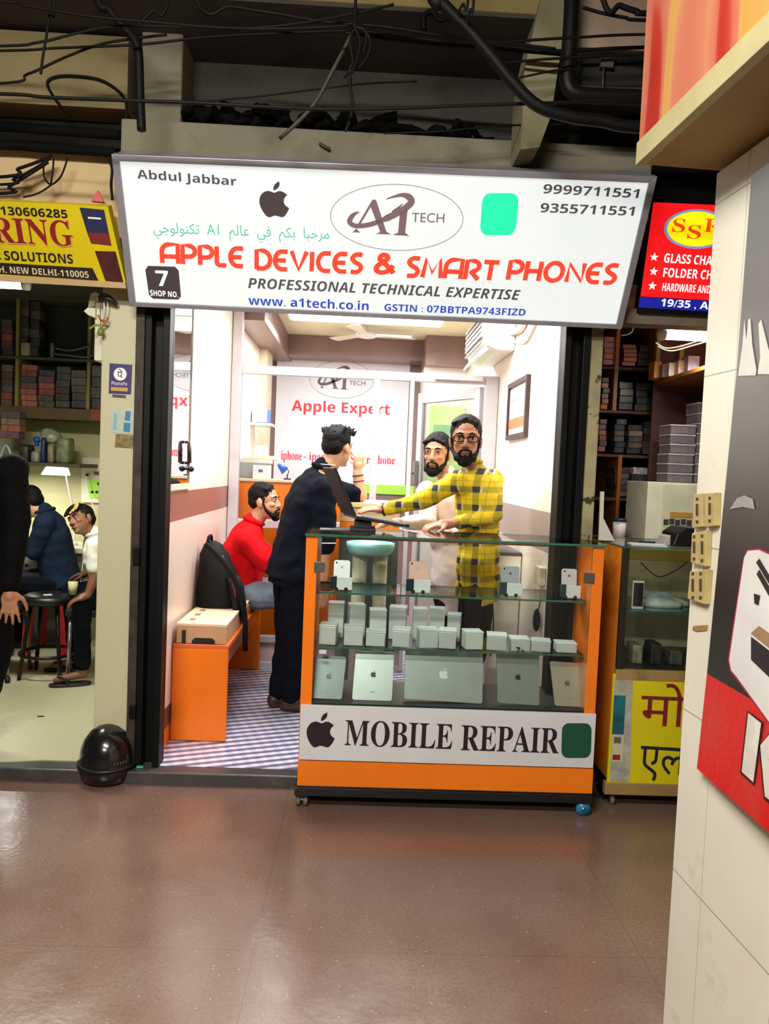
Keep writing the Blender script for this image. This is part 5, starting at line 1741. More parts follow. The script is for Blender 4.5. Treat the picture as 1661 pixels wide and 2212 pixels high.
mb = MB(); mb.box(V((p.x, 3.575, .066)), (.03, .012, .008), Rz(.1)); tag(mb.build('green_scrap', M('green_white_scrap', '3fb890', 0.4)), 'tiny green and white scrap on the dark kerb beside the helmet', 'litter')
p = onz(88, 1548, .066)
mb = MB(); mb.box(V((p.x, p.y, .068)), (.035, .012, .003)); tag(mb.build('dry_leaf', M('dark_litter', '3a2a18', 0.7)), 'tiny dark scrap on the cream floor of the left shop', 'litter')

# ================================================================== RIGHT SHOP
a, b = at(1436, 722, 3.80), at(1545, 726, 3.80)
tube_lamp('bright tube light under the red sign of the right shop', a, V((b.x + .2, 3.80, a.z)), .026)
YS = 4.6
def rz(py, px=1340, Y=YS):
    return at(px, py, Y).z


xl, xrr = 1.13, at(1476, 880, YS).x
rs_ = thing('parts_rack', 'tall brown rack of parts boxes at the back of the right shop', 'shelving', (1.6, 4.8, .06))
SHB = M('dark_shelf_edge', '4a2f1e', 0.6, 0, 0.1)
for py, px in ((700, 1320), (792, 1340), (888, 1370), (983, 1370), (1076, 1340)):
    mb = MB(); z = rz(py, px); mb.bx(xl, xrr, YS, 5.15, z - .018, z); mb.build('shelf', SHB, rs_, .002)
for px, y0, y1 in ((1337, 700, 888), (1340, 983, 1180), (1416, 700, 792), (1462, 835, 888)):
    x = at(px, y0, YS).x
    mb = MB(); mb.bx(x - .011, x + .011, YS - .004, 5.15, rz(y1), rz(y0)); mb.build('divider', TAN_WOOD, rs_)
mb = MB(); mb.bx(xl, xrr, 5.15, 5.18, .06, rz(700)); mb.build('back_board', M('dark_brown_back', '2a1c14', 0.7), rs_)
mb = MB(); mb.bx(xl, xl + .02, YS, 5.15, .06, rz(700)); mb.build('side_board', TAN_WOOD, rs_)
random.seed(21)
PINK = [M('pink_film_box', 'c8788a', 0.3, 0, 0.2, 30), M('salmon_film_box', 'd08070', 0.35, 0, 0.2, 30), M('lilac_film_box', 'b0a0b8', 0.3, 0, 0.2, 30)]
G = 'boxes on the right shop rack'
stack(1302, 1331, 789, 727, YS + .02, 5, PINK, 'top rack shelf, pile beside flaking pillar', G, .2)
stack(1345, 1376, 791, 744, YS + .02, 5, PINK[1:2] + BOXC[-3:-2], 'top rack shelf, pile right of orange divider', G, .2)
stack(1379, 1410, 791, 746, YS + .02, 3, BOXD, 'top rack shelf, pile left of tube light', G, .2)
stack(1297, 1314, 884, 815, YS + .02, 6, [TAN_WOOD] + BOXC, 'second rack shelf, pile beside flaking pillar', G, .2)
stack(1336, 1368, 886, 825, YS + .02, 4, BOXD, 'second rack shelf, pile right of orange divider', G, .2)
stack(1372, 1408, 889, 828, YS + .02, 4, BOXD, 'second rack shelf, middle pile', G, .2)
stack(1414, 1448, 891, 862, YS + .02, 2, BOXD, 'second rack shelf, rightmost pile', G, .2, [M('magenta_box', 'a03868', 0.4)])
stack(1292, 1310, 976, 905, YS + .02, 6, BOXC, 'third rack shelf, pile beside flaking pillar', G, .2)
stack(1326, 1350, 979, 905, YS + .02, 6, BOXC[4:6] + BOXD, 'third rack shelf, second pile from flaking pillar', G, .2)
stack(1354, 1386, 981, 918, YS + .02, 5, BOXC[4:7] + BOXD, 'third rack shelf, third pile from flaking pillar', G, .2)
stack(1389, 1420, 982, 910, YS + .02, 5, BOXC[8:] + BOXD, 'third rack shelf, fourth pile from flaking pillar', G, .2)
stack(1325, 1358, 1073, 1010, YS + .02, 5, BOXD, 'fourth rack shelf, left pile', G, .2)
stack(1363, 1402, 1074, 1010, YS + .02, 4, BOXD, 'fourth rack shelf, right pile with printed top box', G, .2, [M('white_printed_box', 'b8aaa8', 0.4, 0, 0.3, 60)])
p = at(1336, 1165, 4.2)
bk = thing('white_bucket', 'white lidded tub with a navy rim behind the right counter', 'tub', (p.x, 4.2, p.z))
mb = MB(); mb.lathe([(.02, 0), (.033, 0), (.036, .10), (.02, .10)], V((p.x, 4.2, p.z)), 20); mb.build('tub', WHITEP, bk)
mb = MB(); mb.lathe([(.02, 0), (.040, 0), (.040, .015), (.02, .017)], V((p.x, 4.2, p.z + .10)), 20); mb.build('lid', M('navy_plastic', '1c2c58', 0.4), bk)
# the tub stands on an inner counter
mb = MB(); mb.bx(1.2, 1.56, 4.0, 4.5, .062, p.z - .001); tag(mb.build('inner_counter', BROWN_WOOD, None, .004), 'dark brown inner counter behind the old glass counter, right shop', 'counter')

# side shelf on the right wall of that shop
e0, e1 = at(1412, 832, 4.5), at(1522, 795, 3.80)
ss = thing('side_shelf', 'orange side shelf running under the tube light, right shop', 'shelf', (1.9, 4.2, e0.z))
mb = MB(); mb.prism([V((e0.x, 4.5, e0.z)), V((e1.x, 3.75, e0.z)), V((2.5, 3.75, e0.z)), V((2.5, 4.5, e0.z))], (0, 0, .022)); mb.build('board', TAN_WOOD, ss, .002)
mb = MB(); mb.bx(e0.x - .01, e0.x + .012, 4.46, 4.5, e0.z + .023, rz(705, 1416, 4.48)); mb.build('upright', M('tan_post', '8a8048'), ss)
mb = MB(); x = at(1470, 760, 4.48).x; mb.bx(x - .012, x + .012, 4.46, 4.5, e0.z + .023, rz(745, 1460, 4.48)); mb.build('upright', M('pale_upright', 'b39a52', 0.5), ss)
mb = MB(); mb.bx(e0.x, 2.5, 4.50, 4.52, e0.z - .6, rz(700, 1450, 4.5)); mb.build('back_panel', M('dark_maroon_panel', '4a2420', 0.6), ss)
G2 = 'boxes on the side shelf'
for i, (x0, x1, pt, c, lab) in enumerate(((1414, 1430, 780, 'd07a30', 'orange carton'), (1432, 1444, 786, '8c6a70', 'greyish printed carton'), (1446, 1460, 783, 'e0d6c8', 'cream tin'), (1466, 1484, 778, 'c8a080', 'pale tan box'), (1487, 1512, 768, '9a94ac', 'lilac film box'))):
    Y = 4.36 - .05 * i
    a, b = at(x0, pt, Y), at(x1, pt, Y)
    mb = MB(); mb.bx(a.x, b.x, Y, Y + .09, e0.z + .0228, a.z)
    tag(mb.build('side_box', M('side_' + c, c, 0.4, 0, 0.2, 30), None, .003), '%s on the orange side shelf under the tube light' % lab, 'box', G2)
mb = MB(); mb.tube(spline([at(1416, 740, 3.95), at(1440, 752, 3.95), at(1480, 745, 3.95), at(1530, 728, 3.95)]), .004, 6); mb.tube(spline([at(1420, 748, 3.95), at(1450, 758, 3.95), at(1500, 745, 3.95), at(1535, 735, 3.95)]), .004, 6)
tag(mb.build('white_flex', WHITEP), 'white flex drooping under the tube light of the right shop', 'cable')
mb = MB(); mb.tube(spline([at(1342, 724, 3.9), at(1356, 722, 3.9), at(1368, 708, 3.9), V((at(1372, 690, 3.9).x, 3.9, 2.422))]), .004, 6); tag(mb.build('white_flex', WHITEP), 'short white flex hanging beside the big sign corner, right shop', 'cable')

# white cabinet and clear boxes on it
a, b = at(1400, 1040, 4.15), at(1540, 1040, 4.15)
zc_ = a.z
wc = thing('white_cabinet', 'plain off white cabinet behind the old glass counter', 'cabinet', ((a.x + b.x) / 2, 4.3, .062))
mb = MB(); mb.bx(a.x, b.x, 4.15, 4.48, .062, zc_); mb.build('body', M('off_white_board', 'd8d6c2', 0.4), wc, .004)
mb = MB(); mb.bx(a.x + .085, b.x, 4.140, 4.152, .062, zc_ - .01); mb.build('door', M('pale_yellow_board', 'cfceb2', 0.4), wc, .003)
q0, q1 = at(1447, 1116, 4.138), at(1500, 1108, 4.138)
mb = MB(); mb.bx(q0.x, q1.x + .1, 4.134, 4.1395, q0.z, q1.z); mb.build('tan_label', M('tan_label', 'c09038', 0.5), wc)
mb = MB(); q0, q1 = at(1433, 1133, 4.138), at(1496, 1122, 4.138); 
for i in range(5):
    x = q0.x + (q1.x - q0.x) * i / 5
    mb.bx(x, x + (q1.x - q0.x) * .16, 4.134, 4.1395, q0.z + .004 * (i % 2), q1.z - .005 * ((i + 1) % 2))
mb.build('smudged_print', INK_GREY, wc)
FILM = m_frost('clear_box_plastic', 'b8a8b2', .28)
FILMC = [M('film_content_' + c, c, 0.4, 0, 0.3, 40) for c in ('3e3444', '5a4a48', '342f3a', '6a5458')]
random.seed(8)
def clear_stack(px0, px1, pb, pt, Y, n, where):
    a, b = at(px0, pb, Y), at(px1, pb, Y)
    z0, z1 = zc_ + .001, at(px1, pt, Y).z
    h = (z1 - z0) / n
    for i in range(n):
        j = random.uniform(-.005, .005)
        t = thing('clear_parts_box', 'clear lidded box, %s, %s' % (ORD[i], where), 'box', ((a.x + b.x) / 2, Y + .08, z0 + h * i), 'clear boxes on the white cabinet')
        mb = MB(); mb.bx(a.x + .006 + j, b.x - .006 + j, Y + .006, Y + .15, z0 + h * i + .003, z0 + h * (i + .80)); mb.build('contents', random.choice(FILMC), t)
        mb = MB(); mb.bx(a.x + j, b.x + j, Y, Y + .16, z0 + h * i + .0005, z0 + h * (i + .82)); mb.build('case', FILM, t, .004)
        mb = MB(); mb.bx(a.x - .003 + j, b.x + .003 + j, Y - .003, Y + .163, z0 + h * (i + .82), z0 + h * (i + 1) - .0008); mb.build('lid', M('pinkish_white_lid', 'c0aeb4', 0.35), t, .003)


clear_stack(1443, 1497, 1034, 918, 4.2, 6, 'white cabinet stack nearest the rack')
clear_stack(1500, 1545, 1034, 870, 4.22, 8, 'taller white cabinet stack by the tiled wall')

# the old glass counter with the yellow board
p0 = onz(1318, 1712, .10)
YC = 3.42
xc0 = at(1352, 1185, YC).x
zt = at(1400, 1182, YC).z
zg = at(1340, 1445, YC).z
zy0, zy1 = at(1330, 1690, YC).z, at(1330, 1456, YC).z
oc2 = thing('old_glass_counter', 'worn glass counter with a yellow Hindi board in the right shop', 'counter', (1.7, 3.65, 0.0))
ORW = m_dirty('worn_orange_board', 'e08c22', '6a3c10', 0.7, 4, 0.5)
OLDW = m_dirty('old_tan_wood', '9a7c48', '3e2f18', 0.6, 8, 0.7)
mb = MB(); mb.bx(xc0 - .012, xc0 + .008, YC + .012, 3.95, zy0, zt - .005); mb.build('side_panel', ORW, oc2, .002)
mb = MB(); mb.bx(xc0 - .014, xc0 + .016, YC - .008, YC + .012, zg, zt); mb.build('corner_post', M('dark_bronze', '2e2a20', 0.4, 0.4), oc2, .002)
mb = MB(); mb.bx(xc0 - .014, 2.5, YC - .006, YC + .02, zg - .05, zg); mb.build('lower_rail', OLDW, oc2, .003)
mb = MB(); mb.bx(xc0, 2.5, YC - .006, YC + .01, zt - .06, zt - .008); mb.build('upper_rail', M('brass_rail', '6f6428', 0.35, 0.5), oc2, .003)
mb = MB(); mb.bx(xc0 - .016, 2.5, YC - .01, 3.96, zt - .006, zt, 0, 1); mb.build('glass_top', [GLASS, GREENEDGE], oc2)
mb = MB(); mb.bx(xc0 + .016, 2.5, YC, YC + .005, zg, zt - .06, 0, 1); mb.build('front_glass', [GLASS, GREENEDGE], oc2)
zs1 = at(1400, 1318, YC + .05).z
mb = MB(); mb.bx(xc0 + .01, 2.5, YC + .03, 3.9, zs1 - .01, zs1, 0, 1); mb.build('glass_shelf', [M('smoky_green_glass', '1e3a34', 0.1), GREENEDGE], oc2)
mb = MB(); mb.bx(xc0, 2.5, YC + .02, 3.93, zg - .03, zg); mb.build('deck', M('dark_deck_board', '343330'), oc2)
mb = MB(); mb.bx(xc0, 2.5, 3.93, 3.95, zy0, zt - .06); mb.build('rear_panel', M('dusty_cream_back', 'c9c294', 0.6, 0, 0.15, 5), oc2)
xl2 = at(1316, 1600, YC).x
mb = MB(); mb.bx(xl2, 2.5, YC - .004, YC + .012, zy0, zy1); yb = mb.build('yellow_board', m_dirty('yellow_board_print', 'd8c80a', 'a89a20', 0.4, 5, 0.45), oc2, .001)
mb = MB(); zb2 = at(1330, 1716, YC).z; mb.bx(xl2 - .01, 2.5, YC - .008, YC + .03, zb2, zy0); mb.build('bottom_plank', OLDW, oc2, .004)
mb = MB(); mb.bx(xl2, 2.5, YC + .05, 3.93, .03, zb2); mb.build('dark_plinth', DARK, oc2)
YPp = Plane((0, YC - .004, 0), (0, -1, 0), .0015)
quad(yb, YPp, [(1316, 1688), (1360, 1690), (1367, 1462), (1328, 1460)], M('grey_board_strip', 'a8a898', 0.5, 0, 0.15, 20), 'picture_strip')
quad(yb, YPp, [(1320, 1645), (1345, 1646), (1350, 1500), (1326, 1500)], M('pale_device_print', 'bdb79c', 0.5), 'device_picture', 2)
quad(yb, YPp, [(1321, 1585), (1346, 1586), (1351, 1502), (1326, 1501)], M('teal_device_print', '10606a', 0.5, 0, 0.4, 8), 'device_picture', 3)
quad(yb, YPp, [(1325, 1604), (1340, 1605), (1341, 1592), (1326, 1591)], M('grey_key_print', '5a5650', 0.5), 'device_picture', 3)
quad(yb, YPp, [(1322, 1640), (1338, 1641), (1339, 1630), (1323, 1629)], M('maroon_ink', '8c1420'), 'device_picture', 3)
mo = M('dark_red_hindi_ink', '7c1a20', 0.5, 0, 0.05)
put_text(yb, YPp, 'मो', (1381, 1566), (1480, 1570), 92, mo, '', 2)
put_text(yb, YPp, 'एल', (1379, 1668), (1478, 1674), 58, M('navy_hindi_ink', '1a1a34', 0.5, 0, 0.05), '', 2)
for dx in (0.0, .5):
    mb = MB(); mb.cyl(V((xl2 + .04 + dx - .008, 3.46, .025)), V((xl2 + .04 + dx + .008, 3.46, .025)), .024, n=16); mb.cyl(V((xl2 + .04 + dx, 3.46, .025)), V((xl2 + .04 + dx, 3.47, .06)), .008, n=8); mb.build('castor', M('grey_castor', '6d6a5c'), oc2)
# inside: phone, papers, junk
a, b = at(1364, 1318, YC + .06), at(1393, 1255, YC + .06)
ph = thing('display_phone', 'white rimmed phone with black screen standing in the old glass counter', 'phone', ((a.x + b.x) / 2, YC + .07, zs1))
mb = MB(); mb.bx(a.x, b.x, YC + .06, YC + .07, zs1 + .0006, b.z); mb.build('body', M('pale_green_white', 'cfdad2', 0.3), ph, .003)
mb = MB(); mb.bx(a.x + .004, b.x - .004, YC + .0585, YC + .0605, zs1 + .014, b.z - .010); mb.build('screen', INK, ph)
for i, (px, py, w, h, c) in enumerate(((1432, 1302, .10, .035, 'c2d0c6'), (1460, 1306, .09, .03, 'b4c0b6'), (1440, 1288, .08, .05, '7f9a9a'))):
    p = at(px, py, YC + .16 + .02 * i)
    mb = MB(); rings = []
    for k, f in ((0, 1), (.5, .9), (1, .4)):
        rings.append([V((p.x + w * f * math.cos(t * math.pi / 12), YC + .18 + .05 * i + .06 * f * math.sin(t * math.pi / 12), zs1 + .0006 + h * k)) for t in range(24)])
    mb.loft(rings)
    for v in mb.v:
        if v.z > zs1 + .003:
            v += V((noise.noise(v * 30), noise.noise(v * 30 + V((3, 0, 0))), abs(noise.noise(v * 30 + V((0, 4, 0)))))) * .015
    tag(mb.build('crumpled_packet', M('packet_' + c, c, 0.35, 0, 0.1, 20)), ['pale crumpled packet in the front of the old counter shelf', 'pale crumpled packet at the right of the old counter shelf', 'teal crumpled packet at the back of the old counter shelf'][i], 'packet')
for i, (px, c, w, h) in enumerate(((1378, '8a8a70', .045, .09), (1418, '33342e', .05, .10), (1462, '5a5c54', .06, .07))):
    p = at(px, 1410, YC + .1)
    mb = MB(); mb.bx(p.x - w / 2, p.x + w / 2, YC + .1, YC + .2, zg + .0006, zg + h)
    tag(mb.build('old_device', M('old_' + c, c, 0.4, 0, 0.3, 25), None, .006), ['small khaki device', 'black device', 'grey device'][i] + ' lying in the bottom of the old glass counter', 'device')
mb = MB(); mb.tube(spline([V((at(1385, 1200, YC + .2).x, YC + .2, at(1385, 1215, YC + .2).z)), at(1420, 1245, YC + .22), at(1455, 1235, YC + .24), at(1490, 1210, YC + .2)]), .003, 5); tag(mb.build('loose_wire', INK_GREY), 'thin loose wire crossing behind the old counter glass', 'cable')
# machine on the counter top
p0, p1 = at(1447, 1178, 3.55), at(1530, 1142, 3.55)
pm = thing('ticket_printer', 'black desk machine on the old glass counter behind the tiled wall', 'printer', ((p0.x + p1.x) / 2, 3.6, zt))
mb = MB(); mb.prism([V((p0.x + x, 3.52, zt + .0006 + z)) for x, z in ((.0, 0), (.26, 0), (.26, .085), (.06, .088), (.02, .06))], (0, .18, 0)); mb.build('body', BLACKP, pm, .006)
mb = MB(); mb.prism([V((p0.x - .035, 3.54, zt + .001)), V((p0.x - .002, 3.54, zt + .001)), V((p0.x - .002, 3.54, zt + .05)), V((p0.x - .02, 3.54, zt + .04))], (0, .1, 0)); mb.build('tray', M('grey_light_plastic', 'b9b9b4', 0.4), pm, .003)
q = onz(1428, 1160, zt + .001)
mb = MB(); mb.box(V((p0.x - .09, 3.60, zt + .006)), (.07, .04, .012), Rz(.5)); tag(mb.build('small_gadget', INK, None, .002), 'small flat black gadget left of the black desk machine', 'gadget')
mb = MB(); mb.box(V((p0.x - .12, 3.52, zt + .0035)), (.16, .10, .006), Rz(-.15)); tag(mb.build('papers', M('white_paper', 'd9dad4', 0.5)), 'white papers spread on the old glass counter', 'paper')
# white cloth edge beside the flaking pillar
q = [at(1294, 1062, 3.62), at(1302, 1062, 3.62), at(1300, 1120, 3.62), at(1325, 1170, 3.62), at(1290, 1168, 3.62)]
mb = MB(); mb.prism([V((v.x + .02, 3.66, v.z)) for v in q], (0, .012, 0)); tag(mb.build('white_card', M('bent_white_card', 'd6d4ca', 0.5)), 'bent white card standing against the flaking pillar, right shop', 'card')

# switch plates on the tiled wall's end strip
SWP = M('yellowed_switch_plate', 'b3a069', 0.5, 0, 0.12, 14)
SWD = M('grimy_slot', '3f3116', 0.7)
WPL = Plane(WC, WN, .001)
plates = [('tall yellowed switch plate with slots, uppermost left on the tiled wall', [(1511, 1068), (1529, 1066), (1529, 1138), (1508, 1142)]),
          ('tall yellowed switch plate with slots, uppermost right on the tiled wall', [(1536, 1066), (1559, 1064), (1557, 1136), (1536, 1140)]),
          ('middle yellowed switch plate, left one of the pair on the tiled wall', [(1507, 1152), (1521, 1150), (1519, 1220), (1504, 1215)]),
          ('middle yellowed switch plate, right one of the pair on the tiled wall', [(1524, 1150), (1540, 1146), (1536, 1224), (1521, 1221)]),
          ('wide lowest yellowed switch plate on the tiled wall', [(1503, 1234), (1541, 1230), (1535, 1306), (1497, 1294)])]
for lab, q in plates:
    vs = [WPL.p(*p, 0) + WN * .0005 for p in q]
    mb = MB(); mb.prism(vs, WN * .016); t = tag(mb.build('switch_plate', SWP, None, .002), lab, 'switch plate', 'switch plates on the tiled wall')
    cx = sum(p[0] for p in q) / 4; cy = sum(p[1] for p in q) / 4
    hh = (q[2][1] - q[1][1]) / 2
    mb = MB()
    for dx in ((-9, 8) if q[1][0] - q[0][0] > 30 else (0,)):
        for y0, y1 in ((-.78, -.62), (-.4, .3), (.58, .75)):
            w = 2.2
            vs = [WPL.p(cx + dx + sx * w, cy + hh * yy, 0) + WN * .0168 for sx, yy in ((-1, y0), (1, y0), (1, y1), (-1, y1))]
            mb.prism(vs, WN * .0015)
    c = mb.build('slot', SWD, t)
vs = [WPL.p(*p, 0) + WN * .0004 for p in ((1499, 1352), (1530, 1350), (1528, 1362), (1505, 1364), (1497, 1360))]
mb = MB(); mb.prism(vs, WN * .002); tag(mb.build('old_tape', M('brown_old_tape', '9a7a40', 0.5, 0, 0.2, 30)), 'torn strip of brown tape below the switch plates', 'tape')

# ================================================================== OVERHEAD CABLES
CB = M('black_cable', '090909', 0.6, 0, 0.1, spec=.2)
CG = M('grey_brown_cable', '3a3428', 0.6, 0, 0.1)


def cable(label, pts, r, Y, m=CB, cat='cable', name='overhead_cable', dy=0.0):
    pts = list(pts)
    for end in (0, -1):                 # a lead that leaves the view runs on to where it goes
        (ax_, ay_), (bx2, by2) = pts[end], pts[1 if end == 0 else -2]
        if ax_ < 0:
            q_ = (ax_ - 700, ay_ + (ay_ - by2) * .8)
        elif ay_ < 0:
            q_ = (ax_ + (ax_ - bx2) * 2.0, ay_ - 420)
        elif ax_ >= 1400:
            q_ = (ax_ + 420, ay_ + (ay_ - by2) * .8)
        else:
            continue
        pts.insert(0, q_) if end == 0 else pts.append(q_)
    n = len(pts)
    mb = MB(); mb.tube(spline([at(px, py, Y + dy * i / max(1, n - 1)) for i, (px, py) in enumerate(pts)], 7), r, 8)
    return tag(mb.build(name, m), label, cat, 'cables strung under the ceiling' if cat == 'cable' else None)


cable('thick black hose curving from the top centre down to the overhead sign box', [(925, -40), (960, 12), (1010, 62), (1062, 122), (1108, 178), (1160, 228), (1230, 252), (1300, 262), (1400, 276)], .021, 2.75, name='black_hose', cat='hose')
cable('thick black cable bending down past the small concrete pier to the white sign', [(205, -30), (235, 20), (270, 62), (294, 92), (300, 130), (302, 200), (306, 282)], .017, 3.05)
cable('thin cable sagging from the left edge up to the top centre', [(-40, 100), (80, 92), (165, 72), (250, 57), (400, 58), (520, 62), (650, 50), (760, 30), (850, 10)], .005, 2.9)
cable('thin cable running from the top left corner to the hanging bundle', [(-40, 2), (60, 14), (200, 36), (330, 48), (480, 60), (620, 62), (760, 55)], .005, 2.86)
cable('thin cable from the top edge crossing to the thick black hose', [(420, -4), (500, 14), (600, 30), (700, 47), (830, 58), (960, 78), (1080, 92), (1200, 106)], .006, 2.94)
cable('short cable slanting from the top edge to the bend of the thick black cable', [(366, -6), (330, 24), (296, 56)], .006, 2.98)
cable('long low cable crossing the whole ceiling just over the white sign', [(-40, 202), (100, 210), (270, 217), (420, 222), (560, 230), (700, 236), (860, 234), (1010, 228), (1200, 222), (1400, 214)], .0065, 2.82)
cable('black cable loop hanging below the plaster ledge at the left', [(150, 252), (118, 212), (102, 180), (120, 166), (160, 164), (215, 172), (255, 196), (272, 222), (272, 262)], .006, 3.41)
cable('bundle of thin black wire ends hanging at the top left', [(108, -10), (107, 30), (100, 80), (93, 120), (88, 160)], .005, 2.9)
cable('short wire end hanging beside the wire bundle at the top left', [(118, -10), (117, 20), (113, 52)], .004, 2.9)
cable('thin cable rising from the left edge over the plaster ledge', [(-30, 182), (60, 160), (140, 124), (220, 95), (300, 82), (360, 75)], .005, 3.08)
cable('cable fanning right from the thick cable toward the hanging bundle', [(-30, 110), (120, 104), (300, 96), (450, 80), (600, 72), (760, 66)], .005, 3.06)
cable('cable from the hanging bundle to the right behind the black hose', [(760, 64), (900, 84), (1060, 96), (1200, 110), (1400, 102)], .007, 3.0)
cable('pair of twisted leads below the cable to the right', [(740, 70), (900, 92), (1050, 104), (1210, 118)], .006, 3.03)
cable('level cable on the right crossing the black pipe', [(1040, 96), (1130, 88), (1260, 80), (1400, 74)], .005, 2.84)
cable('upper right cable dipping behind the overhead sign box', [(1258, 16), (1300, 28), (1350, 38), (1410, 44)], .006, 2.8)
cable('heavier upper right cable above the pinkish plaster', [(1300, -10), (1340, 12), (1375, 24), (1420, 30)], .010, 2.78)
cable('faint cable from the pier toward the black hose over the recess', [(430, 220), (560, 208), (690, 192), (800, 180), (900, 176)], .004, 3.2)
cable('faint low cable at the right above the sign top', [(830, 288), (950, 284), (1080, 272), (1220, 268)], .004, 3.12)
cable('thin cable under the black hose at the right', [(1060, 140), (1130, 132), (1210, 126), (1400, 118)], .005, 2.9)
cable('thin cable slanting up across the concrete fin', [(1120, 168), (1160, 160), (1200, 152), (1260, 150)], .004, 2.95)
cable('fan of thin wire between the hose and the top edge, nearer the hose', [(990, 26), (1000, 8), (1012, -12)], .0045, 2.7)
cable('fan of thin wire between the hose and the top edge, farther from the hose', [(1008, 46), (1016, 20), (1024, -12)], .0045, 2.7)
# bundle of loops
mb = MB()
for pts in ([(768, -430), (768, -30), (768, 20), (766, 62)], [(766, 60), (756, 90), (762, 130), (756, 150), (744, 168)], [(766, 58), (788, 66), (800, 92), (794, 122), (776, 146)], [(766, 60), (778, 90), (772, 124), (760, 158)], [(764, 60), (784, 62), (792, 84), (784, 116)], [(757, 140), (757, 190), (762, 225), (756, 258), (746, 284)]):
    mb.tube(spline([at(*p, 2.88) for p in pts], 6), .0055, 7)
tag(mb.build('hanging_wire_bundle', CB), 'bundle of looped black wire hanging from the ceiling above the sign', 'wire bundle')
cable('dark rod slanting from the wire bundle down to the sign top', [(764, 66), (720, 150), (675, 230), (604, 300)], .008, 3.0, CG, 'rod', 'slanted_rod')
for lab, pts, r in (('left leads drooping under the dark slot, upper one', [(-30, 384), (40, 364), (80, 350), (112, 336)], .007), ('left leads drooping under the dark slot, middle one', [(-30, 400), (30, 386), (75, 364), (108, 342)], .006),
                    ('left leads drooping under the dark slot, lowest one', [(-30, 420), (20, 402), (70, 372), (104, 350)], .007), ('thin looped lead hanging on the cream fascia', [(98, 344), (94, 366), (98, 388), (112, 398), (132, 380), (146, 342)], .004),
                    ('thin lead trailing from the loop to the yellow sign', [(112, 398), (96, 410), (76, 420), (50, 426)], .004), ('short straight lead inside the loop on the cream fascia', [(116, 342), (114, 370), (110, 396)], .004),
                    ('short lead hanging beside the white sign corner', [(236, 344), (242, 366), (240, 400), (243, 432)], .006)):
    cable(lab, pts, r, 3.36)
for lab, pts, r in (('heavy dark conduit along the dark slot at the left, upper', [(-60, 272), (100, 280), (260, 292)], .022), ('heavy dark conduit along the dark slot at the left, lower', [(-60, 312), (100, 320), (250, 330)], .020)):
    cable(lab, pts, r, 3.40, M('sooty_conduit', '0e0c09', 0.8, spec=.1), 'conduit', 'dark_conduit')
# black pipe turning to the right, grey pipe under it
mb = MB(); mb.tube(spline([at(1238, -480, 2.98), at(1236, -60, 2.98), at(1234, 40, 2.98), at(1228, 130, 2.98), at(1226, 176, 2.98), at(1240, 200, 2.98), at(1280, 207, 2.98), at(1420, 212, 2.98), at(1800, 226, 2.98)], 8), .030, 12)
tag(mb.build('black_drain_pipe', M('black_pipe', '0c0b0a', 0.5, 0, 0.15, spec=.25), None), 'fat black drain pipe bending to the right beside the overhead sign box', 'pipe')
mb = MB(); mb.tube([at(1215, 185, 3.06), at(1300, 196, 3.06), at(1420, 198, 3.06), at(1760, 206, 3.06)], .012, 10); tag(mb.build('grey_conduit', M('dusty_grey_pipe', '5e5a4c', 0.6)), 'slim grey conduit level with the bend of the black drain pipe', 'conduit')
a, b = at(1255, 200, 3.1), at(1400, 112, 3.1)
mb = MB(); mb.bx(a.x, b.x + .3, 3.10, 3.3, a.z + .02, b.z); tag(mb.build('shade_block', M('painted_shade', '1c1a16', 0.8)), 'dark box painted as shadow over the bend of the drain pipe', 'tray')  # dark box added to paint the shadows above the pipe bend
p = at(1310, 135, 3.08)
mb = MB(); mb.box(p, (.05, .02, .045)); mb.cyl(p + V((-.01, 0, -.02)), p + V((-.01, 0, -.12)), .004, n=6); tag(mb.build('junction_clip', M('grey_clip', '5a5654')), 'small grey clip with a wire on the dark shadow box', 'clip')
mb = MB(); p = at(922, 40, 3.148); mb.tube(spline([p + V((-.01, -.012, -.05)), p + V((-.012, -.012, 0)), p + V((.02, -.012, .02)), p + V((.05, -.012, -.01)), p + V((.09, -.012, .0))]), [.012] * 20 + [.008] * 13, 8); tag(mb.build('ceiling_hook', DARK), 'small black hook on the yellowed ceiling beam', 'hook')
# heap of dark cable scrap on the lintel
random.seed(3)
mb = MB()
for px0, px1, py, hh in ((400, 500, 292, 18), (470, 620, 296, 30), (620, 700, 302, 18), (690, 840, 308, 26), (820, 1050, 318, 14)):
    pts = []
    for i in range(9):
        px = px0 + (px1 - px0) * i / 8
        pts.append(V((at(px, py, 3.46).x, 3.46 + random.uniform(-.05, .08), 2.96 + random.uniform(0, hh / 420))))
    for k in range(5):
        mb.tube(spline([q + V((random.uniform(-.04, .04), random.uniform(-.05, .05), random.uniform(0, hh / 480))) for q in pts], 5), random.uniform(.012, .022), 7)
o = mb.build('cable_scrap_heap', M('sooty_scrap', '0c0b09', 0.9, 0, 0.3, 15, spec=.1)); tag(o, 'sooty heap of old cable scrap on the ledge above the white sign', 'cable heap', None, 'stuff')
mb = MB(); mb.tube(spline([at(690, 310, 3.33), at(700, 316, 3.325), at(712, 322, 3.32)]), .007, 7); tag(mb.build('cable_stub', M('olive_stub', '3a3a1a', 0.6)), 'short olive cable stub poking out over the sign top edge', 'cable')
mb = MB(); p0_ = at(385, 303, 3.338); mb.box(V((p0_.x, 3.337, p0_.z)), (.05, .002, .05), Rz(0)); 

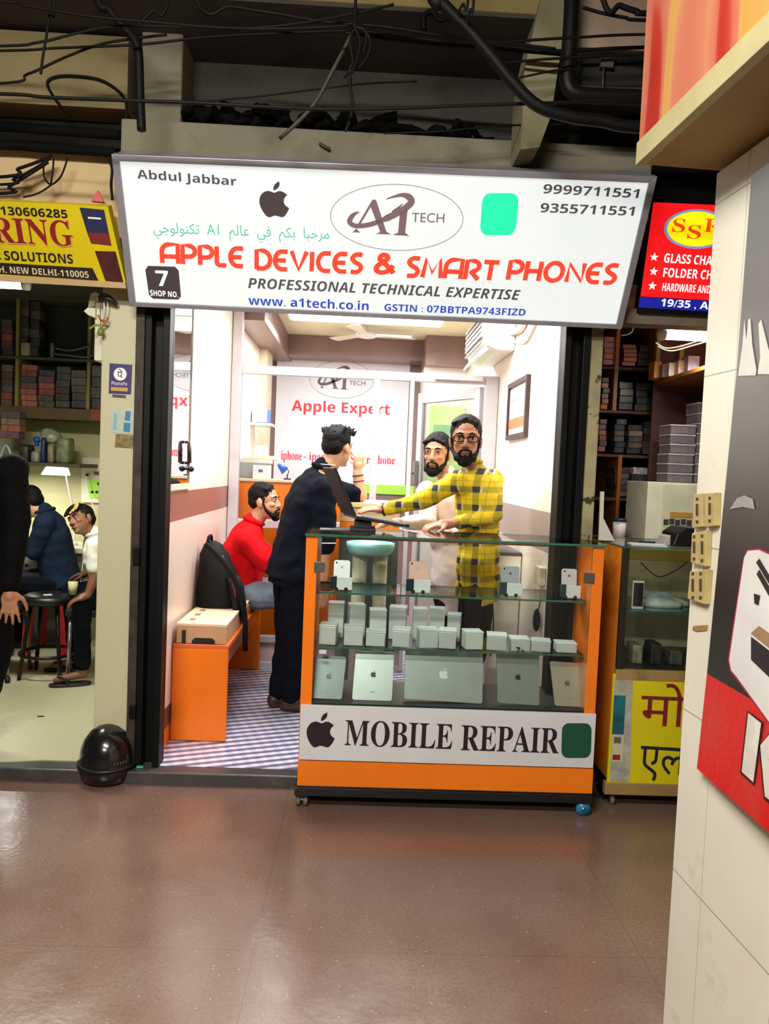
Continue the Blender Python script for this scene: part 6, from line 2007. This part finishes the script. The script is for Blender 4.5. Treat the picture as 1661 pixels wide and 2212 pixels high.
# ================================================================== PEOPLE
def remesh(mb, voxel, smooth_it, wrinkle=0.0, wscale=14.0):
    me = mb.mesh('form', [], V((0, 0, 0)))
    o = bpy.data.objects.new('form', me)
    col.objects.link(o)
    r = o.modifiers.new('r', 'REMESH')
    r.mode = 'VOXEL'
    r.voxel_size = voxel
    r.adaptivity = 0
    s = o.modifiers.new('s', 'SMOOTH')
    s.factor = 0.5
    s.iterations = smooth_it
    dg = bpy.context.evaluated_depsgraph_get()
    dg.update()
    out = bpy.data.meshes.new_from_object(o.evaluated_get(dg))
    bpy.data.objects.remove(o)
    if wrinkle:
        ns = [v.normal.copy() for v in out.vertices]
        for v, n in zip(out.vertices, ns):
            p = v.co
            w = noise.noise(V((p.x, p.y, p.z * 1.7)) * wscale) + .5 * noise.noise(p * wscale * 2.3)
            v.co = p + n * (w * wrinkle)
    for p in out.polygons:
        p.use_smooth = True
    return out


def form(mb, name, mat, parent, voxel=.007, smooth_it=4, wrinkle=0.0, wscale=14.0):
    me = remesh(mb, voxel, smooth_it, wrinkle, wscale)
    org = WLOC[parent.name]
    me.transform(Matrix.Translation(-org))
    me.materials.append(mat)
    o = bpy.data.objects.new(name, me)
    return place(o, parent, org)


def hand(mb, Wp, D, N, thumb, curl=.35, L=1.0, spread=.0):
    """palm and five fingers. Wp wrist, D finger direction, N back-of-hand normal, thumb = +1/-1 side"""
    D = D.normalized()
    N = (N - D * N.dot(D)).normalized()
    S = D.cross(N) * thumb
    R = Matrix((S, D, N)).transposed()
    mb.ell(Wp + D * .045 * L, (.039 * L, .052 * L, .0155 * L), R, 14, 9)
    mb.cap(Wp - D * .015 * L, Wp + D * .03 * L, .025 * L, .028 * L, 10)
    for k, (off, ln, r) in enumerate(((.029, .074, .0092), (.010, .083, .0094), (-.009, .077, .0090), (-.027, .060, .0080))):
        p = Wp + D * .078 * L + S * off * L
        a = 0.0
        for j, fr_ in enumerate((.42, .32, .26)):
            a += curl * (0.7 + .35 * j)
            sp_ = spread * (off / .029)
            d = (D * math.cos(a) - N * math.sin(a) + S * sp_).normalized()
            q = p + d * ln * fr_ * L
            mb.cap(p, q, r * (1 - .09 * j) * L, r * (1 - .09 * (j + 1)) * L, 8)
            p = q
    p = Wp + D * .022 * L + S * .026 * L
    for d, ln, r in (((S * .75 + D * .62 - N * .25), .040, .0125), ((S * .35 + D * .88 - N * .35), .034, .0105), ((S * .1 + D * .95 - N * .4), .022, .0092)):
        q = p + d.normalized() * ln * L
        mb.cap(p, q, r * L, r * .88 * L, 8)
        p = q


def head_axes(F, U=V((0, 0, 1))):
    F = F.normalized()
    R = F.cross(U).normalized()
    U = R.cross(F)
    return R, F, U


def head(mb, H, F, U, s=1.0):
    R, F, U = head_axes(F, U)
    T = Matrix((R, F, U)).transposed()
    P = lambda x, y, z: H + (R * x + F * y + U * z) * s
    E = lambda x, y, z, a, b, c: mb.ell(P(x, y, z), (a * s, b * s, c * s), T)
    E(0, -.012, .030, .074, .094, .088)
    E(0, .022, -.035, .060, .066, .078)
    E(0, .050, -.082, .033, .036, .030)
    E(0, .076, -.098, .020, .014, .014)
    E(0, .068, .028, .052, .020, .014)          # brow
    for sx in (-1, 1):
        E(sx * .034, .060, -.022, .024, .022, .018)   # cheeks
        E(sx * .076, -.010, -.008, .009, .020, .031)  # ears
        E(sx * .074, -.004, -.032, .007, .010, .012)
        mb.cap(P(sx * .018, .082, .022), P(sx * .046, .072, .024), .0075 * s, .006 * s, 8)   # brow ridges
        E(sx * .033, .0745, .006, .0155, .010, .0095)  # lids
        E(sx * .012, .096, -.034, .009, .009, .007)    # nostrils
    mb.cap(P(0, .083, .012), P(0, .101, -.028), .009 * s, .0125 * s, 10)
    E(0, .086, -.061, .024, .010, .0055)
    E(0, .085, -.071, .020, .010, .0065)
    return P, T


def face_bits(root, P, T, s, eye_dir=V((0, 0, 0)), brow=.0095, m_hair=None, body=None):
    par = body or root
    m4 = MB()
    for sx in (-1, 1):
        m1, m2, m3 = MB(), MB(), MB()
        m1.ell(P(sx * .033, .0772, .0055), (.0120 * s, .0078 * s, .0046 * s), T, 12, 8)
        m2.ell(P(sx * .033, .0835, .0055) + eye_dir * .003, (.0054 * s, .0030 * s, .0046 * s), T, 12, 7)
        m3.tube([P(sx * .014, .0885, .0245), P(sx * .030, .0865, .031), P(sx * .050, .0750, .0255)], [.0042 * s, .0050 * s, .0025 * s], 7)
        m5 = MB()
        m5.tube([P(sx * .020, .0845, .0095), P(sx * .033, .0875, .0140), P(sx * .047, .0790, .0085)], [.0014 * s, .0018 * s, .0012 * s], 5)
        e = m1.build('eyeball', M('eye_white', 'c9beb4', 0.3, 0, 0), par)
        m2.build('iris', M('dark_iris', '140d0a', 0.15, 0, 0), par)
        m3.build('eyebrow', m_hair, par)
        m5.build('eyelashes', m_hair, par)
    m4.tube([P(-.021, .0915, -.0660), P(-.008, .0965, -.0655), P(0, .0968, -.0662), P(.008, .0965, -.0655), P(.021, .0915, -.0660)], [.0028 * s, .0050 * s, .0052 * s, .0050 * s, .0028 * s], 7)
    m4.build('lips', M('lip_skin', '7e4a40', 0.5, 0, .03), par)


def hair(root, P, T, s, m, style):
    mb = MB()
    E = lambda x, y, z, a, b, c: mb.ell(P(x, y, z), (a * s, b * s, c * s), T)
    E(0, -.020, .046, .0805, .0935, .0860)
    E(0, -.058, .004, .072, .053, .060)
    if style == 'spiky':
        E(0, -.005, .088, .072, .080, .045)
        random.seed(2)
        for i in range(46):
            a, b = random.uniform(-.065, .065), random.uniform(-.075, .07)
            mb.cap(P(a, b, .085), P(a * 1.25 + random.uniform(-.008, .008), b * 1.15 + .012, .135 - abs(a) * .35 + random.uniform(-.006, .006)), .014 * s, .004 * s, 7)
    elif style == 'fringe':
        E(0, .020, .084, .070, .066, .042)
        for k in range(7):
            x = -.060 + k * .02
            mb.cap(P(x, .045, .100), P(x * 1.05 + .012, .078, .058), .016 * s, .009 * s, 8)
    else:
        for k in range(7):
            x = -.054 + k * .018
            mb.cap(P(x, -.03, .114 - abs(x) * .40), P(x * 1.08 + .006, .052 - abs(x) * .30 + (.016 if style == 'flat' else 0), .100 - abs(x) * .40 - (.016 if style == 'flat' else 0)), .017 * s, .012 * s, 8)
    for sx in (-1, 1):
        mb.cap(P(sx * .070, .008, .045), P(sx * .0700, .014, -.004), .010 * s, .006 * s, 8)
    return form(mb, 'hair', m, root, .0055, 2, .0035, 75)


def beard(root, P, T, s, m, full=1.0, moust=True):
    mb = MB()
    C = lambda a, b, r0, r1: mb.cap(P(*a), P(*b), r0 * s, r1 * s, 9)
    for sx in (-1, 1):
        C((sx * .0690, .012, -.010), (sx * .0590, .026, -.055), .006, .011)
        C((sx * .0590, .026, -.055), (sx * .038, .062, -.092), .011, .017 * full)
        C((sx * .038, .062, -.092), (0, .078, -.106), .018 * full, .021 * full)
        C((sx * .030, .082, -.066), (sx * .028, .078, -.096), .007, .012)
        if moust:
            C((0, .1005, -.050), (sx * .026, .091, -.056), .0058, .0055)
            C((sx * .026, .091, -.056), (sx * .031, .084, -.076), .0055, .007)
    mb.ell(P(0, .072, -.112), (.036 * s, .026 * s, .022 * s * full), T)
    mb.ell(P(0, .092, -.085), (.014 * s, .008 * s, .010 * s), T)
    return form(mb, 'beard', m, root, .0048, 2, .003, 80)


def torso(mb, secs, n=22):
    rings = []
    for i, (c, r, rx, ry) in enumerate(secs):
        a = secs[max(0, i - 1)][0]
        b = secs[min(len(secs) - 1, i + 1)][0]
        ax = (b - a).normalized()
        r = (r - ax * r.dot(ax)).normalized()
        f = ax.cross(r)
        rings.append(mb.ring(c, r * rx, f * ry, n, 2.3))
    mb.loft(rings)


def person(label, sp, skin, shirt, pants, hairm, name='person'):
    """sp: joints and looks; body one continuous skin, clothes and hair its parts"""
    s = sp.get('s', 1.0)
    H, F, U = sp['H'], sp['F'], sp.get('U', V((0, 0, 1)))
    N, C, Pv = sp['N'], sp['C'], sp['P']
    sh, el, wr = sp['sh'], sp['el'], sp['wr']
    hip, kn, an = sp['hip'], sp['kn'], sp['an']
    g = min(an[0].z, an[1].z)
    root = thing(name, label, 'person', V((Pv.x, Pv.y, sp.get('ground', .062))))
    rs, rh = (sh[0] - sh[1]).normalized(), (hip[0] - hip[1]).normalized()   # 0 = right, 1 = left
    b = MB()
    hs = sp.get('hs', 1.0)
    P, T = head(b, H, F, U, hs)
    b.cap(N - (N - C).normalized() * .02, H - (head_axes(F, U)[2] * .055 + head_axes(F, U)[1] * .018) * hs, .058 * s, .054 * s, 14)
    wst = Pv.lerp(C, .45)
    wsk = sp.get('girth', 1.0)
    secs = [(Pv - (C - Pv).normalized() * .10, rh, .135 * s, .10 * s), (Pv, rh, .155 * s, .112 * s * wsk), (wst, (rh + rs) / 2, .142 * s, .103 * s * wsk), (C, rs, .158 * s, .110 * s),
            (C.lerp(N, .55), rs, .150 * s, .092 * s), (N.lerp(C, .12), rs, .085 * s, .070 * s), (N + (N - C).normalized() * .02, rs, .05 * s, .05 * s)]
    torso(b, secs)
    arms = sp.get('arms', (0, 1))
    for i in (0, 1):
        b.cap(sh[i].lerp(C, .25), sh[i], .060 * s, .058 * s)
        b.cap(sh[i], el[i], .052 * s, .042 * s)
        b.cap(el[i], wr[i], .041 * s, .028 * s)
        hd = sp['hand'][i]
        hand(b, wr[i] + hd[0].normalized() * .012, hd[0], hd[1], hd[2], hd[3], sp.get('hl', 1.0), hd[4] if len(hd) > 4 else .0)
        b.cap(hip[i], kn[i], .085 * s, .058 * s)
        b.cap(kn[i], an[i], .056 * s, .038 * s)
        t = sp['toe'][i]
        b.cap(an[i] - V((0, 0, .02)), t, .036 * s, .022 * s)
    body = form(b, 'body', skin, root, sp.get('vox', .0055), 3)
    # shirt
    k = MB()
    hem = sp.get('hem', .16)
    up = (C - Pv).normalized()
    f = 1.0
    secs = [(Pv - up * hem, rh, .176 * s, .132 * s * wsk), (Pv - up * hem * .5, rh, .178 * s, .134 * s * wsk), (Pv, rh, .174 * s, .131 * s * wsk), (wst, (rh + rs) / 2, .164 * s, .124 * s * wsk), (C, rs, .178 * s, .128 * s),
            (C.lerp(N, .55), rs, .168 * s, .110 * s), (N.lerp(C, .16), rs, .104 * s, .086 * s), (N.lerp(C, .02), rs, .066 * s, .066 * s)]
    torso(k, secs)
    if sp.get('stand'):
        for i in (0, 1):
            k.cap(hip[i] + up * .06, hip[i] - up * max(.01, hem - .15), .110 * s, .108 * s)
    for i in (0, 1):
        k.cap(sh[i].lerp(C, .3), sh[i], .078 * s, .073 * s)
        sl = sp.get('sleeve', (1.0, 1.0))[i]       # 0.5 = to the elbow
        if sl <= .5:
            e = sh[i].lerp(el[i], sl * 2)
            k.cap(sh[i], e, .072 * s, .064 * s)
        else:
            k.cap(sh[i], el[i], .070 * s, .058 * s)
            k.cap(el[i], el[i].lerp(wr[i], (sl - .5) * 2), .058 * s, .044 * s)
    ax = (N - C).normalized()
    k.cap(N.lerp(C, .06), N + ax * .020, .068 * s, .062 * s, 14)
    st = form(k, 'shirt', shirt, root, .008, 3, sp.get('wr_amp', .006), 11)
    # collar
    col_ = MB()
    A, B = head_axes(F, U)[0], None
    fw = ax.cross(rs).normalized()
    fw = fw if fw.dot(F) > -0.2 else fw
    col_.tube([N + ax * .016 + (rs * math.cos(t) * .062 + fw * math.sin(t) * .064) * s for t in [2 * math.pi * j / 18 for j in range(18)]], .014 * s, 8, closed=True)
    col_.build('collar', sp.get('collar_m', shirt), root)
    # trousers
    k = MB()
    secs = [(Pv - up * .14, rh, .150 * s, .115 * s), (Pv - up * .02, rh, .166 * s, .122 * s), (Pv + up * .06, rh, .158 * s, .116 * s)]
    torso(k, secs)
    for i in (0, 1):
        k.cap(hip[i], kn[i], .098 * s, .074 * s)
        k.cap(kn[i], kn[i].lerp(an[i], sp.get('cuff', .96)), .073 * s, .060 * s)
    form(k, 'trousers', pants, root, .008, 3, .006, 12)
    # shoes
    sm = sp.get('shoe')
    if sm:
        for i in (0, 1):
            k = MB()
            t = sp['toe'][i]
            d = (t - an[i])
            d.z = 0
            d = d.normalized()
            gz = sp.get('ground', .062)
            a0 = V((an[i].x, an[i].y, gz + .038)) - d * .03
            if sp.get('sandal'):
                sd = V((-d.y, d.x, 0))
                k.loft([k.ring(V((an[i].x, an[i].y, gz + z_)) + d * .075, d * .125 * f_, sd * .045 * f_, 26, 2.6) for z_, f_ in ((.001, .97), (.006, 1), (.018, 1), (.020, .97))])
                tz = V((t.x, t.y, gz + .05))
                for q_ in (-1, 1):
                    k.tube(spline([tz - d * .005 + V((0, 0, .006)), tz - d * .04 + sd * q_ * .028 + V((0, 0, .012)), tz - d * .075 + sd * q_ * .042 - V((0, 0, .028))]), .007, 7)
            else:
                k.cap(a0, a0 + d * .19 + V((0, 0, -.008)), .038, .030, 12)
                k.cap(a0 + V((0, 0, .01)), a0 + d * .07 + V((0, 0, .02)), .040, .036, 12)
            for v in k.v:
                v.z = max(v.z, gz + .001)
            k.build('sandal' if sp.get('sandal') else 'shoe', sm, root)
    if hairm:
        hair(root, P, T, hs, hairm, sp.get('hair', 'short'))
    if sp.get('face', True):
        face_bits(root, P, T, hs, sp.get('gaze', V((0, 0, 0))), m_hair=hairm, body=body)
    return root, P, T, body


def m_skin(name, c):
    t = NT(name)
    n = t.noise(t.obj(), 9, 3)
    c = rgb(c)
    t.color(t.mix(t.step(n, .3, .7), tuple(x * .88 for x in c[:3]) + (1,), tuple(min(1, x * 1.08) for x in c[:3]) + (1,)))
    t.b.inputs['Roughness'].default_value = .5
    t.b.inputs['Subsurface Weight'].default_value = .08
    t.b.inputs['Subsurface Radius'].default_value = (.01, .004, .002)
    return t.m


SK1 = m_skin('warm_brown_skin', 'b0795a')
SK2 = m_skin('tan_skin', 'c08a68')
SK3 = m_skin('deep_brown_skin', '7c5038')
SK4 = m_skin('light_tan_skin', 'cc9874')
HAIRB = M('black_hair', '0a0909', 0.7, 0, .3, 60, spec=.2)
HAIRD = M('dark_brown_hair', '120d0b', 0.7, 0, .3, 60, spec=.2)
NAVY = M('navy_cotton', '0a101c', 0.85, 0, .2, 8, bump=.15, spec=.12)
NAVY2 = M('dark_denim', '0c0f18', 0.85, 0, .2, 10, bump=.2, spec=.12)
REDC = M('red_cotton', 'd01018', 0.8, 0, .08, 6, bump=.15, spec=.12)
JEANS = M('blue_grey_denim', '74808e', 0.85, 0, .15, 8, bump=.25, spec=.12)
PINKW = M('pale_pink_cotton', 'e8d6d6', 0.8, 0, .04, 6, bump=.1)
WHITEC = M('white_cotton', 'd8d8ce', 0.8, 0, .05, 6, bump=.1)
GREYB = M('slate_blue_sweat_cotton', '1e2c42', 0.9, 0, .2, 8, bump=.2, spec=.12)
BLACKC = M('black_cotton', '070708', 0.85, 0, .2, 8, spec=.12)
CHAR = M('charcoal_trousers', '1c1c20', 0.85, 0, .15, 9, spec=.12)


def m_plaid():
    t = NT('yellow_navy_plaid_cotton')
    x, y, z = t.xyz(t.obj())
    a = t.math('ADD', t.math('MULTIPLY', x, .92), t.math('MULTIPLY', y, -.45))

    def st(v, f, lo, hi):
        q = t.math('FRACT', t.math('MULTIPLY', v, f))
        return t.math('MULTIPLY', t.math('GREATER_THAN', q, lo), t.math('LESS_THAN', q, hi))
    A, B = st(a, 10.5, .10, .42), st(z, 10.5, .12, .46)
    a1, b1 = st(a, 10.5, .70, .74), st(z, 10.5, .72, .76)
    c = t.mix(t.step(t.noise(t.obj(), 14), .3, .7), rgb('d9bb10'), rgb('e6cc1c'))
    c = t.mix(t.math('MULTIPLY', t.math('MAXIMUM', A, B), .58), c, rgb('646a1a'))
    c = t.mix(t.math('MULTIPLY', t.math('MULTIPLY', A, B), .92), c, rgb('141c3c'))
    c = t.mix(t.math('MULTIPLY', t.math('MAXIMUM', a1, b1), .5), c, rgb('7a6a20'))
    fl = t.math('MULTIPLY', st(a, 10.5, .44, .54), B)
    c = t.mix(t.math('MULTIPLY', fl, .8), c, rgb('c6c8c8'))
    t.color(c)
    t.b.inputs['Roughness'].default_value = .85
    t.bump(t.noise(t.obj(), 60), .1, .004)
    return t.m


PLAID = m_plaid()
Z = V((0, 0, 1))

# ---- 1 man in yellow plaid behind the display case
Y = 4.08
Hd = at(1006, 950, Y - .03)
N = at(1020, 1006, Y + .02)
sp_y = dict(H=Hd, F=V((-.13, -1, -.02)), N=N, C=at(1032, 1075, Y + .03), P=at(1034, 1205, Y + .08),
            sh=(at(990, 1038, Y - .09), at(1066, 1036, Y + .15)), el=(at(912, 1082, Y - .06), at(1068, 1112, Y + .02)), wr=(at(836, 1099, Y - .02), at(972, 1132, 3.80)),
            hand=((V((-1, -.12, -.05)), V((.0, -.25, 1)), 1, .22), (V((-1, -.25, -.10)), V((0, -.15, 1)), -1, .38, .12)),
            hip=(at(1020, 1235, Y + .02), at(1040, 1235, Y + .15)), kn=(at(1010, 1385, Y - .0), at(1036, 1385, Y + .14)), an=(V((.54, Y + .02, .14)), V((.61, Y + .2, .14))),
            toe=(V((.44, Y - .12, .085)), V((.54, Y + .04, .085))), s=.80, hem=.235, stand=True, sleeve=(.98, .90), shoe=BLACKP, wr_amp=.007, hs=1.05)
man, P, T, body = person('man in a yellow and navy plaid shirt and glasses standing behind the display case', sp_y, SK1, PLAID, CHAR, HAIRD)
beard(man, P, T, 1.05, HAIRB, 1.1)
gl = MB()
for sx in (-1, 1):
    gl.tube([P(sx * .034 + .025 * math.copysign(abs(math.cos(t)) ** .6, math.cos(t)), .1005 - .010 * abs(math.cos(t)), .003 + .0150 * math.copysign(abs(math.sin(t)) ** .6, math.sin(t))) for t in [2 * math.pi * j / 20 for j in range(20)]], .0032, 6, closed=True)
    gl.tube([P(sx * .058, .092, .008), P(sx * .077, .05, .008), P(sx * .080, -.01, .004)], .0022, 6)
gl.tube([P(-.011, .102, .006), P(0, .105, .009), P(.011, .102, .006)], .0022, 6)
gl.build('glasses', M('black_glasses_frame', '0a080a', .5, 0, 0, spec=.2), man)
w = MB(); wv = sp_y['wr'][0]; d = (sp_y['wr'][0] - sp_y['el'][0]).normalized(); a_ = d.orthogonal().normalized(); b_ = d.cross(a_)
w.tube([wv + d * .02 + a_ * .031 * math.cos(t) + b_ * .031 * math.sin(t) for t in [2 * math.pi * j / 16 for j in range(16)]], .007, 7, closed=True)
w.build('wristwatch', M('dark_watch_strap', '1c1a1c', .4), man)

# ---- 2 bearded man in pale shirt just behind him
Y = 4.42
Hd = at(944, 980, Y)
N = at(968, 1032, Y + .04)
sp_w = dict(H=Hd, F=V((-.42, -1, -.02)), N=N, C=at(975, 1110, Y + .07), P=at(985, 1240, Y + .08),
            sh=(at(922, 1062, Y + .0), at(1022, 1062, Y + .14)), el=(at(925, 1128, Y - .12), at(1030, 1150, Y + .05)), wr=(at(870, 1128, Y - .22), at(975, 1150, Y - .12)),
            hand=((V((-1, -.15, -.08)), V((0, 0, 1)), 1, .3), (V((-1, -.2, -.1)), V((0, 0, 1)), -1, .3)),
            hip=(at(965, 1262, Y + .06), at(1010, 1262, Y + .12)), kn=(at(965, 1390, Y + .02), at(1012, 1390, Y + .10)), an=(V((.46, Y + .1, .14)), V((.62, Y + .14, .14))),
            toe=(V((.43, Y - .08, .085)), V((.62, Y - .06, .085))), s=.86, hem=.22, stand=True, sleeve=(.97, .97), shoe=BLACKP, hs=.98, hair='flat')
man2, P, T, body = person('bearded man in a pale pink shirt standing behind the man in yellow plaid', sp_w, SK2, PINKW, CHAR, HAIRB)
beard(man2, P, T, .98, HAIRB, 1.15)

# ---- 3 man in navy with his back to us, leaning on the counter
Y = 4.46
Hd = at(730, 966, Y + .03)
N = at(698, 1018, Y)
fd = V((.80, .60, -.04))
rt = V((.60, -.80, 0))
C_ = at(666, 1092, Y - .0)
P_ = at(636, 1215, Y - .02)
el_l = at(778, 1078, 4.66); el_l.z = 1.345
sp_n = dict(H=Hd, F=V((.56, .83, -.05)), U=V((.05, .05, 1)), N=N, C=C_, P=P_,
            sh=(at(700, 1058, Y - .14), at(664, 1048, Y + .17)), el=(at(700, 1176, Y - .17), el_l), wr=(at(697, 1252, Y - .16), at(772, 1020, 4.66)),
            hand=((V((.04, -.02, -1)), V((.5, -.85, 0)), -1, .22), (V((.02, -.05, 1)), V((.55, -.8, .1)), 1, .75)),
            hip=(at(642, 1240, Y - .09), at(626, 1240, Y + .08)), kn=(at(640, 1385, Y - .08), at(622, 1380, Y + .08)), an=(V((at(628, 1500, Y).x, Y + .02, .15)), V((at(598, 1500, Y).x, Y + .10, .15))),
            toe=(V((at(640, 1530, Y).x + .10, Y + .02, .09)), V((at(610, 1530, Y).x + .12, Y + .18, .09))), s=1.04, hem=.10, stand=True, sleeve=(.50, .42), shoe=M('dark_brown_leather', '3a2218', .5), hair='spiky', wr_amp=.008, hs=.98, girth=1.05, face=True)
man3, P, T, body = person('man in a navy polo shirt with his back turned, leaning on the counter', sp_n, SK4, NAVY, NAVY2, HAIRB)
pp_ = MB()
for i, t_ in ((0, .92),):
    d = (sp_n['el'][0] - sp_n['sh'][0]).normalized(); a_ = d.orthogonal().normalized(); b_ = d.cross(a_)
    c_ = sp_n['sh'][0].lerp(sp_n['el'][0], .98)
    pp_.tube([c_ + (a_ * math.cos(t) + b_ * math.sin(t)) * .0665 for t in [2 * math.pi * j / 20 for j in range(20)]], .0035, 6, closed=True)
ax = (N - C_).normalized()
pp_.tube([N + ax * .040 + (rt * math.cos(t) + fd * math.sin(t)) * .066 for t in [2 * math.pi * j / 22 for j in range(22)]], .003, 6, closed=True)
pp_.build('white_piping', WHITEC, man3)
bb = MB()
wv = sp_n['wr'][1]; d = (wv - sp_n['el'][1]).normalized(); a_ = d.orthogonal().normalized(); b_ = d.cross(a_)
for k_ in (-.02, -.055):
    bb.tube([wv + d * k_ + (a_ * math.cos(t) + b_ * math.sin(t)) * .033 for t in [2 * math.pi * j / 16 for j in range(16)]], .004, 6, closed=True)
bb.build('bracelet', M('brown_thread_bracelet', '4a2c22', .5), man3)

# ---- 4 man in red sitting on the bench
Y = 4.98
Hd = at(572, 1083, Y)
N = at(546, 1130, Y)
seat = .572
P_ = V((at(515, 1275, Y).x, Y, seat + .135))
fd = V((1, -.10, .05))
sp_r = dict(H=Hd, F=V((1, -.22, .06)), N=N, C=at(520, 1195, Y), P=P_,
            sh=(at(530, 1166, Y - .19), at(526, 1160, Y + .18)), el=(V((P_.x + .22, Y - .18, seat + .30)), V((P_.x + .22, Y + .16, seat + .30))), wr=(V((P_.x + .44, Y - .09, seat + .27)), V((P_.x + .44, Y + .06, seat + .27))),
            hand=((V((1, .2, -.1)), V((0, -.3, 1)), -1, .4), (V((1, -.2, -.1)), V((0, .3, 1)), 1, .4)),
            hip=(V((P_.x + .02, Y - .10, seat + .10)), V((P_.x + .02, Y + .09, seat + .10))), kn=(V((P_.x + .44, Y - .15, seat + .12)), V((P_.x + .44, Y + .13, seat + .12))),
            an=(V((P_.x + .46, Y - .14, .15)), V((P_.x + .46, Y + .12, .15))), toe=(V((P_.x + .62, Y - .15, .09)), V((P_.x + .62, Y + .12, .09))), s=1.0, hem=.05, sleeve=(.45, .45), shoe=BLACKP, hs=.98, girth=1.2)
man4, P, T, body = person('bearded man in a red shirt and jeans sitting on the orange bench', sp_r, SK2, REDC, JEANS, HAIRB)
beard(man4, P, T, .98, HAIRB, .9)

# ---- 5 repairer in dark blue bent over the workbench (left shop)
Y = 5.62
Hd = at(64, 1086, Y)
N = at(98, 1108, Y)
zb = .06
P_ = at(130, 1245, Y + .03)
sp_b = dict(H=Hd, F=V((-1, .18, -.45)), U=V((-.4, 0, 1)), N=N, C=at(112, 1155, Y), P=P_,
            sh=(at(112, 1128, Y + .17), at(98, 1128, Y - .17)), el=(at(80, 1195, Y + .20), at(72, 1192, Y - .18)), wr=(at(52, 1175, Y + .12), at(46, 1178, Y - .10)),
            hand=((V((-1, -.1, -.15)), V((0, 0, 1)), 1, .5), (V((-1, .2, -.15)), V((0, 0, 1)), -1, .5)),
            hip=(P_ + V((-.02, .09, -.05)), P_ + V((-.02, -.09, -.05))), kn=(P_ + V((-.36, .14, -.05)), P_ + V((-.36, -.14, -.05))), an=(P_ + V((-.34, .12, .15 - P_.z)), P_ + V((-.34, -.12, .15 - P_.z))),
            toe=(P_ + V((-.5, .12, .09 - P_.z)), P_ + V((-.5, -.12, .09 - P_.z))), s=1.0, hem=.06, sleeve=(.93, .93), shoe=BLACKP, hs=.95, vox=.007)
man5, P, T, body = person('repairer in a dark blue sweatshirt bent over the lit workbench', sp_b, SK4, GREYB, NAVY2, HAIRB)

# ---- 6 boy in white on the steel chair (left shop), leaning to look out
Y = 4.98
Hd = at(176, 1124, Y)
N = at(204, 1158, Y + .02)
P_ = V((bx_ + .02, by, zs + .13))
sp_k = dict(H=Hd, F=V((-.55, -1, .10)), U=V((-.50, .1, 1)), N=N, C=at(216, 1200, Y + .04), P=P_,
            sh=(at(206, 1180, Y - .14), at(222, 1176, Y + .16)), el=(at(205, 1245, Y - .17), P_ + V((0, .2, .12))), wr=(at(190, 1285, Y - .20), P_ + V((-.18, .14, .06))),
            hand=((V((-.8, -.3, -.35)), V((-.2, -.2, 1)), 1, .35), (V((-1, -.2, -.2)), V((0, 0, 1)), -1, .35)),
            hip=(P_ + V((-.02, -.08, -.05)), P_ + V((-.02, .08, -.05))), kn=(V((at(180, 1312, Y - .1).x, Y - .14, zs + .06)), V((P_.x - .30, by + .12, zs + .06))), an=(V((at(180, 1440, Y - .1).x, Y - .10, .155)), V((P_.x - .26, by + .12, .155))),
            toe=(V((at(128, 1465, Y - .1).x, Y - .16, .105)), V((P_.x - .40, by + .1, .095))), s=.82, hem=.05, sleeve=(.34, .34), shoe=M('dark_rubber', '1a1816', .6), hs=.86, cuff=.90, hl=.9, hair='fringe', vox=.006, sandal=True)
boy, P, T, body = person('boy with a blond streaked fringe and white shirt leaning out from a chair', sp_k, SK3, WHITEC, NAVY2, HAIRB)
bs = MB()
for k_ in range(5):
    x = -.062 + k_ * .017
    bs.cap(P(x, .058, .100), P(x * 1.08, .087, .060 - .003 * k_), .011 * .86, .006 * .86, 8)
form(bs, 'blond_streak', M('bleached_hair', 'c9a24a', .5, 0, .2, 60), boy, .005, 2, .002, 70)

# ---- 7 person in black at the left edge, standing on the kerb with one hand hanging
Y = 3.72
sx_ = at(-40, 1000, Y).x
w_ = at(22, 1268, 3.55)
P_ = V((sx_ - .03, Y + .02, .98))
sp_e = dict(H=V((sx_ - .02, Y, 1.66)), F=V((.3, .9, -.1)), N=V((sx_, Y, 1.50)), C=V((sx_, Y, 1.30)), P=P_,
            sh=(V((sx_ + .17, Y - .06, 1.44)), V((sx_ - .17, Y + .06, 1.44))), el=(V((w_.x + .0, 3.62, 1.20)), V((sx_ - .24, Y, 1.15))), wr=(w_, V((sx_ - .26, Y, .92))),
            hand=((V((.02, -.10, -1)), V((.25, -1, .0)), -1, .10, .22), (V((0, 0, -1)), V((0, -1, 0)), 1, .2)),
            hip=(P_ + V((.09, 0, -.04)), P_ + V((-.09, 0, -.04))), kn=(P_ + V((.10, .0, -.45)), P_ + V((-.10, .02, -.45))), an=(V((sx_ - .02, Y + .02, .15)), V((sx_ - .2, Y + .05, .15))),
            toe=(V((sx_ + .02, Y - .12, .09)), V((sx_ - .2, Y - .1, .09))), s=1.0, hem=.12, sleeve=(.985, .985), shoe=M('brown_leather_shoe', '6a4028', .5), hs=1.0)
edge_p, P, T, body = person('person in black at the left edge of the view with one hand hanging down', sp_e, SK1, BLACKC, BLACKC, HAIRB)
rg = MB(); rp = w_ + V((.0, -.012, -.115)); rg.tube([rp + V((.0105 * math.cos(t), .0105 * math.sin(t), 0)) for t in [2 * math.pi * j / 14 for j in range(14)]], .0022, 6, closed=True)
rg.build('finger_ring', M('silver_ring', 'c8c8c0', .2, .9), edge_p)
